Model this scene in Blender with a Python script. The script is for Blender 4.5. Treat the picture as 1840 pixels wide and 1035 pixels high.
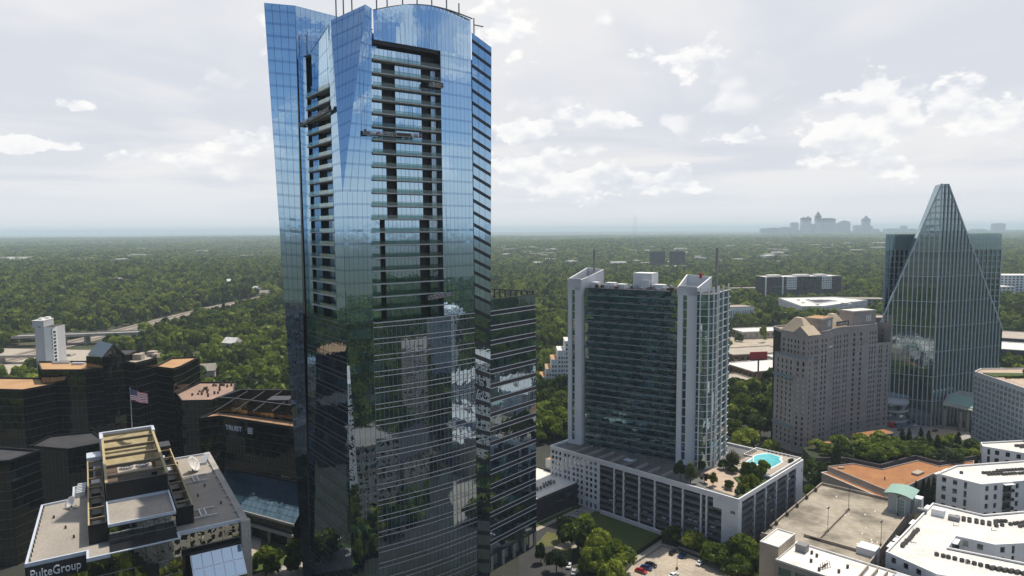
import bpy, bmesh, math, random
import numpy as np
from mathutils import Vector, Matrix, Euler
random.seed(7); RNG = np.random.default_rng(7)
scene = bpy.context.scene
for o in list(bpy.data.objects): bpy.data.objects.remove(o)
COL = scene.collection
R = math.radians
# ---------------- camera ----------------
CAMZ = 126.0
cd = bpy.data.cameras.new('camera'); cam = bpy.data.objects.new('camera', cd); COL.objects.link(cam)
cd.sensor_width = 36; cd.lens = 24.0; cd.clip_start = 1; cd.clip_end = 120000
cam.matrix_world = Matrix.Translation((0, 0, CAMZ)) @ Matrix.Rotation(R(90 - 4.87), 4, 'X') @ Matrix.Rotation(R(-0.38), 4, 'Z')
scene.camera = cam
# ---------------- sky, sun, exposure ----------------
SUN_EL, SUN_AZ = 66.0, 41.0          # azimuth to the right of the view direction (+Y)
sdir = Vector((math.sin(R(SUN_AZ)) * math.cos(R(SUN_EL)), math.cos(R(SUN_AZ)) * math.cos(R(SUN_EL)), math.sin(R(SUN_EL))))
W = bpy.data.worlds.new('World'); scene.world = W; W.use_nodes = True
def N(nt, t, **kw):
    n = nt.nodes.new(t)
    for k, v in kw.items():
        if k == 'ins':
            for a, b in v.items(): n.inputs[a].default_value = b
        else: setattr(n, k, v)
    return n
HEAPS = [(-0.575, 0.811, 0.106, 0.045, 0.011), (-0.463, 0.881, 0.095, 0.039, 0.007), (-0.418, 0.904, 0.086, 0.026, 0.006), (-0.358, 0.926, 0.116, 0.042, 0.016), (-0.531, 0.833, 0.153, 0.02, 0.007), (0.021, 0.99, 0.142, 0.049, 0.015), (0.232, 0.946, 0.227, 0.055, 0.021), (0.127, 0.98, 0.154, 0.057, 0.016), (0.298, 0.946, 0.124, 0.031, 0.013), (0.461, 0.872, 0.166, 0.037, 0.034), (0.437, 0.89, 0.127, 0.061, 0.037), (0.481, 0.867, 0.134, 0.029, 0.033), (0.531, 0.834, 0.151, 0.029, 0.031), (0.555, 0.822, 0.126, 0.045, 0.026), (-0.013, 0.963, 0.269, 0.049, 0.041), (0.033, 0.996, 0.082, 0.057, 0.033), (0.097, 0.993, 0.066, 0.065, 0.023), (0.214, 0.975, 0.064, 0.057, 0.018), (0.48, 0.874, 0.076, 0.049, 0.02)]
def build_world():
    nt = W.node_tree; nt.nodes.clear(); L = nt.links.new
    out = N(nt, 'ShaderNodeOutputWorld'); bg = N(nt, 'ShaderNodeBackground'); bg.inputs[1].default_value = 0.1
    sky = N(nt, 'ShaderNodeTexSky', sky_type='NISHITA', sun_disc=False, sun_elevation=R(SUN_EL), sun_rotation=R(SUN_AZ), altitude=300, air_density=1.0, dust_density=0.4, ozone_density=3.0)
    tc = N(nt, 'ShaderNodeTexCoord'); sep = N(nt, 'ShaderNodeSeparateXYZ'); L(tc.outputs['Generated'], sep.inputs[0])
    def math_(op, a, b=None, clamp=False):
        m = N(nt, 'ShaderNodeMath', operation=op); m.use_clamp = clamp
        for i, v in enumerate((a, b)):
            if v is None: continue
            if isinstance(v, (int, float)): m.inputs[i].default_value = v
            else: L(v, m.inputs[i])
        return m.outputs[0]
    def maprange(v, a, b, c=0., d=1.):
        m = N(nt, 'ShaderNodeMapRange', interpolation_type='SMOOTHSTEP')
        for i, k in ((1, a), (2, b), (3, c), (4, d)): m.inputs[i].default_value = k
        L(v, m.inputs[0]); return m.outputs[0]
    def mix(f, a, b):
        m = N(nt, 'ShaderNodeMix', data_type='RGBA')
        if isinstance(f, (int, float)): m.inputs[0].default_value = f
        else: L(f, m.inputs[0])
        for i, v in ((6, a), (7, b)):
            if isinstance(v, tuple): m.inputs[i].default_value = (*v, 1)
            else: L(v, m.inputs[i])
        return m.outputs[2]
    z = sep.outputs[2]
    # direction on a flat cloud deck
    zc = math_('ADD', math_('MAXIMUM', z, 0.0), 0.10)
    px = math_('DIVIDE', sep.outputs[0], zc); py = math_('DIVIDE', sep.outputs[1], zc)
    cmb = N(nt, 'ShaderNodeCombineXYZ'); L(px, cmb.inputs[0]); L(py, cmb.inputs[1])
    veil = N(nt, 'ShaderNodeTexNoise', ins={'Scale': 0.55, 'Detail': 4.0, 'Roughness': 0.55, 'Distortion': 0.6}); L(cmb.outputs[0], veil.inputs['Vector'])
    # haze and thin cloud are densest on the sun's side of the sky
    dot = N(nt, 'ShaderNodeVectorMath', operation='DOT_PRODUCT'); L(tc.outputs['Generated'], dot.inputs[0]); dot.inputs[1].default_value = (math.sin(R(12)), math.cos(R(12)), 0.25)
    side = maprange(dot.outputs['Value'], -0.15, 0.62)
    vf = math_('ADD', maprange(veil.outputs[0], 0.50, 0.78, 0.0, 0.65), math_('MULTIPLY', side, 1.0), True)
    hz = maprange(z, 0.02, 0.19, 0.85, 0.0)
    vf = math_('MAXIMUM', vf, hz)
    veilcol = mix(maprange(veil.outputs[0], 0.38, 0.62), (5.75, 6.0, 6.6), (7.2, 7.15, 7.2))
    veilcol = mix(maprange(z, 0.0, 0.10), (6.6, 6.8, 7.1), veilcol)
    c1 = mix(vf, sky.outputs[0], veilcol)
    # heaped cumulus low in the sky
    mp = N(nt, 'ShaderNodeMapping'); mp.inputs['Scale'].default_value = (1, 1, 1.75); mp.inputs['Location'].default_value = (3.1, 1.7, 0.4); L(tc.outputs['Generated'], mp.inputs['Vector'])
    big = N(nt, 'ShaderNodeTexNoise', ins={'Scale': 4.2, 'Detail': 2.0, 'Roughness': 0.5}); L(mp.outputs[0], big.inputs['Vector'])
    det = N(nt, 'ShaderNodeTexNoise', ins={'Scale': 11.0, 'Detail': 5.0, 'Roughness': 0.58}); L(mp.outputs[0], det.inputs['Vector'])
    s = math_('ADD', math_('MULTIPLY', big.outputs[0], 0.62), math_('MULTIPLY', det.outputs[0], 0.55))
    band = math_('MULTIPLY', maprange(z, 0.03, 0.09), maprange(z, 0.16, 0.60, 1.0, 0.25))
    s = math_('ADD', s, math_('MULTIPLY', math_('SUBTRACT', band, 1.0), 0.10))
    cf = maprange(s, 0.625, 0.69)
    # lit tops and grey undersides: compare with the noise a little lower down
    mp2 = N(nt, 'ShaderNodeMapping'); mp2.inputs['Location'].default_value = (0.0, 0.0, 0.035); L(mp.outputs[0], mp2.inputs['Vector'])
    det2 = N(nt, 'ShaderNodeTexNoise', ins={'Scale': 9.0, 'Detail': 2.0, 'Roughness': 0.5}); L(mp2.outputs[0], det2.inputs['Vector'])
    ccol = mix(maprange(det2.outputs[0], 0.42, 0.60), (8.7, 8.6, 8.5), (6.0, 6.2, 6.6))
    # single heaps of cumulus standing low over the horizon: centre, width, height as directions
    heap = None
    dn = N(nt, 'ShaderNodeTexNoise', ins={'Scale': 17.0, 'Detail': 6.0, 'Roughness': 0.60}); L(mp.outputs[0], dn.inputs['Vector'])
    for cx, cy_, cz, rx, rz in HEAPS:
        v1 = N(nt, 'ShaderNodeVectorMath', operation='SUBTRACT'); L(tc.outputs['Generated'], v1.inputs[0]); v1.inputs[1].default_value = (cx, cy_, cz)
        v2 = N(nt, 'ShaderNodeVectorMath', operation='MULTIPLY'); L(v1.outputs[0], v2.inputs[0]); v2.inputs[1].default_value = (1 / rx, 1 / rx, 1 / rz)
        ln = N(nt, 'ShaderNodeVectorMath', operation='LENGTH'); L(v2.outputs[0], ln.inputs[0])
        b = math_('SUBTRACT', 1.15, ln.outputs['Value']); heap = b if heap is None else math_('MAXIMUM', heap, b)
    hs = math_('ADD', math_('MULTIPLY', heap, 0.42), math_('MULTIPLY', math_('SUBTRACT', dn.outputs[0], 0.5), 1.9))
    hf = maprange(hs, 0.02, 0.19)
    mp3 = N(nt, 'ShaderNodeMapping'); mp3.inputs['Location'].default_value = (0.0, 0.0, 0.022); L(mp.outputs[0], mp3.inputs['Vector'])
    dn3 = N(nt, 'ShaderNodeTexNoise', ins={'Scale': 17.0, 'Detail': 2.0, 'Roughness': 0.55}); L(mp3.outputs[0], dn3.inputs['Vector'])
    hsh = maprange(math_('SUBTRACT', dn3.outputs[0], dn.outputs[0]), -0.12, 0.14)
    hcol = mix(hsh, (8.6, 8.5, 8.35), (6.5, 6.7, 7.1))
    c2 = mix(math_('MULTIPLY', cf, 0.6), c1, ccol); c2 = mix(math_('MULTIPLY', hf, 0.80), c2, hcol)
    L(c2, bg.inputs[0]); L(bg.outputs[0], out.inputs[0])
build_world()
sl = bpy.data.lights.new('sun', 'SUN'); sl.energy = 3.7; sl.angle = R(0.53); sl.color = (1.0, 0.935, 0.83)
so = bpy.data.objects.new('sun', sl); COL.objects.link(so); so.location = (0, 0, 400)
so.rotation_euler = (-sdir).to_track_quat('-Z', 'Y').to_euler()
scene.view_settings.view_transform = 'Standard'; scene.view_settings.look = 'None'
scene.view_settings.exposure = 0.30; scene.view_settings.gamma = 1.0
scene.render.engine = 'CYCLES'
cy = scene.cycles
cy.use_denoising = True; cy.max_bounces = 5; cy.diffuse_bounces = 3; cy.glossy_bounces = 3; cy.transmission_bounces = 4; cy.transparent_max_bounces = 12; cy.volume_bounces = 1
cy.caustics_reflective = False; cy.caustics_refractive = False; cy.sample_clamp_indirect = 6.0

# ---------------- helpers ----------------
def prop(o, label=None, cat=None, group=None, kind=None):
    if label: o['label'] = label
    if cat: o['category'] = cat
    if group: o['group'] = group
    if kind: o['kind'] = kind
    return o
def link(o, parent=None):
    COL.objects.link(o)
    if parent is not None: o.parent = parent
    return o
def thing(name, label, cat, loc=(0, 0, 0), deg=0., group=None):
    o = bpy.data.objects.new(name, None); o.empty_display_size = 1
    o.location = loc; o.rotation_euler = (0, 0, R(deg)); COL.objects.link(o)
    prop(o, label, cat, group); return o
def mesh(name, v, f, mat, parent=None, smooth=False):
    m = bpy.data.meshes.new(name); m.from_pydata([tuple(map(float, p)) for p in v], [], f); m.update()
    m.materials.append(mat)
    if smooth: m.polygons.foreach_set('use_smooth', [True] * len(m.polygons))
    return link(bpy.data.objects.new(name, m), parent)
CUBEV = [(-.5, -.5, -.5), (.5, -.5, -.5), (.5, .5, -.5), (-.5, .5, -.5), (-.5, -.5, .5), (.5, -.5, .5), (.5, .5, .5), (-.5, .5, .5)]
CUBEF = [(0, 3, 2, 1), (4, 5, 6, 7), (0, 1, 5, 4), (1, 2, 6, 5), (2, 3, 7, 6), (3, 0, 4, 7)]
_uc = {}
def box(name, x0, x1, y0, y1, z0, z1, mat, parent=None, rz=0., rx=0., ry=0.):
    """leaf box: shared unit cube, scaled"""
    if mat.name not in _uc:
        m = bpy.data.meshes.new('block'); m.from_pydata(CUBEV, [], CUBEF); m.materials.append(mat); _uc[mat.name] = m
    o = bpy.data.objects.new(name, _uc[mat.name]); o.location = ((x0 + x1) / 2, (y0 + y1) / 2, (z0 + z1) / 2)
    o.scale = (abs(x1 - x0), abs(y1 - y0), abs(z1 - z0)); o.rotation_euler = (rx, ry, rz)
    return link(o, parent)
def prism(name, pts, z0, z1, mat, parent=None, top=None, cap=True):
    """polygon pts (ccw) extruded; z1 / z0 may be lists"""
    n = len(pts); za = z0 if isinstance(z0, (list, tuple)) else [z0] * n; zb = z1 if isinstance(z1, (list, tuple)) else [z1] * n
    tp = top or pts
    v = [(p[0], p[1], za[i]) for i, p in enumerate(pts)] + [(p[0], p[1], zb[i]) for i, p in enumerate(tp)]
    f = [(i, (i + 1) % n, n + (i + 1) % n, n + i) for i in range(n)]
    if cap: f += [tuple(range(n, 2 * n)), tuple(reversed(range(n)))]
    return mesh(name, v, f, mat, parent)
def parapet(name, pts, z0, z1, t, mat, parent=None, closed=True):
    """wall of thickness t along the inside of a ccw polygon"""
    n = len(pts); P = [Vector(p) for p in pts]; inn = []
    for i in range(n):
        a, b, c = P[i - 1], P[i], P[(i + 1) % n]
        if not closed and i == 0: a = b - (c - b)
        if not closed and i == n - 1: c = b + (b - a)
        d1 = (b - a).normalized(); d2 = (c - b).normalized()
        n1 = Vector((-d1.y, d1.x)); n2 = Vector((-d2.y, d2.x)); m = (n1 + n2); m = m / max(0.3, m.dot(n1))
        inn.append(b + m * t)
    v = []; 
    for z in (z0, z1):
        for q in P: v.append((q.x, q.y, z))
        for q in inn: v.append((q.x, q.y, z))
    f = []
    for i in range(n if closed else n - 1):
        j = (i + 1) % n
        f += [(i, j, 2 * n + j, 2 * n + i), (n + j, n + i, 3 * n + i, 3 * n + j), (2 * n + i, 2 * n + j, 3 * n + j, 3 * n + i)]
    if not closed:
        f += [(0, 2 * n, 3 * n, n), (n - 1, 2 * n - 1, 4 * n - 1, 3 * n - 1)]
    return mesh(name, v, f, mat, parent)
class Acc:
    """collects boxes / quads into one mesh"""
    def __init__(s): s.v = []; s.f = []
    def quad(s, *q):
        n = len(s.v); s.v += [tuple(p) for p in q]; s.f.append(tuple(range(n, n + len(q))))
    def box(s, x0, x1, y0, y1, z0, z1, rz=0., M=None):
        n = len(s.v); cx, cy_, cz = (x0 + x1) / 2, (y0 + y1) / 2, (z0 + z1) / 2; c, sn = math.cos(rz), math.sin(rz)
        for a, b, d in CUBEV:
            x, y, z = a * (x1 - x0), b * (y1 - y0), d * (z1 - z0); p = Vector((cx + x * c - y * sn, cy_ + x * sn + y * c, cz + z))
            s.v.append(tuple(M @ p) if M else tuple(p))
        s.f += [tuple(n + i for i in q) for q in CUBEF]
    def bar(s, a, b, w, h=None, up=(0, 0, 1)):
        a, b = Vector(a), Vector(b); d = (b - a); L = d.length; d.normalize(); u = Vector(up)
        if abs(d.dot(u)) > .98: u = Vector((1, 0, 0))
        sd = d.cross(u).normalized() * w / 2; u2 = sd.cross(d).normalized() * (h or w) / 2; n = len(s.v)
        for p in (a, b):
            for q in (-sd - u2, sd - u2, sd + u2, -sd + u2): s.v.append(tuple(p + q))
        s.f += [tuple(n + i for i in q) for q in ((0, 1, 2, 3), (7, 6, 5, 4), (0, 4, 5, 1), (1, 5, 6, 2), (2, 6, 7, 3), (3, 7, 4, 0))]
    def tube(s, a, b, r0, r1, k=8, caps=True):
        a, b = Vector(a), Vector(b); d = (b - a).normalized(); u = Vector((0, 0, 1)) if abs(d.z) < .95 else Vector((1, 0, 0))
        e1 = d.cross(u).normalized(); e2 = d.cross(e1); n = len(s.v)
        for p, r in ((a, r0), (b, r1)):
            for i in range(k):
                t = 2 * math.pi * i / k; s.v.append(tuple(p + e1 * math.cos(t) * r + e2 * math.sin(t) * r))
        s.f += [(n + i, n + k + i, n + k + (i + 1) % k, n + (i + 1) % k) for i in range(k)]
        if caps: s.f += [tuple(n + i for i in range(k)), tuple(n + 2 * k - 1 - i for i in range(k))]
    def build(s, name, mat, parent=None, kind=None, smooth=False):
        if not s.f: return None
        o = mesh(name, s.v, s.f, mat, parent, smooth)
        if kind: o['kind'] = kind
        return o
def emit(root, quads, name, limit=300):
    """quads: list of (4 points in root space, material). The largest in view become single parts, the rest one part"""
    M = Matrix.LocRotScale(root.location, root.rotation_euler, None); C = Vector((0, 0, CAMZ)); sc = []
    for q, m in quads:
        a, b, c, d = [M @ Vector(p) for p in q]; nn = (b - a).cross(d - a); mid = (a + c) / 2; v = C - mid
        dep = max(mid.y, 1.)
        infr = abs(mid.x) / dep < .78
        sc.append(max(0., nn.dot(v)) / max(v.length, 1.) ** 3 * (1 if infr and mid.y > 5 else 0))
    order = sorted(range(len(quads)), key=lambda i: -sc[i]); rest = {}
    for k, i in enumerate(order):
        q, m = quads[i]
        if k < limit and sc[i] > 0: mesh(name, q, [(0, 1, 2, 3)], m, root)
        else: rest.setdefault(m.name, (m, Acc()))[1].quad(*q)
    for m, a in rest.values(): a.build(name + '_field', m, root, 'stuff')
def lerp3(a, b, t): return tuple(a[i] + (b[i] - a[i]) * t for i in range(3))
def patch(a, b, c, d):
    """bilinear patch: a bottom left, b bottom right, c top right, d top left"""
    a, b, c, d = map(Vector, (a, b, c, d)); n = ((b - a) + (c - d)).cross((d - a) + (c - b)).normalized()
    def f(u, v, o=0.): return a.lerp(b, u).lerp(d.lerp(c, u), v) + n * o
    return f
BACKING = None
def curtain(Q, TR, f, nb, rows, mats, jit=0.0013, gap=.02, wid=None, trim=None, tw=.16, tm=None, vert=None):
    """mirror glass on a patch: Q gets pane quads, TR gets trim quads; rows=[(v0,v1,key)]"""
    if BACKING is not None:
        for k in range(6): BACKING.quad(f(0, k / 6, -.1), f(1, k / 6, -.1), f(1, (k + 1) / 6, -.1), f(0, (k + 1) / 6, -.1))
    for v0, v1, key in rows:
        for i in range(nb):
            u0, u1 = i / nb, (i + 1) / nb; g = gap / nb
            w = (f(u1, v0) - f(u0, v0)).length
            j = [random.gauss(0, jit) * max(w, 1.) for _ in range(3)]
            q = [f(u0 + g, v0, j[0]), f(u1 - g, v0, j[1]), f(u1 - g, v1, j[1] + j[2] - j[0]), f(u0 + g, v1, j[2])]
            mk = mats[key]; Q.append(([tuple(p) for p in q], mk if not isinstance(mk, (list, tuple)) else random.choice(mk)))
    if trim:
        for vv in trim:
            h = (f(0, 1) - f(0, 0)).length; dv = tw / h
            TR.append(([tuple(f(0, vv, .14)), tuple(f(1, vv, .14)), tuple(f(1, vv + dv, .14)), tuple(f(0, vv + dv, .14))], tm))
def wall_face(Q, A, O, U, wins, wd, z0, z1, depth=.3, pm=None):
    """wall with real openings. O: left bottom corner (x,y), U: unit (x,y) to the right seen from outside, wins: (u0,u1,z0,z1[,mat])"""
    O = Vector((O[0], O[1], 0)); U3 = Vector((U[0], U[1], 0)).normalized(); n = Vector((U3.y, -U3.x, 0))
    us = sorted({0., wd, *[round(w[0], 3) for w in wins], *[round(w[1], 3) for w in wins]}); zs = sorted({z0, z1, *[round(w[2], 3) for w in wins], *[round(w[3], 3) for w in wins]})
    ws = {}
    for w in wins: ws[(round(w[0], 3), round(w[2], 3))] = w
    def pt(u, z, d=0.): 
        p = O + U3 * u - n * d; return (p.x, p.y, z)
    cov = set()
    for w in wins:
        for i in range(len(us) - 1):
            if us[i] >= round(w[0], 3) and us[i + 1] <= round(w[1], 3):
                for j in range(len(zs) - 1):
                    if zs[j] >= round(w[2], 3) and zs[j + 1] <= round(w[3], 3): cov.add((i, j))
        a, b, c, d = w[:4]
        A.quad(pt(a, c), pt(b, c), pt(b, c, depth), pt(a, c, depth)); A.quad(pt(a, d, depth), pt(b, d, depth), pt(b, d), pt(a, d))
        A.quad(pt(a, c, depth), pt(a, d, depth), pt(a, d), pt(a, c)); A.quad(pt(b, c), pt(b, d), pt(b, d, depth), pt(b, c, depth))
        m = w[4] if len(w) > 4 else pm
        if m is not None: Q.append(([pt(a, c, depth - .01), pt(b, c, depth - .01), pt(b, d, depth - .01), pt(a, d, depth - .01)], m))
    for j in range(len(zs) - 1):
        i = 0
        while i < len(us) - 1:
            if (i, j) in cov: i += 1; continue
            k = i
            while k < len(us) - 1 and (k, j) not in cov: k += 1
            A.quad(pt(us[i], zs[j]), pt(us[k], zs[j]), pt(us[k], zs[j + 1]), pt(us[i], zs[j + 1])); i = k
def grid_wins(u0, u1, nu, ww, zs, wh, mat=None):
    out = []
    for z in zs:
        for i in range(nu):
            c = u0 + (u1 - u0) * (i + .5) / nu
            out.append((c - ww / 2, c + ww / 2, z, z + wh) + ((mat,) if mat else ()))
    return out
def copy_tree(root, loc, deg=None, scale=None, label=None, group=None):
    r = root.copy(); COL.objects.link(r); r.location = loc
    if deg is not None: r.rotation_euler = (0, 0, R(deg))
    if scale is not None: r.scale = scale if isinstance(scale, tuple) else (scale,) * 3
    if label: r['label'] = label
    if group: r['group'] = group
    for ch in KIDS[root.name]:
        c = ch.copy(); c.parent = r; COL.objects.link(c)
        for g in KIDS.get(ch.name, ()):
            d = g.copy(); d.parent = c; COL.objects.link(d)
    return r
KIDS = {}
def kids(root):
    KIDS[root.name] = list(root.children)
    for c in root.children: KIDS[c.name] = list(c.children)

# ---------------- materials ----------------
MAT = {}
def newmat(name):
    m = bpy.data.materials.new(name); m.use_nodes = True; nt = m.node_tree; nt.nodes.clear(); MAT[name] = m
    out = N(nt, 'ShaderNodeOutputMaterial'); return m, nt, out
def posnoise(nt, scale, detail=4., rough=.55, dist=0.):
    g = N(nt, 'ShaderNodeNewGeometry'); n = N(nt, 'ShaderNodeTexNoise', ins={'Scale': scale, 'Detail': detail, 'Roughness': rough, 'Distortion': dist})
    nt.links.new(g.outputs['Position'], n.inputs['Vector']); return n
def ramp(nt, src, stops):
    r = N(nt, 'ShaderNodeValToRGB'); e = r.color_ramp.elements
    while len(e) < len(stops): e.new(.5)
    for k, (p, c) in zip(e, stops): k.position = p; k.color = (*c, 1)
    nt.links.new(src, r.inputs[0]); return r.outputs[0]
def surf(name, c1, c2=None, scale=.25, rough=.85, spec=.25, detail=6., p=(.35, .68), metallic=0., bump=0., bscale=3., fine=None):
    """mottled matt surface"""
    m, nt, out = newmat(name); b = N(nt, 'ShaderNodeBsdfPrincipled', ins={'Roughness': rough, 'Metallic': metallic, 'Specular IOR Level': spec}); L = nt.links.new
    c2 = c2 or tuple(x * .8 for x in c1)
    n = posnoise(nt, scale, detail); col = ramp(nt, n.outputs[0], [(p[0], c1), (p[1], c2)])
    if fine:
        n2 = posnoise(nt, fine, 3.); mx = N(nt, 'ShaderNodeMix', data_type='RGBA', blend_type='MULTIPLY'); mx.inputs[0].default_value = .55
        L(col, mx.inputs[6]); L(ramp(nt, n2.outputs[0], [(.3, (.62, .62, .62)), (.7, (1.12, 1.12, 1.12))]), mx.inputs[7]); col = mx.outputs[2]
    L(col, b.inputs['Base Color'])
    if bump:
        n3 = posnoise(nt, bscale, 4.); bp = N(nt, 'ShaderNodeBump', ins={'Strength': bump, 'Distance': .1}); L(n3.outputs[0], bp.inputs['Height']); L(bp.outputs[0], b.inputs['Normal'])
    L(b.outputs[0], out.inputs[0]); return m
def glass(name, tint, refl, base, base2=None, wob=.03, wscale=.35, rough=.008, cell=(3.2, 3.2, 4.2), thr=.75, fr=.35):
    """coated mirror glass over a dim interior"""
    m, nt, out = newmat(name); L = nt.links.new
    d = N(nt, 'ShaderNodeBsdfPrincipled', ins={'Roughness': .35, 'Specular IOR Level': 0.0, 'Base Color': (*base, 1)})
    if base2:
        g = N(nt, 'ShaderNodeNewGeometry'); sn = N(nt, 'ShaderNodeVectorMath', operation='SNAP'); sn.inputs[1].default_value = cell; L(g.outputs['Position'], sn.inputs[0])
        wn = N(nt, 'ShaderNodeTexWhiteNoise', noise_dimensions='3D'); L(sn.outputs[0], wn.inputs[0])
        L(ramp(nt, wn.outputs[0], [(0, base), (thr, base), (1., base2)]), d.inputs['Base Color'])
    gl = N(nt, 'ShaderNodeBsdfGlossy', ins={'Roughness': rough, 'Color': (*tint, 1)})
    n = posnoise(nt, wscale, 2.); bp = N(nt, 'ShaderNodeBump', ins={'Strength': 1.0, 'Distance': wob}); L(n.outputs[0], bp.inputs['Height']); L(bp.outputs[0], gl.inputs['Normal'])
    lw = N(nt, 'ShaderNodeLayerWeight', ins={'Blend': .35}); mr = N(nt, 'ShaderNodeMapRange'); mr.inputs[3].default_value = refl; mr.inputs[4].default_value = min(1., refl + fr); L(lw.outputs['Fresnel'], mr.inputs[0])
    mx = N(nt, 'ShaderNodeMixShader'); L(mr.outputs[0], mx.inputs[0]); L(d.outputs[0], mx.inputs[1]); L(gl.outputs[0], mx.inputs[2]); L(mx.outputs[0], out.inputs[0]); return m
def clearglass(name, tint=(.75, .88, .86), op=.25):
    m, nt, out = newmat(name); L = nt.links.new
    t = N(nt, 'ShaderNodeBsdfTransparent', ins={'Color': (*tint, 1)}); gl = N(nt, 'ShaderNodeBsdfGlossy', ins={'Roughness': .02, 'Color': (.9, 1, 1, 1)}); mx = N(nt, 'ShaderNodeMixShader', ins={0: op})
    L(t.outputs[0], mx.inputs[1]); L(gl.outputs[0], mx.inputs[2]); L(mx.outputs[0], out.inputs[0]); return m
def leafmat(name, c1, c2, c3, var=.5):
    m, nt, out = newmat(name); L = nt.links.new
    n = posnoise(nt, .16, 3.); n2 = posnoise(nt, 1.1, 2.); oi = N(nt, 'ShaderNodeObjectInfo')
    a = N(nt, 'ShaderNodeMath', operation='MULTIPLY_ADD', ins={1: .52, 2: -.26}); L(oi.outputs['Random'], a.inputs[0])
    s = N(nt, 'ShaderNodeMath', operation='ADD'); L(n.outputs[0], s.inputs[0]); L(a.outputs[0], s.inputs[1])
    s2 = N(nt, 'ShaderNodeMath', operation='MULTIPLY_ADD', ins={1: .3, 2: -.15}); L(n2.outputs[0], s2.inputs[0])
    s3 = N(nt, 'ShaderNodeMath', operation='ADD'); L(s.outputs[0], s3.inputs[0]); L(s2.outputs[0], s3.inputs[1])
    nb_ = posnoise(nt, .009, 3.); s4 = N(nt, 'ShaderNodeMath', operation='MULTIPLY_ADD', ins={1: .55, 2: -.275}); L(nb_.outputs[0], s4.inputs[0]); s5 = N(nt, 'ShaderNodeMath', operation='ADD'); L(s3.outputs[0], s5.inputs[0]); L(s4.outputs[0], s5.inputs[1]); s3 = s5
    col = ramp(nt, s3.outputs[0], [(.28, c1), (.5, c2), (.74, c3)])
    d = N(nt, 'ShaderNodeBsdfDiffuse'); t = N(nt, 'ShaderNodeBsdfTranslucent'); mx = N(nt, 'ShaderNodeMixShader', ins={0: .40}); gl = N(nt, 'ShaderNodeBsdfGlossy', ins={'Roughness': .5, 'Color': (.5, .5, .45, 1)}); mg = N(nt, 'ShaderNodeMixShader', ins={0: .03})
    L(col, d.inputs[0]); L(col, t.inputs[0]); L(d.outputs[0], mx.inputs[1]); L(t.outputs[0], mx.inputs[2]); L(mx.outputs[0], mg.inputs[1]); L(gl.outputs[0], mg.inputs[2]); L(mg.outputs[0], out.inputs[0]); return m
def plain(name, c, rough=.6, metallic=0., spec=.3):
    m, nt, out = newmat(name); b = N(nt, 'ShaderNodeBsdfPrincipled', ins={'Base Color': (*c, 1), 'Roughness': rough, 'Metallic': metallic, 'Specular IOR Level': spec})
    n = posnoise(nt, 1.3, 4.); nt.links.new(ramp(nt, n.outputs[0], [(.3, tuple(x * .88 for x in c)), (.7, tuple(min(1, x * 1.08) for x in c))]), b.inputs['Base Color'])
    nt.links.new(b.outputs[0], out.inputs[0]); return m
G_TOWER = glass('tower_glass', (.60, .81, 1.0), .68, (.010, .026, .055), (.16, .20, .21), thr=.85, wob=.012)
G_SPAN = glass('tower_spandrel_glass', (.52, .73, .98), .58, (.010, .017, .030), wob=.012)
G_LOW = glass('tower_office_glass', (.66, .83, 1.0), .37, (.005, .014, .027), (.035, .085, .095), wob=.022, thr=.66)
G_LOWS = glass('tower_office_spandrel', (.66, .80, .95), .34, (.008, .012, .020))
G_LSPAN = surf('tower_dark_spandrel', (.030, .033, .045), (.022, .024, .034), rough=.25, spec=.5)
G_BLACK = glass('black_glass', (.74, .72, .70), .15, (.001, .0015, .002), wob=.03, fr=.12)
G_CONDO = glass('condo_glass', (.66, .90, .86), .46, (.008, .024, .026), (.07, .13, .12), thr=.55)
G_CONDO2 = glass('condo_green_glass', (.62, .78, .82), .42, (.02, .075, .08), (.06, .15, .15), thr=.5)
G_WIN = glass('window_glass', (.7, .8, .85), .22, (.008, .010, .013), (.05, .05, .05), cell=(1.7, 1.7, 3.1), thr=.7)
G_PYR = glass('pyramid_glass', (.70, .84, .88), .34, (.015, .028, .034), wob=.02)
G_CROWN = glass('crown_glass', (.80, .95, .95), .30, (.30, .42, .42), wob=.02)
CLEAR = clearglass('railing_glass')
CLEARG = clearglass('green_railing_glass', (.66, .76, .74), .05)
M_WHITE = surf('white_paint', (.80, .79, .77), (.72, .71, .69), scale=.12, rough=.7)
M_WHITE2 = surf('white_panel', (.78, .77, .76), (.70, .69, .69), scale=.3, rough=.7)
M_ROOFW = surf('white_roof', (.74, .72, .68), (.60, .57, .52), scale=.10, rough=.8, p=(.45, .78))
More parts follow.
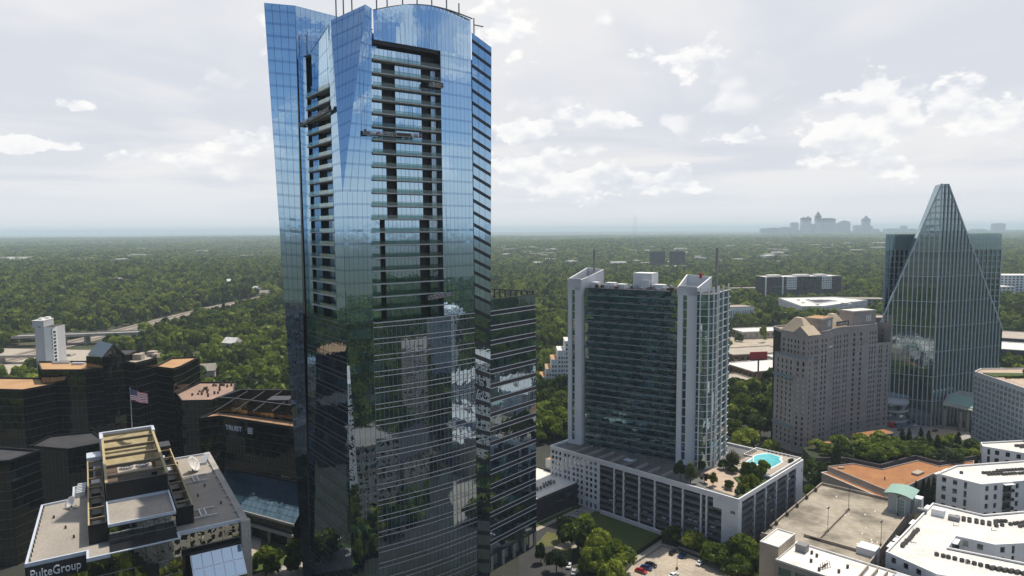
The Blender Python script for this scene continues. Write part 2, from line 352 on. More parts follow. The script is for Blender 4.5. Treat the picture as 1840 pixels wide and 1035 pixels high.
def seams(m, gap, ang):
    nt = m.node_tree; b = next(n for n in nt.nodes if n.type == 'BSDF_PRINCIPLED'); src = b.inputs['Base Color'].links[0].from_socket; L = nt.links.new
    g = N(nt, 'ShaderNodeNewGeometry'); d = N(nt, 'ShaderNodeVectorMath', operation='DOT_PRODUCT'); L(g.outputs['Position'], d.inputs[0]); d.inputs[1].default_value = (math.cos(R(ang)) / gap, math.sin(R(ang)) / gap, 0)
    f = N(nt, 'ShaderNodeMath', operation='FRACT'); L(d.outputs['Value'], f.inputs[0]); c = N(nt, 'ShaderNodeMath', operation='LESS_THAN', ins={1: .07}); L(f.outputs[0], c.inputs[0])
    n = posnoise(nt, .9, 6.); dr = ramp(nt, n.outputs[0], [(.35, (1, 1, 1)), (.75, (.80, .77, .72))])
    mx = N(nt, 'ShaderNodeMix', data_type='RGBA', blend_type='MULTIPLY'); mx.inputs[0].default_value = 1; L(src, mx.inputs[6]); L(dr, mx.inputs[7])
    m2 = N(nt, 'ShaderNodeMix', data_type='RGBA', blend_type='MULTIPLY'); L(c.outputs[0], m2.inputs[0]); L(mx.outputs[2], m2.inputs[6]); m2.inputs[7].default_value = (.78, .77, .75, 1); L(m2.outputs[2], b.inputs['Base Color'])
seams(M_ROOFW, 3.2, 42)
M_TRIM = plain('white_trim', (.74, .74, .75), .45)
M_SLAB = plain('slab_edge', (.50, .50, .50), .7)
M_DARK = plain('dark_metal', (.025, .026, .03), .45)
M_BLACK = plain('black_frame', (.006, .006, .007), .5)
M_GREY = plain('grey_metal', (.22, .22, .22), .5)
M_STEEL = plain('light_steel', (.50, .51, .53), .4, .3)
M_CONC = surf('concrete', (.42, .39, .35), (.30, .28, .25), scale=.15, fine=2.)
M_TAN = surf('deck_concrete', (.385, .335, .26), (.14, .12, .09), scale=.06, p=(.46, .64), fine=.35)
M_TANW = surf('tan_wall', (.40, .34, .27), (.32, .27, .22), scale=.2)
M_GRAVEL = surf('gravel_roof', (.36, .32, .27), (.29, .26, .22), scale=.12, fine=1.6)
M_ORANGE = surf('orange_gravel', (.50, .30, .145), (.40, .235, .12), scale=.08, fine=1.2)
M_RUST = surf('terracotta_roof', (.40, .185, .075), (.31, .14, .06), scale=.12, fine=1.0)
M_STONE = surf('grey_stone', (.37, .335, .31), (.31, .28, .26), scale=.10, rough=.85, fine=.8)
M_ASPH = surf('asphalt', (.058, .057, .056), (.040, .040, .040), scale=.1, fine=1.5)
M_LOT = surf('worn_parking_asphalt', (.50, .42, .32), (.34, .29, .23), scale=.09, fine=.7)
M_PAVE = surf('pavement', (.42, .36, .29), (.33, .29, .24), scale=.2)
M_GRASS = surf('grass', (.050, .085, .018), (.075, .10, .025), scale=.12, fine=.9)
M_DRYG = surf('dry_grass', (.14, .13, .045), (.09, .10, .03), scale=.2, fine=1.)
M_TIMB = plain('dark_timber', (.10, .07, .05), .7)
M_POOL = glass('pool_water', (.8, 1., 1.), .06, (.09, .40, .43), (.14, .50, .52), cell=(1.1, 1.1, 1.), thr=.2, wob=.06, wscale=1.2, rough=.05)
M_TAR = surf('tar_roof', (.055, .055, .058), (.035, .035, .036), scale=.2)
M_BLUE = plain('blue_metal_roof', (.20, .28, .33), .35, .2)
M_GREENR = plain('green_copper_roof', (.26, .40, .34), .5)
M_GREENB = plain('pale_green_glass_tint', (.22, .32, .27), .2)
M_SOL = glass('skylight_glass', (.75, .9, 1.), .45, (.16, .30, .46), wob=.01)
M_ATR = glass('atrium_glass', (.60, .80, .95), .12, (.022, .05, .07), wob=.05)
M_GOLD = surf('beige_metal_screen', (.42, .35, .20), (.33, .27, .15), scale=.5)
M_RED = plain('red_paint', (.45, .02, .02), .4)
M_BARK = plain('bark', (.085, .065, .05), .9)
M_LEAF = leafmat('leaves', (.036, .066, .009), (.115, .165, .018), (.245, .290, .032))
M_LEAFF = leafmat('forest_leaves', (.034, .060, .010), (.105, .155, .022), (.235, .285, .038))
M_PINE = leafmat('pine_needles', (.016, .036, .012), (.036, .066, .018), (.066, .102, .024))
M_WILL = leafmat('willow_leaves', (.07, .09, .03), (.12, .14, .05), (.18, .20, .08))
M_YEL = leafmat('yellow_leaves', (.15, .16, .012), (.24, .24, .02), (.32, .30, .03))
M_PURP = leafmat('purple_leaves', (.02, .012, .012), (.04, .02, .02), (.05, .03, .025))
# ---------------- ground ----------------
def hills(x, y):
    r = np.hypot(x, y); a = np.clip((r - 700) / 1600, 0, 1); a = a * a * (3 - 2 * a)
    b = np.clip((r - 6000) / 9000, 0, 1)
    h = 9 * np.sin(x / 610 + .8) * np.cos(y / 820 + .3) + 8 * np.sin((x * .6 + y) / 1150 + 2.) + 5 * np.sin((x - y * .4) / 330)
    h2 = 16 * np.sin(x / 3100 + 1.) * np.cos(y / 4300) + 12 * np.sin((x + .5 * y) / 1900)
    return a * (h + 4) * (1 - .3 * b) + b * h2
def build_ground():
    rs = [0.] + list(np.geomspace(40, 48000, 96)); K = 200; v = []; f = []
    for r in rs:
        for k in range(K):
            t = 2 * math.pi * k / K; x, y = r * math.sin(t), r * math.cos(t); v.append((x, y, float(hills(np.array(x), np.array(y))) - .02))
    for i in range(len(rs) - 1):
        for k in range(K):
            a, b = i * K + k, i * K + (k + 1) % K
            f.append((a + K, b + K, b, a))
    m = surf('forest_floor', (.045, .055, .022), (.085, .08, .045), scale=.02, fine=.2)
    g = mesh('ground', v, f, m, smooth=True); prop(g, kind='structure')
build_ground()

# ---------------- the glass skyscraper ----------------
TW = thing('glass_skyscraper', 'tall blue mirrored glass skyscraper with folded facets and stacked balconies', 'skyscraper', (-51.7, 210.7, 0), 36)
def build_tower():
    global BACKING
    BACKING = Acc(); Q = []; T = []; mats = {'g': G_TOWER, 's': G_SPAN, 'l': G_LOW, 'd': G_LSPAN, 'e': G_LOWS}
    ZB = 97.0; PL = 5.3; nl = 18
    def rows_low(z0, z1, g='l', s='d'):
        r = []; tr = []
        z = ZB
        while z > z0 + .3:
            a = max(z - 1.75, z0); b = max(z - PL, z0)
            r.append(((a - z0) / (z1 - z0), (z - z0) / (z1 - z0), s)); 
            if a > b + .1: r.append(((b - z0) / (z1 - z0), (a - z0) / (z1 - z0), g))
            tr += [(a - z0) / (z1 - z0), (z - .16 - z0) / (z1 - z0)]
            z -= PL
        return r, tr
    r0, t0 = rows_low(0, ZB, 'l', 'e')
    FX = [(8.6, -1.0), (18, -1.6), (27.5, -1.75), (37, -1.2), (47.5, 0.)]
    for i in range(4):
        (a, b), (c, d) = FX[i], FX[i + 1]
        curtain(Q, T, patch((a, b, 0), (c, d, 0), (c, d, ZB), (a, b, ZB)), 6, r0, mats, trim=t0, tm=M_TRIM, tw=.20)
    # lower corner: facet that opens downwards from the crease
    r1 = [(v0, v1, k) for v0, v1, k in r0]
    curtain(Q, T, patch((4.6, -.5, 0), (8.6, -1.0, 0), (8.6, -1.0, ZB), (0.1, 0, ZB)), 4, r1, mats)
    curtain(Q, T, patch((0, 1.2, 0), (4.6, -.5, 0), (0.1, 0, ZB), (0, .05, ZB)), 2, r1, mats)
    curtain(Q, T, patch((-1.5, 36.5, 0), (0, 1.2, 0), (0, .05, ZB), (-.6, 33.4, ZB)), 14, r0, mats, trim=t0, tm=M_GREY, tw=.12)
    # right slab and its lower notch, left slab
    zr = 190.; rs = []
    z = 0.
    while z < zr - 1:
        h = PL if z < 96 else 4.1
        rs += [(z / zr, min(z + h * .30, zr) / zr, 'd'), (min(z + h * .30, zr) / zr, min(z + h, zr) / zr, 'l' if z < 96 else 'g')]; z += h
    curtain(Q, T, patch((47.7, .1, 0), (51.2, -2.6, 0), (53.0, -4.0, 188), (47.7, .1, 193)), 3, rs, mats)
    curtain(Q, T, patch((51.2, -2.6, 0), (55.5, 3.0, 0), (56.6, 3., 187), (53., -4., 188)), 3, rs, mats)
    zl = 202.; rs = []; z = 0.
    while z < zl - 1:
        h = PL if z < 96 else 4.1
        rs += [(z / zl, min(z + h * .22, zl) / zl, 's'), (min(z + h * .22, zl) / zl, min(z + h, zl) / zl, 'l' if z < 96 else 'g')]; z += h
    curtain(Q, T, patch((-3.6, 37.6, 0), (-1.5, 36.4, 0), (-.9, 34.4, 202), (-9.4, 40.6, 203)), 4, rs, mats)
    curtain(Q, T, patch((-1.2, 45, 0), (-3.6, 37.6, 0), (-9.4, 40.6, 203), (-4., 50, 203)), 4, rs, mats)
    curtain(Q, T, patch((-.9, 34.4, 184), (14., 33.0, 184), (14., 33., 200.5), (-.9, 34.4, 202.)), 9, [(0, .5, 's'), (.5, 1, 'g')], mats)
    # upper facets
    def rup(z0, z1):
        r = []; k0 = math.floor((z0 - ZB) / 4.1)
        while True:
            a = ZB + 4.1 * k0
            if a >= z1 - .05: break
            for p, q, key in ((a, a + .75, 's'), (a + .75, a + 4.1, 'g')):
                p, q = max(p, z0), min(q, z1)
                if q > p + .05: r.append(((p - z0) / (z1 - z0), (q - z0) / (z1 - z0), key))
            k0 += 1
        return r
    zk = 138.
    curtain(Q, T, patch((0.1, 0, ZB), (8.4, -1.0, ZB), (9.2, -1.05, zk), (0, 0, zk)), 6, rup(ZB, zk), mats)
    curtain(Q, T, patch((0, 0, zk), (9.2, -1.05, zk), (10.6, -1.1, 194), (8.8, -.6, 195)), 4, rup(zk, 195), mats)
    curtain(Q, T, patch((0, 0, zk), (0, 0, zk), (8.8, -.6, 195), (-.3, 4.8, 190)), 6, rup(zk, 193), mats)
    curtain(Q, T, patch((0, 7.3, ZB), (0, .05, ZB), (0, 0, zk), (0, 7.3, zk)), 5, rup(ZB, zk), mats)
    curtain(Q, T, patch((0, 7.3, zk), (0, 0, zk), (-.3, 4.8, 190), (-.1, 7.6, 188.6)), 4, rup(zk, 189), mats)
    curtain(Q, T, patch((0, 23, 172), (0, 7.4, 172), (-.1, 7.6, 188.6), (0, 23, 184)), 9, [(0, .26, 'g'), (.26, .30, 's'), (.3, .62, 'g'), (.62, .66, 's'), (.66, 1, 'g')], mats)
    curtain(Q, T, patch((34.3, -1.4, ZB), (47.5, 0, ZB), (47.3, 0, 184.8), (34.5, -1.4, 184.8)), 8, rup(ZB, 184.8), mats)
    curtain(Q, T, patch((-.4, 34.2, ZB), (.5, 29.6, ZB), (.5, 29.6, 184), (-.6, 34.4, 186)), 3, rup(ZB, 184), mats)
    # arched crown screen
    def arch(x): t = (x - 11.) / 36.3; return 193.6 + 3.6 * t + 3.0 * math.sin(math.pi * t)
    nb = 24
    for i in range(nb):
        x0, x1 = 11 + 36.3 * i / nb, 11 + 36.3 * (i + 1) / nb
        y = lambda x: -1.1 - .6 * math.sin(math.pi * (x - 11) / 36.3) + 1.1 * (x - 11) / 36.3
        for za, zb in ((184.8, 190.), (190., None)):
            j = random.gauss(0, .003)
            Q.append(([(x0 + .03, y(x0) - j, za), (x1 - .03, y(x1) + j, za), (x1 - .03, y(x1) + j, zb or arch(x1)), (x0 + .03, y(x0) - j, zb or arch(x0))], G_TOWER))
    cap = Acc()
    for i in range(nb):
        x0, x1 = 11 + 36.3 * i / nb, 11 + 36.3 * (i + 1) / nb
        cap.bar((x0, -1.0, arch(x0)), (x1, -1.0, arch(x1)), .5, .25)
    cap.build('crown_coping', M_GREY, TW)
    mesh('crown_back', [(11, 1.2, 184), (47.2, 1.5, 184)] + [(47.2, 1.5, arch(47.2) - .5)] + [(11 + 36.3 * k / 12, 1.2, arch(11 + 36.3 * k / 12) - .5) for k in range(11, -1, -1)], [tuple(range(14))[::-1]], M_GREY, TW)
    box('rear_crown_wall', -.7, 13.8, 35.0, 35.4, 180, 200, M_GREY, TW)
    # recess beside the crown, with single windows
    curtain(Q, T, patch((8.6, .9, ZB), (12.2, .4, ZB), (12.6, .4, 184), (10.6, .9, 190)), 2, rup(ZB, 190), mats)
    # dark cores
    lowc = [(.4, 1.6), (5., .1), (9, -.5), (18, -1.2), (27.5, -1.35), (37, -.8), (47.4, .4), (52, 6), (44, 42), (-.6, 37.5)]
    prism('office_core', lowc, 0, ZB, M_BLACK, TW)
    upc = [(.5, 5.8), (9.2, 1.2), (10.8, 1.9), (34.4, 1.9), (34.6, -.7), (47.2, .5), (52.3, -2.2), (55.5, 3.5), (46, 42), (-.4, 36), (3.3, 31), (3.3, 7.8), (.5, 7.5)]
    prism('residence_core', upc, ZB, 184., M_BLACK, TW)
    prism('slab_core', [(-3., 38.2), (-1.4, 36.9), (3, 44), (-1., 46)], 0, 201.5, M_BLACK, TW, top=[(-9.0, 41.), (-.9, 34.8), (4, 45), (-3.5, 49.6)])
    prism('roof_deck', [(3.5, 8), (47, 2), (46, 41), (0, 35)], 184.02, 184.5, M_TAR, TW)
    box('roof_plant', 14, 38, 12, 30, 184.5, 190, M_GREY, TW)
    # front balconies
    for k in range(22):
        z = ZB + 4.1 * k
        if z > 182: break
        x0 = 8.7 + 1.9 * max(0, (z - 125) / 60); x1 = 34.3
        box('balcony_slab', x0, x1, -1.75, 1.9, z - .34, z, M_SLAB, TW)
        box('balcony_railing', x0 + .1, x1 - .05, -1.66, -1.60, z + .02, z + 1.15, CLEARG, TW)
        hi = z > 127
        if z > 179: segs = [(x0, 29, 'g'), (29, 34.2, 'd')]
        elif z > 175: segs = [(x0, 28, 'g'), (28, 34.2, 'd')]
        elif hi: segs = [(x0, 15 if z < 150 else 14, 'g'), (15 if z < 150 else 14, 18.6, 'd'), (18.6, 28., 'g'), (28., 31.5, 'd'), (31.5, 34.2, 'l')]
        else: segs = [(x0, 10.8, 'g'), (10.8, 14., 'd'), (14., 26.5, 'g'), (26.5, 30.2, 'd'), (30.2, 34.2, 'l')]
        for a, b, key in segs:
            yy = 1.80 if key != 'd' else 1.86
            if key == 'd':
                Q.append(([(a, yy, z), (b, yy, z), (b, yy, z + 3.66), (a, yy, z + 3.66)], M_DARK)); continue
            n = max(1, round((b - a) / 1.45))
            dep = .3
            for i in range(n):
                u0, u1 = a + (b - a) * i / n + .05, a + (b - a) * (i + 1) / n - .05; j = random.gauss(0, .004)
                for p, q in ((z + .05, z + 1.35), (z + 1.42, z + 3.6)):
                    Q.append(([(u0, dep - j, p), (u1, dep + j, p), (u1, dep + j, q), (u0, dep - j, q)], {'g': G_TOWER, 'l': G_LOW}[key]))
            box('window_bay', a, b, dep + .02, 1.85, z, z + 3.66, M_DARK, TW)
    box('recess_reveal', 34.2, 34.3, -1.5, 1.9, ZB, 184.8, M_DARK, TW)
    box('balcony_header', 10.8, 34.4, -.9, 1.9, 183.6, 184.7, M_DARK, TW)
    # left balconies
    for k in range(19):
        z = ZB + 4.1 * k
        if z > 171.5: break
        box('balcony_slab', -.15, 3.3, 7.4, 29.5, z - .34, z, M_SLAB, TW)
        box('balcony_railing', -.08, -.02, 7.5, 29.4, z + .02, z + 1.15, CLEAR, TW)
        for a, b, key in ((7.5, 14., 'd'), (14., 22, 'l'), (22., 30., 'g')):
            n = max(1, round((b - a) / 1.5))
            if key == 'd': Q.append(([(3.2, b, z), (3.2, a, z), (3.2, a, z + 3.66), (3.2, b, z + 3.66)], M_DARK)); continue
            xx = 2.6 if key == 'l' else 1.2
            box('window_bay', xx + .03, 3.25, a, b, z, z + 3.66, M_DARK, TW)
            for i in range(n):
                u0, u1 = a + (b - a) * i / n + .05, a + (b - a) * (i + 1) / n - .05; j = random.gauss(0, .004)
                Q.append(([(xx + j, u1, z + .03), (xx - j, u0, z + .03), (xx - j, u0, z + 3.6), (xx + j, u1, z + 3.6)], {'g': G_SPAN, 'l': G_LOW}[key]))
    # wing
    W0, W1, W2, W3 = (53.4, .2), (79.9, 6.6), (70, 43), (44, 37); ZW = 101.
    r2, t2 = rows_low(0, ZB)
    curtain(Q, T, patch((*W0, 6), (*W1, 6), (*W1, ZB - 5.3 * 0), (*W0, ZB)), 18, [(max(0, (v0 * ZB - 6) / (ZB - 6)), (v1 * ZB - 6) / (ZB - 6), k) for v0, v1, k in r2 if v1 * ZB > 6.5], mats, trim=[(v * ZB - 6) / (ZB - 6) for v in t2 if v * ZB > 7], tm=M_TRIM, tw=.24)
    curtain(Q, T, patch((*W1, 6), (*W2, 6), (*W2, ZB), (*W1, ZB)), 20, [((v0 * ZB - 6) / (ZB - 6), (v1 * ZB - 6) / (ZB - 6), k) for v0, v1, k in r2 if v0 * ZB > 6], mats)
    curtain(Q, T, patch((*W0, ZB), (*W1, ZB), (*W1, ZW), (*W0, ZW)), 18, [(0, 1, 'g')], {'g': G_LOW})
    prism('wing_core', [(53.6, .6), (79.5, 6.9), (69.7, 42.7), (44, 36.6)], 6, ZB - .1, M_BLACK, TW)
    prism('wing_lobby', [(56, 2.5), (77.5, 8), (69, 40), (46, 36)], 0, 6, G_LOW, TW)
    for k in range(5):
        t = k / 4; box('lobby_column', 54 + 25 * t, 55 + 25 * t, .7 + 6.1 * t, 1.7 + 6.1 * t, 0, 6, M_CONC, TW)
    prism('terrace_floor', [(53.8, .8), (79.3, 7.1), (69.5, 42.5), (44.2, 36.4)], ZB - .1, ZB + .1, M_PAVE, TW)
    # terrace screen and pergola at the back edge
    pg = Acc()
    for k in range(14):
        t = k / 13; x, y = 79.3 + (69.5 - 79.3) * t, 7.4 + 34.6 * t
        pg.box(x - .2, x + .2, y - .2, y + .2, ZB + .1, ZW + 1.2)
    pg.bar((79.4, 7., ZW + 1.2), (69.6, 42, ZW + 1.2), .5, .35); pg.bar((53.5, .4, ZW + .1), (79.7, 6.8, ZW + .1), .35, .3)
    pg.build('terrace_frame', M_DARK, TW)
    for k in range(4): box('terrace_canopy', 64 + 2.4 * k, 66 + 2.4 * k, 18 + 3 * k, 21 + 3 * k, ZB + 3.2, ZB + 3.5, M_WHITE, TW)
    BACKING.build('curtain_backing', M_BLACK, TW); BACKING = None
    emit(TW, Q, 'glass_pane'); emit(TW, T, 'floor_trim', 300)
    # thin mullion lines on the office front and wing
    mu = Acc()
    for i in range(4):
        (a, b), (c, d) = FX[i], FX[i + 1]
        for k in range(6):
            t = k / 6; x, y = a + (c - a) * t, b + (d - b) * t - .1; mu.box(x - .045, x + .045, y - .05, y + .05, 0, ZB)
    mu.build('mullions', M_GREY, TW, 'stuff')
    # masts along the crown
    for x, z, h in ((2., 191, 8), (4.4, 192, 8), (7.2, 194, 8), (13, arch(13), 6.5), (16.6, arch(16.6), 6.5), (22., arch(22), 6.5), (27.2, arch(27.2), 6), (32.6, arch(32.6), 6), (38.2, arch(38.2), 6.5), (43, arch(43), 4)):
        yy = 6. if x < 9 else .5; box('davit_mast', x - .16, x + .16, yy - .15, yy + .15, z - 1.5, z + h, M_GREY, TW)
    box('davit_arm', 38, 43.4, .3, .6, arch(38.2) + 5.7, arch(38.2) + 6.1, M_GREY, TW)
    box('davit_mast', 50.5, 50.8, 3, 3.3, 184, 199, M_GREY, TW); box('davit_arm', 50.6, 54.5, 3, 3.3, 196.6, 196.9, M_GREY, TW)
    rl = Acc()
    for k in range(10):
        y = 8 + 1.6 * k; z = 188.6 - (y - 7.6) * .3; rl.bar((.2, y, z), (.2, y, z + 1.1), .1); rl.bar((.2, y, z + 1.), (.2, y + 1.6, z + .55), .1); rl.bar((.4, y, z + .1), (2.5, y, z + .1), .2)
    for k in range(7): rl.bar((9.2 + .4 * k, .8, 190.3 - .35 * k), (9.5 + .4 * k, 3., 191 - .3 * k), .25)
    rl.build('roof_railing', M_DARK, TW)
build_tower()
# suspended work platforms
def stage(label, a, b, up, nseg=3, cover=None):
    a, b = Vector(a), Vector(b); t = thing('suspended_platform', label, 'work platform', tuple(a), 0, 'window-cleaning platforms hanging on the skyscraper'); d = b - a; L = d.length
    t.rotation_euler = (0, -math.asin(d.z / L), math.atan2(d.y, d.x))
    box('deck', 0, L, -.5, .5, -.12, .1, M_CONC, t)
    ra = Acc()
    for s in (-.48, .48):
        for h in (.55, 1.1): ra.bar((0, s, h), (L, s, h), .09)
        for k in range(int(L / 1.5) + 1): ra.bar((k * 1.5, s, 0), (k * 1.5, s, 1.1), .08)
        for k in range(int(L / 1.5)): ra.bar((k * 1.5, s, 0), (k * 1.5 + 1.5, s, 1.1), .06)
    ra.build('guard_rail', M_STEEL, t)
    for k in range(nseg):
        x = L * (k + .5) / nseg; box('tool_crate', x - .8, x + .2, -.4, .3, .1, .9, (M_TIMB, M_RED, M_GREY, M_CONC)[k % 4], t)
    for x in (.3, L - .3):
        box('hoist_motor', x - .3, x + .3, -.4, .4, .1, 1.5, M_DARK, t)
        c = Acc(); c.tube((x, 0, 1.4), (x, 0, up), .04, .04, 4); c.build('cable', M_DARK, t)
    if cover: box('tarpaulin', L * .55, L * .8, -.55, .45, .15, 1.0, cover, t)
    return t
def tw(x, y, z):
    c, s = math.cos(R(36)), math.sin(R(36)); return (-51.7 + x * c - y * s, 210.7 + x * s + y * c, z)
stage('long suspended work platform hanging across the left balconies of the skyscraper', tw(-1.0, 33, 161.5), tw(-1.0, 5.5, 163), 24, 5)
stage('longest suspended work platform hanging before the front balconies of the skyscraper', tw(6.5, -2.6, 155.5), tw(26, -2.9, 155.8), 36, 6, M_TIMB)
stage('short suspended platform near the top right of the skyscraper balconies', tw(29.3, -2.6, 172.6), tw(34.6, -2.4, 172.6), 20, 2)
stage('low suspended work platform beneath the lowest balconies of the skyscraper', tw(27.5, -2.7, 103.2), tw(37.5, -2.2, 104), 88, 3)

# workers on the platforms
def person_mesh():
    J = [(0, 0, .95), (0, 0, 1.25), (0, 0, 1.45), (0, 0, 1.62), (0, 0, 1.76), (.1, 0, .88), (.12, .03, .48), (.12, 0, .06), (.12, -.14, .03), (-.1, 0, .88), (-.12, .03, .48), (-.12, 0, .06), (-.12, -.14, .03), (.2, 0, 1.4), (.27, -.05, 1.14), (.22, -.28, 1.05), (-.2, 0, 1.4), (-.27, -.05, 1.14), (-.22, -.28, 1.05)]
    E = [(0, 1), (1, 2), (2, 3), (3, 4), (0, 5), (5, 6), (6, 7), (7, 8), (0, 9), (9, 10), (10, 11), (11, 12), (2, 13), (13, 14), (14, 15), (2, 16), (16, 17), (17, 18)]
    rad = [.16, .17, .13, .10, .09, .10, .075, .05, .05, .10, .075, .05, .05, .07, .05, .04, .07, .05, .04]
    m = bpy.data.meshes.new('person'); m.from_pydata(J, E, []); o = bpy.data.objects.new('tmp', m); COL.objects.link(o); md = o.modifiers.new('s', 'SKIN'); 
    for i, v in enumerate(m.skin_vertices[0].data): v.radius = (rad[i], rad[i]); v.use_root = i == 0
    o.modifiers.new('u', 'SUBSURF').levels = 1; bpy.context.view_layer.update()
    r = bpy.data.meshes.new_from_object(o.evaluated_get(bpy.context.evaluated_depsgraph_get())); bpy.data.objects.remove(o); r.materials.clear(); r.materials.append(M_DARK); return r
PM = person_mesh(); M_HV = plain('hi_vis_yellow', (.55, .70, .03), .7); M_HAT = plain('hard_hat', (.75, .75, .72), .5)
def worker(loc, deg, label):
    t = thing('person', label, 'person', loc, deg, 'workers on the hanging platforms'); link(bpy.data.objects.new('body', PM), t)
    a = Acc(); a.tube((0, 0, 1.0), (0, 0, 1.46), .20, .18, 10); a.build('safety_vest', M_HV, t); b = Acc(); b.tube((0, 0, 1.74), (0, 0, 1.86), .135, .07, 10); b.build('hard_hat', M_HAT, t)
worker(tw(31, -2.55, 172.7), 200, 'left worker in yellow vest on the short platform near the tower top'); worker(tw(33, -2.5, 172.7), 160, 'right worker in yellow vest on the short platform near the tower top')
worker(tw(-1.0, 14, 162.6), 120, 'worker in yellow vest on the left balcony platform'); worker(tw(30, -2.6, 103.5), 180, 'left worker in yellow vest on the lowest platform'); worker(tw(34.5, -2.4, 103.9), 210, 'right worker in yellow vest on the lowest platform'); worker(tw(17, -2.75, 155.8), 180, 'worker in yellow vest on the longest platform')
# ---------------- generic blocks ----------------
def centroid(pts): return (sum(p[0] for p in pts) / len(pts), sum(p[1] for p in pts) / len(pts))
def facing(a, b):
    d = Vector((b[0] - a[0], b[1] - a[1])); n = Vector((d.y, -d.x)).normalized(); m = Vector(((a[0] + b[0]) / 2, (a[1] + b[1]) / 2)); return n.dot(-m.normalized())
def glass_block(root, pts, z0, z1, pitch, bay, gm, trimm=None, roofm=None, par=.9, parm=None, span=0., sm=None, limit=120, jit=.003, tw_=.12, slope=None, name='glass_pane'):
    """prismatic curtain-wall block; pts in root space, ccw"""
    Q = []; T = []; o = root.location; n = len(pts)
    for i in range(n):
        a, b = pts[i], pts[(i + 1) % n]
        if facing((a[0] + o.x, a[1] + o.y), (b[0] + o.x, b[1] + o.y)) < -.35: continue
        L = math.hypot(b[0] - a[0], b[1] - a[1]); nf = max(1, round((z1 - z0) / pitch)); rows = []
        for k in range(nf):
            v0, v1 = k / nf, (k + 1) / nf
            if span: rows += [(v0, v0 + (v1 - v0) * span, 's'), (v0 + (v1 - v0) * span, v1, 'g')]
            else: rows.append((v0 + .012 / nf, v1, 'g'))
        d = Vector((b[0] - a[0], b[1] - a[1])).normalized(); nn = Vector((d.y, -d.x)) * .06
        f = patch((a[0] + nn.x, a[1] + nn.y, z0), (b[0] + nn.x, b[1] + nn.y, z0), (b[0] + nn.x, b[1] + nn.y, z1), (a[0] + nn.x, a[1] + nn.y, z1))
        curtain(Q, T, f, max(1, round(L / bay)), rows, {'g': gm, 's': sm}, jit=jit, trim=[k / nf for k in range(nf)] if trimm else None, tw=tw_, tm=trimm, gap=.03)
    prism('core', pts, z0, z1 - .02, M_BLACK, root)
    if roofm:
        r = prism('roof', pts, z1 - .02, z1 + .02, roofm, root)
    if par: parapet('parapet', pts, z1 + .02, z1 + par, .5, parm or M_BLACK, root)
    emit(root, Q, name, limit)
    if T: emit(root, T, 'floor_line', limit)
def gblock(name, label, cat, wpts, z1, **kw):
    c = centroid(wpts); root = thing(name, label, cat, (c[0], c[1], 0), 0, kw.pop('group', None)); pts = [(p[0] - c[0], p[1] - c[1]) for p in wpts]
    glass_block(root, pts, 0, z1, **kw); return root, pts, c
BK = dict(pitch=3.7, bay=2.0, gm=G_BLACK, trimm=plain('bronze_line', (.20, .19, .19), .4), limit=110, jit=.006, tw_=.10, group='black mirrored office blocks')
rt, _, _ = gblock('black_office_block', 'black mirrored office block with flat orange gravel roof at left edge of photo', 'office block', [(-262, 318), (-229, 314), (-222, 326), (-232, 340), (-262, 342)], 52.3, roofm=M_ORANGE, **BK)
rt, pp, cc = gblock('black_office_block', 'wide black mirrored office block with orange gravel roof beside blue gabled tower', 'office block', [(-231, 330), (-209, 329.5), (-203, 334), (-203, 352), (-248, 352)], 58.5, roofm=M_ORANGE, **BK)
for x, y, w, d in ((-226, 345, 6, 2), (-216, 341, 3.2, 1.4), (-214, 347, 5, 1.6), (-238, 348, 9, 1.2)): box('roof_hatch', x - cc[0], x + w - cc[0], y - cc[1], y + d - cc[1], 58.5, 59.6, M_STEEL, rt)
rt, pp, cc = gblock('black_gabled_tower', 'black glass tower with steep blue ribbed metal gable roof', 'office tower', [(-213, 337), (-203, 334), (-195, 340), (-196, 353), (-213, 353)], 64.5, roofm=M_TAR, par=0, **BK)
def gable():
    a, b = Vector((-214 - cc[0], 336.5 - cc[1], 64.5)), Vector((-202 - cc[0], 333.5 - cc[1], 64.5)); m = (a + b) / 2 + Vector((0, 0, 9)); d = Vector((-7, 17, 0))
    mesh('gable_wall', [(-203 - cc[0], 334 - cc[1], 64), (-195 - cc[0], 340 - cc[1], 64), (-199 - cc[0], 337 - cc[1], 70.4)], [(0, 1, 2)], G_BLACK, rt)
    p0, p1, p2 = Vector((-203.3, 333.6, 64)), Vector((-194.6, 340, 64)), Vector((-199, 336.7, 70.6)); o = Vector((cc[0], cc[1], 0)); bk = Vector((-13, 10, 0))
    for q, nm in (((p0, p2), 'roof_slope'), ((p2, p1), 'roof_slope')):
        s, e = q; v = [s - o, e - o, e + bk - o, s + bk - o]
        mesh(nm, [tuple(x) for x in v], [(0, 1, 2, 3)], M_BLUE, rt)
        for k in range(13):
            t = k / 12; a_ = (s + bk * t) - o; b_ = (e + bk * t) - o; rb = Acc(); rb.bar(a_ + Vector((0, 0, .1)), b_ + Vector((0, 0, .1)), .14); rb.build('roof_rib', M_GREY, rt)
    mesh('gable_wall', [tuple(p0 + bk - o), tuple(p1 + bk - o), tuple(p2 + bk - o)], [(0, 2, 1)], G_BLACK, rt)
gable()
rt, pp, cc = gblock('black_office_block', 'black mirrored office block with plant sheds on roof right of gabled tower', 'office block', [(-199, 341), (-187.5, 335), (-184, 349), (-200, 366)], 60.6, roofm=M_PAVE, **BK)
for x, y, w, d, h in ((-195, 346, 4.5, 3.5, 3), (-193, 356, 4, 4, 2.6), (-188.5, 352, 3, 3, 2), (-198, 358, 2, 2, 1.6)): box('plant_shed', x - cc[0], x + w - cc[0], y - cc[1], y + d - cc[1], 60.6, 60.6 + h, M_PAVE, rt)
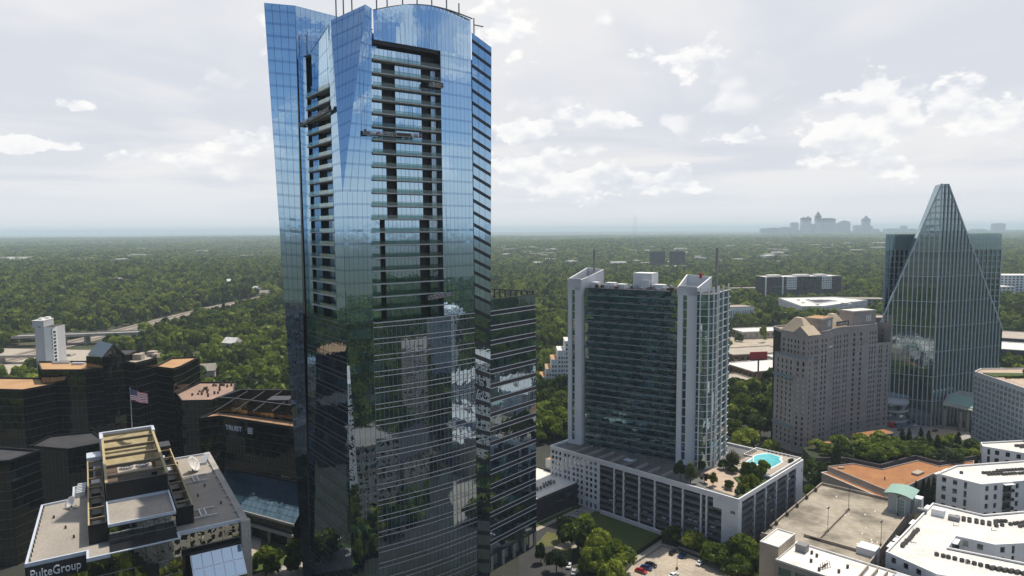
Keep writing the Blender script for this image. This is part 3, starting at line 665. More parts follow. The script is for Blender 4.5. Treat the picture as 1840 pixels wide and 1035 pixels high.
rt, pp, cc = gblock('black_office_block', 'black mirrored block with narrow bright orange flat roof before green wood', 'office block', [(-186, 350), (-173.5, 344), (-172.5, 350), (-175, 377), (-189, 374)], 55.8, roofm=M_ORANGE, **BK)
rt, pp, cc = gblock('black_office_block', 'low black mirrored block with pinkish cluttered roof stepping down towards the wood', 'office block', [(-173, 345), (-163, 330), (-148.5, 331), (-145, 350), (-153, 371), (-173, 372)], 42.6, roofm=surf('pink_roof', (.36, .24, .18), (.28, .19, .15), scale=.2, fine=1.), **BK)
for k in range(26):
    x, y = random.uniform(-164, -152), random.uniform(340, 366); box('roof_vent', x - cc[0] - .4, x - cc[0] + .4, y - cc[1] - .4, y - cc[1] + .4, 42.6, 42.6 + random.uniform(.8, 1.9), M_TIMB, rt)
gblock('black_office_block', 'dark low glass box with bluish roof in front of the black office blocks', 'office block', [(-211, 291), (-191, 286), (-180, 296), (-196, 312), (-212, 306)], 32.8, roofm=M_TAR, **BK)
gblock('black_office_block', 'dark glass block cut by the left edge beside lettered roof', 'office block', [(-215, 243), (-189, 250), (-186, 262), (-215, 268)], 40.3, roofm=M_TAR, **BK)
# bank building with lettering
rt, pp, cc = gblock('black_bank_building', 'black mirrored bank building with white lettering and dark rooftop plant screen', 'office building', [(-140.6, 299.7), (-133.6, 304), (-74, 276), (-66, 292), (-74, 330), (-136, 332)], 42, roofm=surf('bank_roof', (.42, .25, .14), (.34, .21, .12), scale=.1, fine=1.), **BK)
def bank():
    P = lambda x, y: (x - cc[0], y - cc[1])
    pts = [P(-137, 312), P(-128.5, 309.6), P(-74, 286), P(-70, 300), P(-80, 325), P(-133, 328)]
    q = []; 
    for i in (0, 1, 2):
        a, b = pts[i], pts[i + 1]; L = math.hypot(b[0] - a[0], b[1] - a[1]); n = round(L / 2.6)
        for k in range(n):
            f = patch((*a, 42), (*b, 42), (*b, 49), (*a, 49)); q.append(([tuple(f((k + .04) / n, .02)), tuple(f((k + .96) / n, .02)), tuple(f((k + .96) / n, 1)), tuple(f((k + .04) / n, 1))], M_GOLDG))
    emit(rt, q, 'screen_panel', 100); parapet('screen_frame', pts, 42, 48.9, .4, M_BLACK, rt); parapet('screen_cap', pts, 49, 49.4, .8, M_DARK, rt)
    for k in range(7):
        t = k / 6; box('screen_beam', *(lambda x: (x - .2, x + .2))(pts[1][0] + 50 * t), pts[2][1] + 2, pts[1][1] + 16, 48.6, 49.1, M_DARK, rt)
    for x, y in ((-112, 305), (-98, 300)): box('plant_cover', x - cc[0], x + 10 - cc[0], y - cc[1], y + 8 - cc[1], 42, 49.6, M_DARK, rt)
    for k in range(8): box('roof_duct', -92 + 2.3 * k - cc[0], -90.6 + 2.3 * k - cc[0], 304 - cc[1], 310 - cc[1], 49.6, 50.1, M_STEEL, rt)
M_GOLDG = glass('gold_screen_glass', (.85, .7, .42), .34, (.10, .075, .035))
bank()
def text(name, s, size, mat, parent, loc, rot, ext=.12):
    c = bpy.data.curves.new(name, 'FONT'); c.body = s; c.size = size; c.extrude = ext; c.resolution_u = 3
    o = bpy.data.objects.new(name, c); COL.objects.link(o); c.materials.append(mat); bpy.context.view_layer.update()
    m = bpy.data.meshes.new_from_object(o.evaluated_get(bpy.context.evaluated_depsgraph_get())); bpy.data.objects.remove(o)
    m.materials.clear(); m.materials.append(mat); o = bpy.data.objects.new(name, m); COL.objects.link(o); o.parent = parent; o.location = loc; o.rotation_euler = rot; return o
M_SIGN = plain('sign_white', (.85, .85, .85), .4)
fa = math.atan2(276 - 304, -74 + 133.6)
tx = text('sign_lettering', 'TRUIST', 3.1, M_SIGN, rt, (-129.5 - cc[0] - .12, 301.95 - cc[1] - .35, 37.2), (R(90), 0, fa))
def logo():
    a = Acc(); M = Matrix.Translation((-117.2 - cc[0] - .1, 296.2 - cc[1] - .4, 36.9)) @ Matrix.Rotation(fa, 4, 'Z')
    for x0, x1, z0, z1 in ((0, 2.6, 0, .3), (0, 2.6, 2.4, 2.7), (0, .3, .3, 2.4), (2.3, 2.6, .3, 2.4), (.6, 2., 1.75, 2.), (.6, 2., .7, .95), (.6, .85, .95, 1.75), (1.75, 2., .95, 1.75), (1.2, 1.4, .95, 1.75)): a.box(x0, x1, -.15, .05, z0, z1, M=M)
    a.build('sign_emblem', M_SIGN, rt)
logo()
# low glazed atrium beside the bank
AT = thing('atrium_pavilion', 'low entrance pavilion with sloping blue glass roof below black bank building', 'pavilion', (-110, 285, 0))
def atrium():
    P = lambda x, y, z: (x + 110, y - 285, z)
    f = patch(P(-126, 280, 11.5), P(-86, 258.5, 11.5), P(-84, 282, 19), P(-132, 305, 19)); q = []
    for i in range(16):
        for j in range(7):
            g = .03; jz = random.gauss(0, .01)
            q.append(([tuple(f((i + g) / 16, (j + g) / 7, jz)), tuple(f((i + 1 - g) / 16, (j + g) / 7, -jz)), tuple(f((i + 1 - g) / 16, (j + 1 - g) / 7, jz)), tuple(f((i + g) / 16, (j + 1 - g) / 7, 0))], M_ATR))
    emit(AT, q, 'roof_pane', 120)
    base = [P(-126, 281, 0)[:2], P(-87, 260, 0)[:2], P(-84.5, 281, 0)[:2], P(-131, 303.5, 0)[:2]]
    mesh('roof_frame', [P(-126, 280, 11.3), P(-86, 258.5, 11.3), P(-84, 282, 18.8), P(-132, 305, 18.8)], [(0, 1, 2, 3)], M_DARK, AT)
    prism('wall', [(b[0] * .97, b[1] * .97) for b in base], 6.5, [11.2, 11.2, 18.6, 18.6], G_BLACK, AT)
    e = Acc(); e.bar(P(-126, 280, 11.2), P(-86, 258.5, 11.2), .5, 1.0); e.bar(P(-126, 280.5, 6.3), P(-87, 259.5, 6.3), 1.2, 1.0); e.build('eaves', M_CONC, AT)
    for t in (0, .22, .45, .7, .95):
        x, y = -126 + 38.5 * t, 281 - 20.6 * t; box('column', x + 110 - .6, x + 110 + .6, y - 285 + .3, y - 285 + 1.5, 0, 6, M_CONC, AT)
    prism('glass_front', [(b[0] * .9, b[1] * .9 + 1) for b in base], 0, 6.4, G_BLACK, AT)
atrium()

# ---------------- lettered office building, lower left ----------------
PB = thing('lettered_office_building', 'office building with gravel roofs, white name lettering and open rooftop plant well', 'office building', (-119.3, 160.2, 0), 32)
def pulte():
    Q = []; T = []
    ZR = 45.
    out = [(0, 0), (12.8, 0), (12.8, -5), (34, -5), (34, -1), (50.5, -1), (50.5, 67), (37, 67), (37, 76), (15, 76), (15, 54), (9.3, 54), (9.3, 43), (1.5, 42)]
    prism('core', [(.15, .15), (12.95, .15), (12.95, -4.85), (33.85, -4.85), (33.85, 6), (50.35, 6), (50.35, 66.8), (36.8, 66.8), (36.8, 75.8), (15.2, 75.8), (15.2, 53.8), (9.5, 53.8), (9.5, 42.8), (1.6, 41.8)], 0, ZR - .02, M_BLACK, PB)
    prism('gravel_roof', [(.1, .1), (12.9, .1), (12.9, -4.9), (33.9, -4.9), (33.9, -.9), (50.4, -.9), (50.4, 66.9), (36.9, 66.9), (36.9, 75.9), (15.1, 75.9), (15.1, 53.9), (9.4, 53.9), (9.4, 42.9), (1.6, 41.9)], ZR - .02, ZR, M_GRAVEL, PB)
    parapet('parapet', out, ZR - .4, ZR + .55, .55, M_STEELW, PB)
    for (a, b) in (((0, 0), (12.8, 0)), ((12.8, -5), (34, -5)), ((34, -1), (50, -1))):
        n = max(2, round((b[0] - a[0]) / 2.6)); z1 = ZR - .5
        rows = []; tr = []
        zz = z1
        zstop = 0 if a[0] < 30 else 40.5
        while zz > zstop + .1:
            rows.append((max(zstop, zz - 4.1) , zz)); zz -= 4.1
        rows = [((p - zstop) / (z1 - zstop), (q - zstop) / (z1 - zstop), 'g') for p, q in rows]
        curtain(Q, T, patch((*a, zstop), (*b, zstop), (*b, z1), (*a, z1)), n, rows, {'g': G_PULTE}, jit=.006, trim=[r[0] for r in rows], tm=M_GREY, tw=.2)
    # dark sign band and lettering
    box('sign_band', .3, 12.7, -.25, -.02, 40.4, ZR - .4, M_DARK, PB)
    text('sign_lettering', 'PulteGroup', 3.1, M_SIGN, PB, (.9, -.42, 41.6), (R(90), 0, 0), .12).scale = (.73, 1.0, 1)
    # west face
    curtain(Q, T, patch((1.5, 42, 0), (0, 0, 0), (0, 0, 44.5), (1.5, 42, 44.5)), 16, [(k / 11, (k + 1) / 11, 'g') for k in range(11)], {'g': G_PULTE}, jit=.006)
    # right side wall with concrete end pier
    box('side_wall', 49.6, 51.4, -1.5, 67.3, 33, ZR + .6, M_CONC, PB); box('end_pier', 49.4, 51.8, -3.2, -1.5, 10, ZR + .6, M_CONC, PB)
    box('side_wall_lower', 49.9, 51.2, -1.4, 67, 0, 33, G_PULTE, PB)
    # notch with terrace and sloping skylight at the right front
    box('recess_wall', 34.2, 49.5, 5.7, 5.95, 30, ZR - .3, G_PULTE, PB); box('recess_floor', 34.2, 49.5, -1, 6, 38.6, 39.0, M_TAR, PB)
    f = patch((36.5, -9, 33.5), (49.2, -9, 33.5), (49.2, -1.2, 38.5), (36.5, -1.2, 38.5))
    for i in range(5):
        for j in range(2): Q.append(([tuple(f((i + .04) / 5, (j + .04) / 2)), tuple(f((i + .96) / 5, (j + .04) / 2)), tuple(f((i + .96) / 5, (j + .96) / 2)), tuple(f((i + .04) / 5, (j + .96) / 2))], M_SOL))
    mesh('skylight_frame', [(36.3, -9.2, 33.3), (49.4, -9.2, 33.3), (49.4, -1.1, 38.4), (36.3, -1.1, 38.4)], [(0, 1, 2, 3)], M_SIGN, PB)
    prism('skylight_base', [(36.4, -9.1), (49.3, -9.1), (49.3, 0), (36.4, 0)], 22, [33.2, 33.2, 38.3, 38.3], M_BLACK, PB)
    curtain(Q, T, patch((36.3, -9.15, 24), (49.4, -9.15, 24), (49.4, -9.15, 33.2), (36.3, -9.15, 33.2)), 6, [(0, .5, 'g'), (.5, 1, 'g')], {'g': G_PULTE})
    box('lower_terrace', 34, 52, -24, -9.2, 22, 23, M_PAVE, PB); box('front_block', 13, 34, -16, -5.1, 0, 27, G_PULTE, PB)
    # centre penthouse
    box('penthouse', 18, 33.6, 2, 20.2, ZR, 49.7, M_DARK, PB); box('penthouse_roof', 18.2, 33.4, 2.2, 20, 49.7, 49.75, M_GRAVEL, PB)
    parapet('penthouse_parapet', [(17.8, 1.8), (33.8, 1.8), (33.8, 20.2), (17.8, 20.2)], 49.75, 50.5, .4, M_STEELW, PB)
    curtain(Q, T, patch((18, 1.75, 40), (33.6, 1.75, 40), (33.6, 1.75, 49.6), (18, 1.75, 49.6)), 6, [(0, .33, 'g'), (.33, .66, 'g'), (.66, 1, 'g')], {'g': G_PULTE}, jit=.006, trim=[0, .33, .66], tm=M_GREY, tw=.15)
    box('penthouse_front', 17.9, 33.7, -5., 1.7, 38, 45.3, M_BLACK, PB)
    curtain(Q, T, patch((17.9, -5.12, 36), (33.7, -5.12, 36), (33.7, -5.12, 45.3), (17.9, -5.12, 45.3)), 6, [(0, .5, 'g'), (.5, 1, 'g')], {'g': G_PULTE}, jit=.006)
    box('screen_wall', 18.0, 33.6, 20.2, 20.6, 49.7, 55.4, M_BLACK, PB)
    for x in (18.0, 33.2): box('well_wall', x, x + .5, 20.6, 75.5, 47, 55.4, M_GOLD, PB)
    box('well_wall', 18.5, 33.2, 75.2, 75.7, 47, 55.4, M_GOLD, PB); box('well_floor', 18.4, 33.3, 20.6, 75.2, 46.9, 47.1, M_TIMB, PB)
    mesh('well_back_panel', [(18.5, 62, 48), (33.2, 62, 48), (33.2, 75, 54.6), (18.5, 75, 54.6)], [(0, 1, 2, 3)], M_GOLD, PB)
    for y in (28, 38, 48, 58, 68): box('well_beam', 18.2, 33.5, y - .35, y + .35, 54.4, 55.3, M_BEAM, PB)
    for x in (17.9, 33.3): box('well_cap', x - .1, x + .6, 20.4, 76, 55.4, 55.8, M_GOLD, PB)
    box('well_cap', 17.4, 34.2, 75.2, 76.3, 55.4, 56.2, M_STEELW, PB); box('corner_panel', 17.3, 18.3, 68, 76.2, 52, 56.1, M_STEELW, PB); box('corner_panel', 33.4, 34.3, 70, 76.2, 52, 56.1, M_STEELW, PB)
    box('cooling_tower', 21.5, 31, 38, 46.5, 47, 52.2, M_PAVE, PB)
    for x in (24., 28.5):
        a = Acc(); a.tube((x, 42.4, 52.1), (x, 42.4, 52.9), 1.9, 1.9, 20); fo = a.build('fan_ring', M_STEEL, PB)
        for k in range(6):
            t = k * math.pi / 6; box('fan_blade', x - 1.8, x + 1.8, 42.3, 42.5, 52.92, 52.98, M_DARK, PB, rz=t)
    box('duct', 21, 30, 28, 31, 47, 50.5, M_GREY, PB); box('duct', 30.5, 32, 35, 38, 47, 52, M_DARK, PB)
    for x0, x1 in ((13.4, 17.6), (34.2, 38.4)):
        box('side_screen', x0, x0 + .35, 5, 70, ZR, 50.2, M_GOLD if x0 < 20 else M_BLACK, PB); box('side_screen', x1 - .35, x1, 5, 70, ZR, 50.2, M_BLACK if x0 < 20 else M_GOLD, PB)
        box('side_screen', x0, x1, 4.7, 5, ZR - 2, 50.2, M_BLACK, PB)
        for y in (10, 18, 27, 36, 45, 54, 63): box('screen_beam', x0 + .3, x1 - .3, y - .25, y + .25, 49.6, 50.1, M_BEAM, PB)
        for y in (13, 22, 31, 40, 50): box('air_handler', x0 + .9, x1 - .9, y - 2, y + 2, ZR, ZR + 2.4, (M_GREY, M_DARK, M_STEEL)[int(y) % 3], PB)
        box('screen_tip', x0 - .1, x1 + .1, 64, 70.4, 48, 51.2, M_STEELW if x0 < 20 else M_DARK, PB)
    # roof ladders and pipe racks
    for cx, cy_ in ((41.3, 10), (43.3, 41)):
        a = Acc()
        for dx in (-.7, .7): a.bar((cx + dx, cy_ - 3, ZR + .5), (cx + dx, cy_ + 3, ZR + .5), .28)
        for dy in (-3, 3): a.bar((cx - 3.6, cy_ + dy, ZR + .4), (cx + 3.6, cy_ + dy, ZR + .4), .3)
        for k in range(5): a.bar((cx - .7, cy_ - 2.2 + 1.1 * k, ZR + .5), (cx + .7, cy_ - 2.2 + 1.1 * k, ZR + .5), .2)
        a.build('pipe_rack', M_STEEL, PB)
    for k in range(6): box('vent_louvre', 10.2 + .1 * k, 12.6 + .1 * k, 44 + 1.6 * k, 45 + 1.6 * k, ZR, ZR + 1.6, M_STEEL, PB)
    for k in range(14): box('drain_post', .8 + .1 * k, 1.1 + .1 * k, 2 + 2.9 * k, 2.3 + 2.9 * k, ZR, ZR + .9, M_DARK, PB)
    for k in range(9): box('light_bracket', 49.0, 49.9, 6 + 6.6 * k, 6.25 + 6.6 * k, ZR, ZR + .7, M_STEEL, PB)
    for k in range(8): box('vent_box', 46.5 + .35 * k, 48.6 + .35 * k, 55 + 1.3 * k, 55.7 + 1.3 * k, ZR, ZR + .9, M_STEEL, PB)
    for x, y in ((8, 20), (5, 30), (10, 12), (42, 25), (39.6, 30), (45, 33), (40, 61), (47, 15)): box('roof_vent', x - .25, x + .25, y - .25, y + .25, ZR, ZR + .8, M_TIMB, PB)
    box('brick_kerb', 37.6, 39.8, 30, 33.6, ZR, ZR + .4, M_RUST, PB)
    emit(PB, Q, 'glass_pane', 200); emit(PB, T, 'floor_line', 60)
M_BEAM = plain('brown_steel_beam', (.20, .15, .09), .6)
M_STEELW = plain('pale_blue_metal_coping', (.50, .54, .60), .45, .1)
G_PULTE = glass('office_glass', (.85, .82, .70), .40, (.006, .007, .008), (.03, .03, .025), wob=.02)
pulte()
def plt(x, y): 
    c, s = math.cos(R(32)), math.sin(R(32)); return (-119.3 + x * c - y * s, 160.2 + x * s + y * c)
def dish(label, x, y, z, r, az, el):
    px, py = plt(x, y); t = thing('satellite_dish', label, 'satellite dish', (px, py, z), 32, 'satellite dishes on the lettered building')
    n = Vector((math.sin(R(az)) * math.cos(R(el)), math.cos(R(az)) * math.cos(R(el)), math.sin(R(el)))); q = n.to_track_quat('Z', 'Y'); v = []; f = []; K = 28
    for i in range(6):
        rr = r * i / 5; 
        for k in range(K): v.append(tuple(q @ Vector((rr * math.cos(2 * math.pi * k / K), rr * math.sin(2 * math.pi * k / K), .28 * rr * rr / r)) + Vector((0, 0, r * .95))))
    for i in range(5):
        for k in range(K): f.append((i * K + k, i * K + (k + 1) % K, (i + 1) * K + (k + 1) % K, (i + 1) * K + k))
    d = mesh('reflector', v, f, M_ROOFW, t, True); so_ = d.modifiers.new('s', 'SOLIDIFY'); so_.thickness = .08
    a = Acc(); tip = q @ Vector((0, 0, r * .9)) + Vector((0, 0, r * .95))
    for k in range(3): a.bar(q @ Vector((r * .95 * math.cos(k * 2.1), r * .95 * math.sin(k * 2.1), r * .25)) + Vector((0, 0, r * .95)), tip, .07)
    a.build('feed_arm', M_STEEL, d)
    b = Acc(); b.tube((0, 0, 0), (0, 0, r * .95), .22, .18, 10); b.bar((-1.2, -1.2, .1), (1.2, 1.2, .1), .25); b.bar((-1.2, 1.2, .1), (1.2, -1.2, .1), .25); b.bar((0, .6, .1), tuple(q @ Vector((0, -.4 * r, 0)) + Vector((0, 0, r * .95))), .12); b.build('mount', M_GREY, t)
dish('large white satellite dish on the gravel roof right of the plant well', 43.5, 49.5, 45, 2.7, 125, 30)
dish('small white satellite dish on the lower left gravel roof', 9.2, 36, 45, 1.75, -120, 35)
# flag
def flag():
    px, py = plt(27.5, 75.6); t = thing('flagpole', 'tall silver flagpole above the open plant well of the lettered building', 'flagpole', (px, py, 55.5))
    a = Acc(); a.tube((0, 0, -2), (0, 0, 15.2), .16, .09, 10); a.build('pole', M_STEEL, t)
    b = Acc(); b.tube((0, 0, 15.2), (0, 0, 15.45), .2, .12, 10); b.build('finial', M_STEEL, t)
    fl = thing('flag', 'waving red white and blue striped flag with white stars', 'flag', (px, py, 55.5))
    L, H = 6.6, 4.1; nx, nz = 26, 13
    def p(u, v):  # u along, v from top
        x = u * L; s = math.sin(u * 7.5 - .6 + v * .8) * .42 * (u ** .6); dr = -1.55 * u ** 1.15
        return (x * .93 + .1, -.1 + s - .25 * x * .3, 15.0 - v * H * (1 - .06 * u) + dr + .12 * math.sin(u * 9))
    mats = (M_FR, M_SIGN, M_FB)
    for nm, cond, m in (('red_stripes', lambda i, j: j % 2 == 0 and not (i < 10 and j < 7), M_FR), ('white_stripes', lambda i, j: j % 2 == 1 and not (i < 10 and j < 7), M_SIGN), ('canton', lambda i, j: i < 10 and j < 7, M_FB)):
        v = []; f = []
        for i in range(nx):
            for j in range(nz):
                if cond(i, j):
                    n = len(v); v += [p(i / nx, j / nz), p((i + 1) / nx, j / nz), p((i + 1) / nx, (j + 1) / nz), p(i / nx, (j + 1) / nz)]; f.append((n, n + 3, n + 2, n + 1))
        o = mesh(nm, v, f, m, fl); so_ = o.modifiers.new('s', 'SOLIDIFY'); so_.thickness = .02
    st = Acc()
    for r_ in range(5):
        for c_ in range(6):
            u, v = (c_ + .6 + .25 * (r_ % 2)) * .385 / 6.6, (r_ + .65) * .54 / 5.4; c0 = Vector(p(u, v)); d1 = (Vector(p(u + .01, v)) - c0).normalized() * .12; d2 = (Vector(p(u, v + .01)) - c0).normalized() * .12
            nn = d1.cross(d2).normalized() * .03
            for s in (-1, 1):
                pts = []
                for k in range(10):
                    rr = 1 if k % 2 == 0 else .42; an = k * math.pi / 5; pts.append(c0 + nn * s + d1 * math.sin(an) * rr - d2 * math.cos(an) * rr)
                st.quad(*pts)
    st.build('stars', M_SIGN, fl)
M_FR = plain('flag_red', (.50, .03, .05), .7); M_FB = plain('flag_blue', (.02, .03, .13), .7)
flag()
# ---------------- cars ----------------
CARP = {}
def car_proto(col, name):
    t = bpy.data.objects.new('parked_car', None); COL.objects.link(t); t['category'] = 'car'
    prof = [(-2.25, .35), (-2.3, .75), (-2.15, .95), (-1.55, 1.0), (-1.0, 1.42), (.55, 1.45), (1.25, .98), (2.1, .82), (2.3, .6), (2.25, .35)]
    v = []; n = len(prof)
    for s in (-1, 1):
        for x, z in prof: v.append((x, s * (.9 if z < 1.1 else .68), z))
    f = [tuple(range(n))[::-1], tuple(range(n, 2 * n))] + [(i, (i + 1) % n, n + (i + 1) % n, n + i) for i in range(n)]
    mesh('body', v, f, col, t)
    g = Acc()
    for s in (-1, 1): g.quad(*[(x, s * y, z) for x, y, z in ((-1.35, .84, 1.06), (1.0, .84, 1.03), (.5, .71, 1.38), (-.95, .71, 1.36))][::s])
    g.quad((1.22, -.72, 1.02), (1.22, .72, 1.02), (.62, .6, 1.44), (.62, -.6, 1.44)); g.quad((-1.5, .72, 1.05), (-1.5, -.72, 1.05), (-1.06, -.6, 1.43), (-1.06, .6, 1.43))
    for q in range(len(g.v)): g.v[q] = (g.v[q][0] * 1.02, g.v[q][1] * 1.04, g.v[q][2] + .015)
    g.build('window_glass', M_CARG, t)
    for x in (-1.4, 1.4):
        for y in (-.82, .82):
            w = Acc(); w.tube((x, y - .1, .33), (x, y + .1, .33), .33, .33, 12); wo = w.build('wheel', M_BLACK, t); rm = Acc(); rm.tube((x, y - .115, .33), (x, y + .115, .33), .2, .2, 8); rm.build('rim', M_STEEL, wo)
    for y in (-.6, .6):
        box('headlight', 2.2, 2.32, y - .18, y + .18, .6, .75, M_SIGN, t)
    kids(t); CARP[name] = t; t['_used'] = 0; return t
M_CARG = plain('car_glass', (.01, .012, .015), .08, 0, .6)
for nm, c in (('white', (.75, .75, .74)), ('black', (.012, .012, .014)), ('red', (.30, .008, .012)), ('blue', (.012, .03, .12)), ('silver', (.38, .39, .40)), ('grey', (.10, .10, .11))):
    car_proto(plain('car_paint_' + nm, c, .25, 0, .6), nm)
USED = {}
def car(colr, x, y, z, deg, label, group=None):
    p = CARP[colr]
    if colr not in USED:
        USED[colr] = 1; p.location = (x, y, z); p.rotation_euler = (0, 0, R(deg)); p['label'] = label
        if group: p['group'] = group
        return p
    q = copy_tree(p, (x, y, z), deg, None, label, group)
    if not group and 'group' in q: del q['group']
    return q

# ---------------- condominium tower on its garage ----------------
GA = thing('parking_garage', 'white podium garage with open parking levels and planted pool terrace on top', 'garage', (85, 250, 0), 45.5)
def garage():
    Q = []; A = Acc(); ZT = 24.; ZD = 23.
    # white wall with square windows, left end (u runs right, seen from outside: +y -> 0)
    cols = [1.5, 3.7, 6.0, 9.0, 11.2, 14.2, 16.5, 18.8, 21.8, 24.2, 26.7]; wins = []
    for r_ in range(7):
        for c in cols: wins.append((c - .75, c + .75, 5.0 + 2.6 * r_, 6.65 + 2.6 * r_))
    for c in cols[5:]: wins.append((c - .6, c + .6, .6, 3.0))
    wall_face(Q, A, (0, 94.3), (0, -1), wins, 29.2, 0, ZT, .35, G_WIN)
    # solid right end of the long front, with stepped edge and vent
    wall_face(Q, A, (0, 6.8), (0, -1), [(3.6, 5.6, 17.6, 18.8, M_GREY)], 6.8, 0, ZT, .12)
    wall_face(Q, A, (0, 10.4), (0, -1), [], 3.6, 18.2, ZT, .12)
    wall_face(Q, A, (0, 0), (1, 0), [], 3.0, 0, ZT); wall_face(Q, A, (54.6, 0), (1, 0), [(5.2, 6.2, 18.5, 20.5, M_GREY)], 7.0, 0, ZT, .2)
    A.build('wall', M_WHITE2, GA); emit(GA, Q, 'window_pane', 120)
    # fascia along the top and low wall at the foot
    box('fascia', -.12, .5, 6.9, 65.0, 21.9, ZT, M_WHITE2, GA); box('fascia', 3.0, 54.6, -.12, .5, 22.3, ZT, M_WHITE2, GA); box('foot_wall', -1.2, -.6, 16, 64, 0, 1.7, M_WHITE2, GA)
    # decks, columns, parapet beams
    for k in range(8):
        z = 2.9 * k
        box('parking_deck', .9, 60.5, .9, 93.5, z - .25, z + .05, M_CONC, GA)
        if k:
            for a, b in ((10.4 if k > 5 else 6.9, 13.1), (13.3, 15.5), (15.7, 23.6), (23.8, 29.1), (29.3, 36.7), (36.9, 44.4), (44.6, 52.4), (52.6, 57.4), (57.6, 65.2)):
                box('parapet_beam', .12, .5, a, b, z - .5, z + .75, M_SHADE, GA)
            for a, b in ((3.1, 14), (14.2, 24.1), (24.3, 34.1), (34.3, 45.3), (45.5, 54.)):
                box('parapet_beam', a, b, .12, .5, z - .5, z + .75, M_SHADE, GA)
    for y in (13.2, 15.6, 23.7, 29.2, 36.8, 44.5, 52.5, 57.5): box('column', -.05, .75, y - .35, y + .35, 0, 22, M_WHITE2, GA)
    for x in (14.1, 24.2, 34.2, 45.4, 54.3): box('column', x - .3, x + .3, -.05, .75, 0, 22.4, M_WHITE2, GA)
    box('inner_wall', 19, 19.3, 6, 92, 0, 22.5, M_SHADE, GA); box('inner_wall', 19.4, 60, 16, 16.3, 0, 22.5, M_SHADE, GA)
    box('back_wall', 60.8, 61.3, .5, 94.2, 0, ZT, M_WHITE2, GA); box('end_wall', .3, 61, 93.8, 94.2, 0, ZT, M_WHITE2, GA)
    box('terrace_slab', .45, 60.9, .45, 93.9, 22.2, ZD, M_TERR, GA)
    parapet('terrace_parapet', [(-.15, -.15), (61.5, -.15), (61.5, 94.4), (-.15, 94.4)], ZD, ZT + .15, .55, M_WHITE, GA)
    box('end_annex', 4, 30, 94.4, 101, 0, 15, M_WHITE2, GA); box('end_annex_roof', 4.2, 29.8, 94.5, 100.8, 15, 15.1, M_ORANGE, GA)
    # pool terrace
    box('pool_platform', 30, 60.8, 1.2, 21, ZD, 24.3, M_PAVE, GA); parapet('pool_wall', [(29.6, .7), (61, .7), (61, 21.4), (48, 21.4), (48, 17), (29.6, 8)], 24.3, 25.0, .4, M_WHITE, GA)
    pl = [(40, 5.4), (51, 5.2), (54, 7.6), (57, 8.0), (58.2, 14.5), (52, 17.2), (41.5, 16)]
    pc = prism('pool_coping', [(p[0] + (.6 if p[0] > 49 else -.6), p[1] + (.6 if p[1] > 10 else -.6)) for p in pl], 24.3, 24.42, M_WHITE, GA); prism('pool_water', pl, 24.42, 24.46, M_POOL, pc)
    box('fire_pit', 9, 11.4, 9.2, 11.6, ZD, ZD + .7, M_PAVE, GA); prism('patio_paving', [(4, 1.5), (29, 1.5), (29, 24), (18, 26), (6, 16)], ZD, ZD + .05, M_PATIO, GA)
    prism('planting_bed', [(2, 1.4), (28, 1.4), (31, 9), (22, 13), (14, 5)], ZD + .05, ZD + .5, M_GRASS, GA)
    for k in range(8): box('terrace_divider', 1.2, 9.5 + k * .7, 34 + 6.5 * k, 34.5 + 6.5 * k, ZD, ZD + 1.3, M_CONC, GA)
    box('terrace_canopy', 3, 6, 51, 55, ZD + 2.5, ZD + 2.7, M_STEELW, GA)
M_TERR = surf('terrace_paving', (.16, .155, .15), (.11, .11, .11), scale=.2); M_SHADE = surf('shaded_garage_concrete', (.15, .155, .165), (.11, .115, .125), scale=.3); M_PATIO = surf('patio_stone', (.50, .38, .28), (.42, .32, .25), scale=.4)  # M_SHADE: dim garage interior put into the colour of beams and inner walls
garage()
def gw(x, y, z=0.):
    c, s = math.cos(R(45.5)), math.sin(R(45.5)); return (85 + x * c - y * s, 250 + x * s + y * c, z)
for i, (x, y, k, c) in enumerate([(3.4, 61, 0, 'silver'), (3.2, 60, 2, 'white'), (3.5, 55, 2, 'grey'), (3.3, 50, 2, 'silver'), (3.4, 47, 1, 'white'), (3.2, 42, 2, 'silver'), (3.4, 40, 1, 'white'), (3.3, 33, 2, 'white'), (3.4, 31, 1, 'grey'), (3.2, 26, 2, 'silver'), (3.3, 21, 3, 'white'), (3.2, 18.5, 3, 'white'), (3.4, 20, 4, 'silver'), (3.2, 18, 2, 'white'), (3.3, 9, 4, 'silver'), (3.4, 8.6, 3, 'black'), (3.3, 11, 3, 'white'), (3.3, 12, 2, 'silver'), (3.2, 63, 4, 'grey'), (3.3, 62, 5, 'silver'), (3.4, 34.5, 4, 'grey'), (3.3, 27, 5, 'grey'), (3.2, 38, 3, 'silver'), (3.4, 48, 3, 'black')]):
    car(c, *gw(x, y, 2.9 * k + .06), 45.5 + (180 if i % 2 else 0), '%s car parked inside the open levels of the podium garage' % c, 'cars inside the podium garage')
for i, (x, y, k, c) in enumerate([(18, 3.4, 6, 'grey'), (28, 3.4, 6, 'silver'), (38, 3.4, 6, 'grey'), (17, 3.4, 5, 'blue'), (50, 3.4, 6, 'white'), (31, 3.4, 5, 'silver'), (39, 3.4, 4, 'grey')]):
    car(c, *gw(x, y, 2.9 * k + .06), 135.5, '%s car parked behind the shorter side of the podium garage' % c, 'cars inside the podium garage, short side')

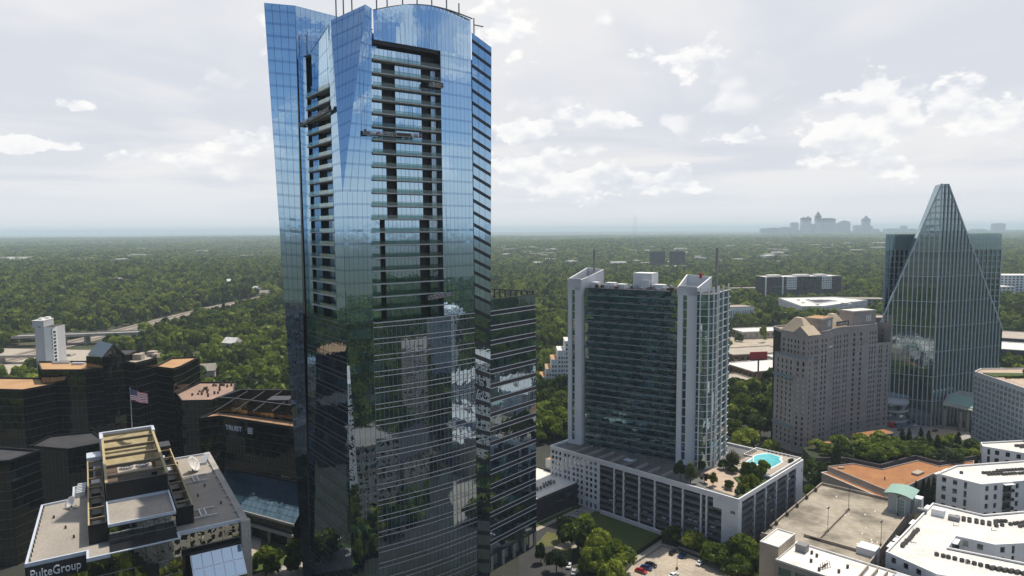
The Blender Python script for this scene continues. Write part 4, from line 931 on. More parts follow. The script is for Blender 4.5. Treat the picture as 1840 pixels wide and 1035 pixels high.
CT = thing('condominium_tower', 'green glass condominium tower between white concrete piers above the podium garage', 'apartment tower', (79.1, 289.2, 0), 56.7)
def condo():
    Q = []; A = Acc(); PZ = 3.14; z0 = 23.; nf = 24; zt = z0 + nf * PZ
    # long glass face  y 8.5..54 at x=0 ; u runs towards -y
    y1, y0 = 54., 8.6; nb = 26; bw = (y1 - y0) / nb
    for k in range(nf):
        z = z0 + PZ * k
        for i in range(nb):
            a = y1 - bw * i; j = random.gauss(0, .004); m = G_CONDO2 if random.random() < .12 else G_CONDO
            for p, q in ((z + .35, z + 1.2), (z + 1.25, z + PZ)):
                Q.append(([(1.0 - j, a - .04, p), (1.0 + j, a - bw + .04, p), (1.0 + j, a - bw + .04, q), (1.0 - j, a, q)], m))
        box('floor_edge', .75, 1.1, y0, y1, z, z + .32, M_SLABG, CT)
        for c in range(7):
            if (c + k) % 7 == 5 and k % 3: continue
            yc = 12.0 + 6.5 * c + (.9 if k % 2 else -.9)
            bs = Acc(); bs.box(-.55, .8, yc - 1.7, yc + 1.7, z + .05, z + .22); bo = bs.build('balcony', M_SLABG, CT); b = Acc(); b.box(-.58, -.52, yc - 1.7, yc + 1.7, z + .22, z + 1.2); b.box(-.55, .75, yc - 1.72, yc - 1.66, z + .22, z + 1.2); b.box(-.55, .75, yc + 1.66, yc + 1.72, z + .22, z + 1.2)
            b.build('railing', M_BALC, bo)
    prism('core', [(1.1, 8.7), (1.1, 53.9), (24, 53.9), (24, 8.7)][::-1], z0, zt, M_BLACK, CT)
    # mechanical roof
    box('roof_slab', 1., 24, 8.5, 54, zt, zt + .3, M_TAR, CT)
    for k in range(60):
        y, x, h = random.uniform(10, 52), random.uniform(2, 14), random.uniform(.6, 1.8); box('roof_unit', x - .6, x + .6, y - .6, y + .6, zt + .3, zt + .3 + h, random.choice((M_TIMB, M_STEEL, M_GREY, M_PAVE)), CT)
    for y, w, h, x in ((20, 5, 2.4, 6), (44, 4.5, 2.4, 6), (38, 4, 2, 5), (50.5, 3, 2.6, 3)): box('plant_cabin', x, x + 4, y - w / 2, y + w / 2, zt + .3, zt + .3 + h, M_WHITE, CT)
    box('lift_house', 8, 16, 24, 33, zt + .3, zt + 7.5, M_WHITE, CT); box('lift_house', 6.2, 9, 24.6, 28, zt + .3, zt + 4.5, M_WHITE, CT)
    # right pier: white wall with a slot of windows
    ZP = 101.
    ws = [(2.3, 4.1, z0 + 2 + 3.9 * k, z0 + 5.7 + 3.9 * k) for k in range(19)]
    wall_face(Q, A, (-.6, 8.6), (0, -1), ws, 8.6, z0, ZP, .7, G_CONDO2)
    wall_face(Q, A, (-.6, 0), (1, 0), [], 6., z0, ZP); wall_face(Q, A, (2.2, 8.6), (-1, 0), [], 2.8, z0, ZP)
    # left pier
    ws = [(2.0, 3.7, z0 + 2 + 3.9 * k, z0 + 5.7 + 3.9 * k) for k in range(19)]
    wall_face(Q, A, (-.4, 62.6), (0, -1), ws, 7.0, z0, 102.5, .7, G_CONDO2); wall_face(Q, A, (-.4, 55.6), (.94, -.34), [], 4.2, z0, 102.5); wall_face(Q, A, (20, 62.6), (-1, 0), [], 20.4, z0, 102.5)
    A.build('pier_wall', M_WHITE, CT)
    box('pier_core', .4, 6, .4, 8, z0, 98, M_BLACK, CT); box('pier_core', .4, 20, 55.7, 62.2, z0, 98, M_BLACK, CT)
    # sloping crown walls
    for pts in (([(-.4, 62.6), (20, 62.6)], [102.5, 107]), ([(-.4, 55.6), (16, 52)], [102.5, 106.5]), ([(-.6, 8.6), (14, 9.6)], [101, 105.5]), ([(-.6, 0), (15, -1)], [101, 104.8]), ([(14, 9.6), (15, -1)], [105.5, 104.8]), ([(20, 62.6), (16, 52)], [107, 106.5])):
        (a, b), (za, zb) = pts; d = Vector((b[0] - a[0], b[1] - a[1])).normalized(); n = Vector((-d.y, d.x)) * .3
        prism('crown_wall', [(a[0] - n.x, a[1] - n.y), (b[0] - n.x, b[1] - n.y), (b[0] + n.x, b[1] + n.y), (a[0] + n.x, a[1] + n.y)], 97.5, [za, zb, zb, za], M_WHITE, CT)
    box('crown_wall', -.4, .1, 56, 62.4, 97.5, 103, M_WHITE, CT); box('crown_wall', -.6, -.1, .3, 8.4, 97.5, 101.6, M_WHITE, CT)
    box('spire', 10, 10.9, 53.6, 54.5, 100, 116.5, M_STEELP, CT); box('spire', 15.5, 16.4, -3.6, -2.7, 98, 117.5, M_STEELP, CT)
    box('warning_light', 14, 15.5, 3, 4, 104, 106.2, M_RED, CT)
    # rounded end: arc
    arc = []
    for k in range(13):
        t = R(158 + 142 * k / 12); arc.append((4.6 + 7.2 * math.cos(t), -1.6 + 5.4 * math.sin(t)))
    arc = [(-.5, -.02), (-1.6, -.4)] + arc[1:] + [(26, -6.4)]
    zc = 99.
    for i in range(len(arc) - 1):
        a, b = arc[i], arc[i + 1]
        for k in range(nf):
            z = z0 + PZ * k; j = random.gauss(0, .004); n = 4 if i == len(arc) - 2 else 1
            for s in range(n):
                p0 = lerp3((*a, 0), (*b, 0), s / n); p1 = lerp3((*a, 0), (*b, 0), (s + 1) / n)
                Q.append(([(p0[0], p0[1], z + .35), (p1[0], p1[1], z + .35), (p1[0], p1[1], z + PZ), (p0[0], p0[1], z + PZ)], G_CONDO2 if i > 1 else G_CONDO))
    prism('end_core', [(p[0] * .97 + .2, p[1] * .97 + .1) for p in arc] + [(26, 8), (1, 8)], z0, zc - .5, M_BLACK, CT)
    for k in range(nf + 1):
        z = z0 + PZ * k; r_ = Acc()
        for i in range(2, len(arc) - 1): r_.bar((*arc[i], z + .15), (*arc[i + 1], z + .15), .4, .22)
        r_.build('floor_ring', M_WHITE, CT)
        b = Acc(); b.bar((*arc[0], z + .6), (*arc[1], z + .6), .3, .9); b.bar((*arc[1], z + .6), (*arc[3], z + .6), .3, .9); b.build('balcony', M_BALC, CT)
    for i in (3, 6, 8, 10, 12, 13):
        m = Acc(); m.box(arc[i][0] - .22, arc[i][0] + .22, arc[i][1] - .22 - .2, arc[i][1] + .22 - .2, z0, zc + 2.4); m.build('white_mullion', M_WHITE, CT)
    for x in (30, 22, 15): box('white_mullion', x - 8, x - 7.5, -6.9, -6.4, z0, zc + 2.4, M_WHITE, CT)
    emit(CT, Q, 'glass_pane', 300)
M_SLABG = plain('grey_slab', (.34, .37, .37), .6); M_BALC = plain('balcony_grey', (.13, .16, .16), .5); M_STEELP = plain('spire_metal', (.30, .29, .27), .5)
condo()
# roof garden: loungers
def lounger(x, y, deg, label):
    px, py, pz = gw(x, y, 24.45); t = thing('sun_lounger', label, 'lounger', (px, py, pz), deg, 'loungers round the podium pool')
    box('seat', 0, 1.3, -.32, .32, .25, .35, M_TIMB, t); mesh('backrest', [(1.3, -.32, .3), (1.3, .32, .3), (1.95, .32, .75), (1.95, -.32, .75)], [(0, 1, 2, 3)], M_TIMB, t)
    for x_ in (.1, 1.2): box('leg', x_, x_ + .08, -.3, .3, 0, .25, M_DARK, t)
for k in range(9): lounger(42 + 1.9 * k, 19.3, 135.5, 'dark sun lounger in the row along the inner side of the podium pool')
for k in range(7): lounger(60.0, 6.2 + 1.8 * k, 45.5, 'dark sun lounger in the row at the far end of the podium pool')

# ---------------- low dark building ----------------
LD = thing('low_dark_building', 'low windowless dark grey building with white roof left of the podium garage', 'building', (19, 295, 0))
def lowdark():
    pts = [(8.5, 283.5), (31, 306), (12, 327), (-8, 305)]; pts = [(x - 19, y - 295) for x, y in pts]
    prism('wall', pts, 0, 9.6, M_DKBR, LD); prism('roof', pts, 9.6, 9.63, M_ROOFW, LD); parapet('parapet', pts, 9.63, 10.2, .5, M_DKBR, LD)
    a, b = Vector(pts[0]), Vector(pts[1]); d = (b - a).normalized(); n = Vector((d.y, -d.x))
    p = a.lerp(b, .33); w = Acc(); w.bar((*(p + n * .05), 5.2), (*(p + d * 9 + n * .05), 5.2), .15, 1.6); w.build('strip_window', G_WIN, LD)
    p = a.lerp(b, .66); w = Acc(); w.bar((*(p + n * .05), 6.6), (*(p + d * 4 + n * .05), 6.6), .15, 1.4); w.build('strip_window', G_WIN, LD)
    for k in range(7):
        q = a.lerp(b, .25) + Vector((-5, 6)) + Vector((1.6, 1.75)) * k; box('condenser_unit', q.x - .6, q.x + .6, q.y - .5, q.y + .5, 9.7, 11 + .2 * (k % 2), M_GREY, LD)
    for k in range(4): q = a.lerp(b, .5) + Vector((-6, 8)) + Vector((1.2, 1.2)) * k; box('roof_vent', q.x - .4, q.x + .4, q.y - .4, q.y + .4, 9.7, 10.9, M_TIMB, LD)
M_DKBR = surf('dark_brown_brick', (.045, .042, .045), (.032, .03, .032), scale=.4)
lowdark()

# ---------------- concrete parking deck ----------------
DK = thing('parking_deck_building', 'tan concrete parking deck with empty stained rooftop and lamp posts', 'parking deck', (90.6, 241.2, 0), 48)
def deck():
    L, Wd, Zt = 66., 36., 14.
    # local x runs back along the podium garage, local -y towards the right
    box('roof_deck', .2, L - .2, -Wd + .2, -.2, Zt - .9, Zt, M_TAN, DK)
    for k in range(3): box('lower_deck', .3, L - .3, -Wd + .3, -.3, 3.2 + 3.5 * k - .3, 3.2 + 3.5 * k, M_CONC, DK)
    box('core', 8, L - 4, -Wd + 3, -3, 0, Zt - 1, M_BLACK, DK)
    for k in range(4):
        z = .2 + 3.5 * k; hh = 1.9 if k < 3 else 0
        for nm, (x0, x1, y0, y1) in dict(n=(0, .4, -Wd, 0), l=(0, L, -.4, 0), r=(0, L, -Wd, -Wd + .4), b=(L - .4, L, -Wd, 0)).items():
            box('spandrel_wall', x0, x1, y0, y1, z if k else 0, z + (1.9 if k else 1.4), M_TANW, DK)
    for (x0, x1, y0, y1) in ((0, .4, -12, 0), (8, L, -.4, 0), (0, L, -Wd, -Wd + .4), (L - .4, L, -Wd, 0), (9, 9.4, -Wd, -12)): box('parapet', x0, x1, y0, y1, Zt - 1.2, Zt + 1.1, M_TANW, DK)
    for k in range(9):
        for x in (0.1,): box('column', x, x + .5, -Wd * k / 8 - .3, -Wd * k / 8 + .3, 0, Zt, M_TANW, DK)
        box('column', L * k / 8 - .3, L * k / 8 + .3, -Wd + .02, -Wd + .5, 0, Zt, M_TANW, DK)
    box('ramp_divider', 10, 44, -17.4, -17.0, Zt, Zt + 1.1, M_TANW, DK); box('kerb', 9, 10.5, -17.8, -14, Zt, Zt + .6, M_CONC, DK)
    for k in range(5): box('buttress', 12 + 11 * k, 13.2 + 11 * k, -1.2, -.3, Zt, Zt + 1.5, M_TIMB, DK)
    for k in range(14):
        x, y = random.uniform(12, 60), random.uniform(-34, -3); box('patch_repair', x, x + random.uniform(.5, 1.4), y, y + .35, Zt + .004, Zt + .012, M_WHITE, DK)
    for k in range(1, 6): box('slab_joint', L * k / 6, L * k / 6 + .12, -Wd + .5, -.5, Zt + .004, Zt + .01, M_TIMB, DK)
deck()
def deckw(x, y, z=14.):
    c, s = math.cos(R(48)), math.sin(R(48)); return (90.6 + x * c - y * s, 241.2 + x * s + y * c, z)
def lamp(x, y, h, label, z=14., w=None):
    p = w or deckw(x, y, z); t = thing('lamp_post', label, 'lamp post', p, 48, 'rooftop lamp posts of the parking deck' if not w else None)
    box('base', -.35, .35, -.35, .35, 0, .9, M_TIMB, t); a = Acc(); a.tube((0, 0, .8), (0, 0, h), .1, .07, 8); a.build('pole', M_TIMB, t)
    box('lamp_head', -1.0, -.2, -.25, .25, h - .1, h + .12, M_DARK, t); box('lamp_head', .2, 1.0, -.25, .25, h - .1, h + .12, M_DARK, t)
lamp(19, -17.2, 9, 'lamp post at the near end of the ramp wall on the parking deck'); lamp(44.5, -17.2, 8.5, 'lamp post at the far end of the ramp wall on the parking deck'); lamp(19, -35, 9, 'lamp post by the right edge wall of the parking deck')
lamp(8, -.6, 7, 'lamp post at the near left corner of the parking deck'); lamp(52, -33, 7.5, 'lamp post beside the green-roofed stair pavilion')
PV = thing('stair_pavilion', 'small stair pavilion with curved pale green metal roof on the parking deck', 'pavilion', deckw(53.5, -36.5), 48)
def pav():
    z = 7.6; box('wall', 0, 10, 0, 7.5, 0, 6.2, M_GREENW, PV); 
    for k in range(4): box('glazing', -.08, 0, 1.6, 4.2, .5 + 1.4 * k, 1.8 + 1.4 * k, M_GREENB, PV)
    box('glazing_frame', -.05, .02, 1.4, 4.4, .3, 6.1, M_WHITE, PV); box('side_glazing', 2, 8, -.07, 0, .6, 5.6, G_CONDO, PV)
    n = 10; v = []; 
    for i in range(n + 1):
        t = i / n; y = -1.2 + 10 * t; zz = 6.1 + 2.3 * math.sin(math.pi * (.18 + .6 * t)); v += [(-1.2, y, zz), (11, y, zz), (-1.2, y, zz + .25), (11, y, zz + .25)]
    f = []
    for i in range(n):
        a = i * 4; f += [(a + 2, a + 3, a + 7, a + 6), (a + 1, a, a + 4, a + 5), (a, a + 2, a + 6, a + 4), (a + 3, a + 1, a + 5, a + 7)]
    f += [(0, 1, 3, 2), (4 * n, 4 * n + 2, 4 * n + 3, 4 * n + 1)]
    mesh('curved_roof', v, f, M_GREENR, PV); prism('gable_infill', [(0, 0), (10, 0), (10, 7.5), (0, 7.5)], 6.2, [7.4, 7.4, 7.9, 7.9], M_GREENW, PV)
    box('annex', 11, 15, -2, 5, -2, 4, M_WHITE, PV)
M_GREENW = plain('pavilion_panel', (.38, .40, .38), .5)
pav()

# ---------------- apartments, right ----------------
def apart(label, wpts, z1, nfl, seed, units=(), balc=True, wallm=None):
    rnd = random.Random(seed); c = centroid(wpts); t = thing('white_apartment_building', label, 'apartment building', (c[0], c[1], 0), 0, 'white apartment blocks at lower right'); pts = [(p[0] - c[0], p[1] - c[1]) for p in wpts]
    Q = []; A = Acc(); n = len(pts); ph = z1 / nfl
    for i in range(n):
        a, b = pts[i], pts[(i + 1) % n]; L = math.hypot(b[0] - a[0], b[1] - a[1]); U = ((b[0] - a[0]) / L, (b[1] - a[1]) / L)
        wins = []; nn = Vector((U[1], -U[0])); xx = 2.; ang = math.atan2(U[1], U[0])
        while xx < L - 4 and L > 6:
            kind = rnd.choice('bwws')
            if kind == 'b' and xx + 5.2 < L:
                for k in range(nfl):
                    z = ph * k; wins.append((xx + .2, xx + 4.6, z + .2, z + ph - .45, G_WIN))
                    p = Vector(a) + Vector(U) * (xx + 2.4)
                    bl = Acc(); M = Matrix.Translation((p.x, p.y, z)) @ Matrix.Rotation(ang, 4, 'Z')
                    bl.box(-2.3, 2.3, -1.3, 0, .05, .2, M=M); bo = bl.build('balcony', M_CONC, t); bl = Acc()
                    for q in range(17): bl.box(-2.28 + .28 * q, -2.23 + .28 * q, -1.3, -1.25, .2, 1.2, M=M)
                    bl.box(-2.3, 2.3, -1.32, -1.24, 1.15, 1.22, M=M); bl.box(-2.3, -2.24, -1.3, 0, .2, 1.2, M=M); bl.box(2.24, 2.3, -1.3, 0, .2, 1.2, M=M)
                    bl.build('railing', M_DARK, bo)
                p = Vector(a) + Vector(U) * (xx + 2.4) + nn * .7; box('awning', p.x - 2.5, p.x + 2.5, p.y - .8, p.y + .8, z1 - .5, z1 - .25, M_WHITE, t, rz=ang)
                xx += 6.4
            elif kind == 's':
                for k in range(nfl): wins.append((xx, xx + 1.1, ph * k + .5, ph * k + ph - .3, G_WIN))
                xx += 3.
            else:
                for k in range(nfl): wins.append((xx, xx + 1.7, ph * k + 1., ph * k + ph - .6, G_WIN))
                xx += 4.2
        if facing((a[0] + c[0], a[1] + c[1]), (b[0] + c[0], b[1] + c[1])) < -.3: wins = []
        wall_face(Q, A, a, U, wins, L, 0, z1, .35)
    A.build('wall', wallm or M_WHITE, t); prism('core', [(p[0] * .985, p[1] * .985) for p in pts] if n < 6 else [(p[0], p[1]) for p in pts], 0.0, z1 - .8, M_BLACK, t) if n < 6 else None
    prism('roof', pts, z1 - .35, z1 - .3, M_ROOFW, t); parapet('parapet', pts, z1 - .02, z1 + .45, .45, M_WHITE, t)
    for (x, y, dx, dy, num) in units:
        for k in range(num):
            px, py = x + dx * k - c[0] + rnd.uniform(-.15, .15), y + dy * k - c[1] + rnd.uniform(-.15, .15)
            u = Acc(); u.box(px - .5, px + .5, py - .5, py + .5, z1 - .25, z1 + .75); u.box(px - .7, px - .55, py - .2, py + .2, z1 - .25, z1 + .2); uo = u.build('condenser_unit', M_COND, t); u = Acc(); u.tube((px, py, z1 + .75), (px, py, z1 + .83), .38, .38, 10); u.build('fan_grille', M_DARK, uo)
    emit(t, Q, 'window_pane', 100); return t, c
M_COND = plain('condenser_grey', (.10, .095, .085), .5)
a3 = [(124, 219.2), (131.5, 204), (150, 196), (178, 203), (164.7, 210.5), (146.5, 221.8), (154.6, 230.3), (163.5, 223.5), (175, 224.5), (200, 224.), (210, 246), (193.8, 250.9), (176.3, 247.9), (164.3, 259.3)]
t, c = apart('nearest white apartment building with angular courtyard and rows of roof condensers', a3, 18, 5, 3, units=[(132, 223.5, 1.25, 1.25, 11), (140, 217.5, 1.35, -1.05, 9), (151, 209, 1.45, -.7, 12), (151.5, 208, 1.45, -.7, 12), (165.5, 246.5, 1.7, -1.0, 8), (164.5, 245, 1.7, -1., 7), (181, 240, 1.6, .4, 9), (183, 238.6, 1.6, .4, 8), (177, 242.5, 1.3, .1, 4)])
def a3extra():
    for x, y, w, d, h, r in ((158, 247.5, 4.2, 3.2, 2.6, .8), (161.5, 243.6, 3.6, 2.4, 1.6, .8), (154, 250.5, 3, 2, 1.6, .8)): box('plant_cabin' if h > 2 else 'air_handler', x - c[0], x + w - c[0], y - c[1], y + d - c[1], 17.7, 17.7 + h, M_WHITE if h > 2 else M_GREY, t, rz=-.7)
    box('stair_head', 190 - c[0], 203 - c[0], 238 - c[1], 241 - c[1], 17.7, 20, M_WHITE, t, rz=-.35); box('stair_head', 119.5 - c[0], 125 - c[0], 224 - c[1], 230 - c[1], 0, 16.5, M_WHITE, t, rz=.8)
    box('entry_block', 129 - c[0], 136 - c[0], 196 - c[1], 204 - c[1], 0, 16, M_WHITE, t, rz=-.4)
    for k in range(9): x, y = random.uniform(130, 160), random.uniform(215, 232); 
    for x, y in ((134, 231), (137, 227), (146, 212), (160, 240), (171, 236), (188, 236), (143, 236)):
        a = Acc(); a.tube((x - c[0], y - c[1], 17.7), (x - c[0], y - c[1], 18.7), .12, .12, 8); a.bar((x - c[0], y - c[1], 17.9), (x + 1.6 - c[0], y - .6 - c[1], 17.9), .18); a.build('vent_pipe', M_STEEL, t)
a3extra()
t2, c2 = apart('middle white apartment building with faceted balcony front and roof condensers', [(184.0, 288.5), (194.5, 275.5), (216, 279.5), (240, 283), (246, 306), (232, 304), (199, 298.5)], 19, 5, 8, units=[(205, 289.5, 1.5, .15, 6), (206, 287.5, 1.5, .2, 5), (213, 292, 1.5, .2, 9), (212.5, 287.8, 1.5, .2, 8), (226, 292.5, 1.4, .2, 5), (224.5, 290, 1.5, .2, 6), (195.5, 290, 1.3, .1, 1)])
t3, c3 = apart('farthest white apartment building half cut by the right edge', [(229, 325), (246, 310), (266, 312), (270, 336), (232, 331)], 19, 5, 12, units=[(246, 326, 1.4, .1, 4), (247, 324, 1.4, .1, 3), (254, 322, 1.4, .1, 5), (254, 330, 1.4, .1, 3)])
# tan building with white roof
TB = thing('tan_office_building', 'low tan building with dirty white roof in front of the parking deck', 'building', (86.2, 216.7, 0), 46)
def tanb():
    Q = []; A = Acc()
    wall_face(Q, A, (0, 0), (1, 0), [], 18, 0, 17); wall_face(Q, A, (0, 40), (0, -1), [], 1, 0, 17)
    L = 44.; box('roof', .3, 17.7, -L, -.3, 16.6, 16.7, M_STAINW, TB); parapet('parapet', [(0, -L), (18, -L), (18, 0), (0, 0)], 16.7, 17.3, .5, M_ROOFW, TB)
    A2 = Acc(); wall_face(Q, A2, (0, 0), (0, -1), [(1.2 + 5.4 * k, 5.4 + 5.4 * k, 12.2 - 4 * j, 15 - 4 * j) for k in range(8) for j in range(3)], L, 0, 16.7, .3, G_CONDO)
    wall_face(Q, A2, (18, 0), (-1, 0), [], 18, 0, 16.7); wall_face(Q, A2, (0, -L), (1, 0), [], 18, 0, 16.7); A2.build('wall', M_TANW, TB)
    box('core', .4, 17.6, -L + .4, -.4, 0, 16.5, M_BLACK, TB)
    box('stair_tower', 2, 16, -.2, 6.2, 0, 20.2, M_TANL, TB); box('stair_tower_roof', 2.3, 15.7, .1, 5.9, 20.2, 20.3, M_ROOFW, TB); parapet('stair_tower_parapet', [(2, -.2), (16, -.2), (16, 6.2), (2, 6.2)], 20.3, 20.7, .4, M_ROOFW, TB)
    box('air_handler', 11.5, 14.5, -5.5, -2, 16.7, 19.2, M_GREY, TB)
    for x, y in ((7, -9), (11, -19), (6, -18), (12, -9), (3, -13), (13, -7)): box('roof_vent', x - .35, x + .35, y - .35, y + .35, 16.7, 17.8, M_TIMB, TB)
    for k in range(3):
        a = Acc(); y = -24 - 2.8 * k; a.bar((3, y, 18), (15, y, 18), .35); a.bar((3, y, 17.4), (15, y, 17.4), .3)
        for x in (3, 9, 15): a.bar((x, y, 16.7), (x, y, 18), .2)
        a.build('pipe_rack', M_PAVE, TB)
    a = Acc()
    for k in range(5): a.tube((4 + .8 * k, -13 - .5 * k, 16.7), (4 + 1. * k, -13 - .3 * k, 18.6 + .5 * (k % 2)), .12, .1, 6); a.bar((4 + .8 * k, -13, 17.2), (5 + .8 * k, -14, 17.6), .2)
    a.build('pipe_cluster', M_TIMB, TB); box('cooling_unit', 7, 12, -37, -33, 16.7, 19.8, M_STEEL, TB); box('cooling_unit', 3, 6, -40, -36, 16.7, 18.9, M_WHITE, TB); box('plant_platform', 2, 16, -43, -31, 16.9, 17.1, M_GREY, TB)
    emit(TB, Q, 'window_pane', 60)
M_STAINW = surf('stained_white_roof', (.74, .71, .66), (.42, .37, .31), scale=.16, p=(.55, .80)); M_TANL = surf('tan_render', (.50, .41, .30), (.44, .36, .27), scale=.2)
tanb()
# terracotta-roofed low building with planted terrace
OR = thing('terracotta_roof_building', 'low stone building with wide terracotta gravel roof below the terrace garden', 'building', (175, 305, 0))
def orange():
    P = lambda x, y: (x - 175, y - 305)
    pts = [P(150.9, 319), P(163.5, 285.3), P(196.1, 309), P(216.7, 313.5), P(226, 326), P(204, 318.5), P(199, 327), P(174.6, 314.8), P(165, 323)]
    n = len(pts); Q = []; A = Acc()
    for i in range(3):
        a, b = pts[i], pts[i + 1]; L = math.hypot(b[0] - a[0], b[1] - a[1]); wall_face(Q, A, a, ((b[0] - a[0]) / L, (b[1] - a[1]) / L), [(3 + 5 * k, 5.4 + 5 * k, 5.5 - 4 * j, 8.5 - 4 * j) for k in range(int(L / 5) - 1) for j in range(2)], L, 0, 11.6, .3, G_WIN)
    A.build('wall', M_STONEL, OR); prism('core', [(p[0] * .98, p[1] * .98) for p in pts], 0, 11.4, M_TIMB, OR)
    prism('roof', pts, 11.6, 11.65, M_RUST, OR); parapet('parapet', pts, 11.4, 12.1, .45, M_STONE, OR)
    d = Vector((12.6, -33.7)).normalized(); nn = Vector((d.y, -d.x)) * 4
    a, b = Vector(pts[0]), Vector(pts[1]); q = [tuple(a + nn), tuple(b + nn * 1.), tuple(b), tuple(a)]; prism('lower_eaves', q, 9, 9.3, M_RUST, OR); prism('lower_wall', [tuple(Vector(x) * .99) for x in q], 0, 9, M_STONEL, OR); parapet('lower_coping', q, 9.3, 9.6, .4, M_ROOFW, OR)
    box('skylight_box', 10, 16, 2.2, 5.2, 11.7, 12.7, M_PAVE, OR, rz=.6); box('roof_hatch', -20, -17.5, 11, 12.5, 11.7, 12.4, M_PAVE, OR); box('vent_pipe', -6.2, -5.8, -3.2, -2.8, 11.7, 13, M_TIMB, OR)
    tw_ = Acc(); path = [P(149, 327), P(163.5, 326), P(174.6, 316.2), P(198.5, 329), P(204.5, 319.8), P(228, 328)]
    for i in range(5): tw_.bar((*path[i], 12.6), (*path[i + 1], 12.6), .7, 2.2)
    tw_.build('terrace_wall', M_DKSTONE, OR)
    prism('terrace_bed', [P(149, 327), P(163.5, 326.4), P(174.6, 316.6), P(198.5, 329.4), P(204.5, 320.2), P(230, 329), P(236, 356), P(190, 366), P(152, 350)], 0, 11, M_BED, OR)
M_STONEL = surf('light_stone', (.33, .30, .27), (.28, .25, .23), scale=.2); M_DKSTONE = plain('dark_stone_wall', (.075, .07, .075), .8); M_BED = surf('terrace_soil', (.022, .032, .010), (.04, .04, .02), scale=.3)
orange()
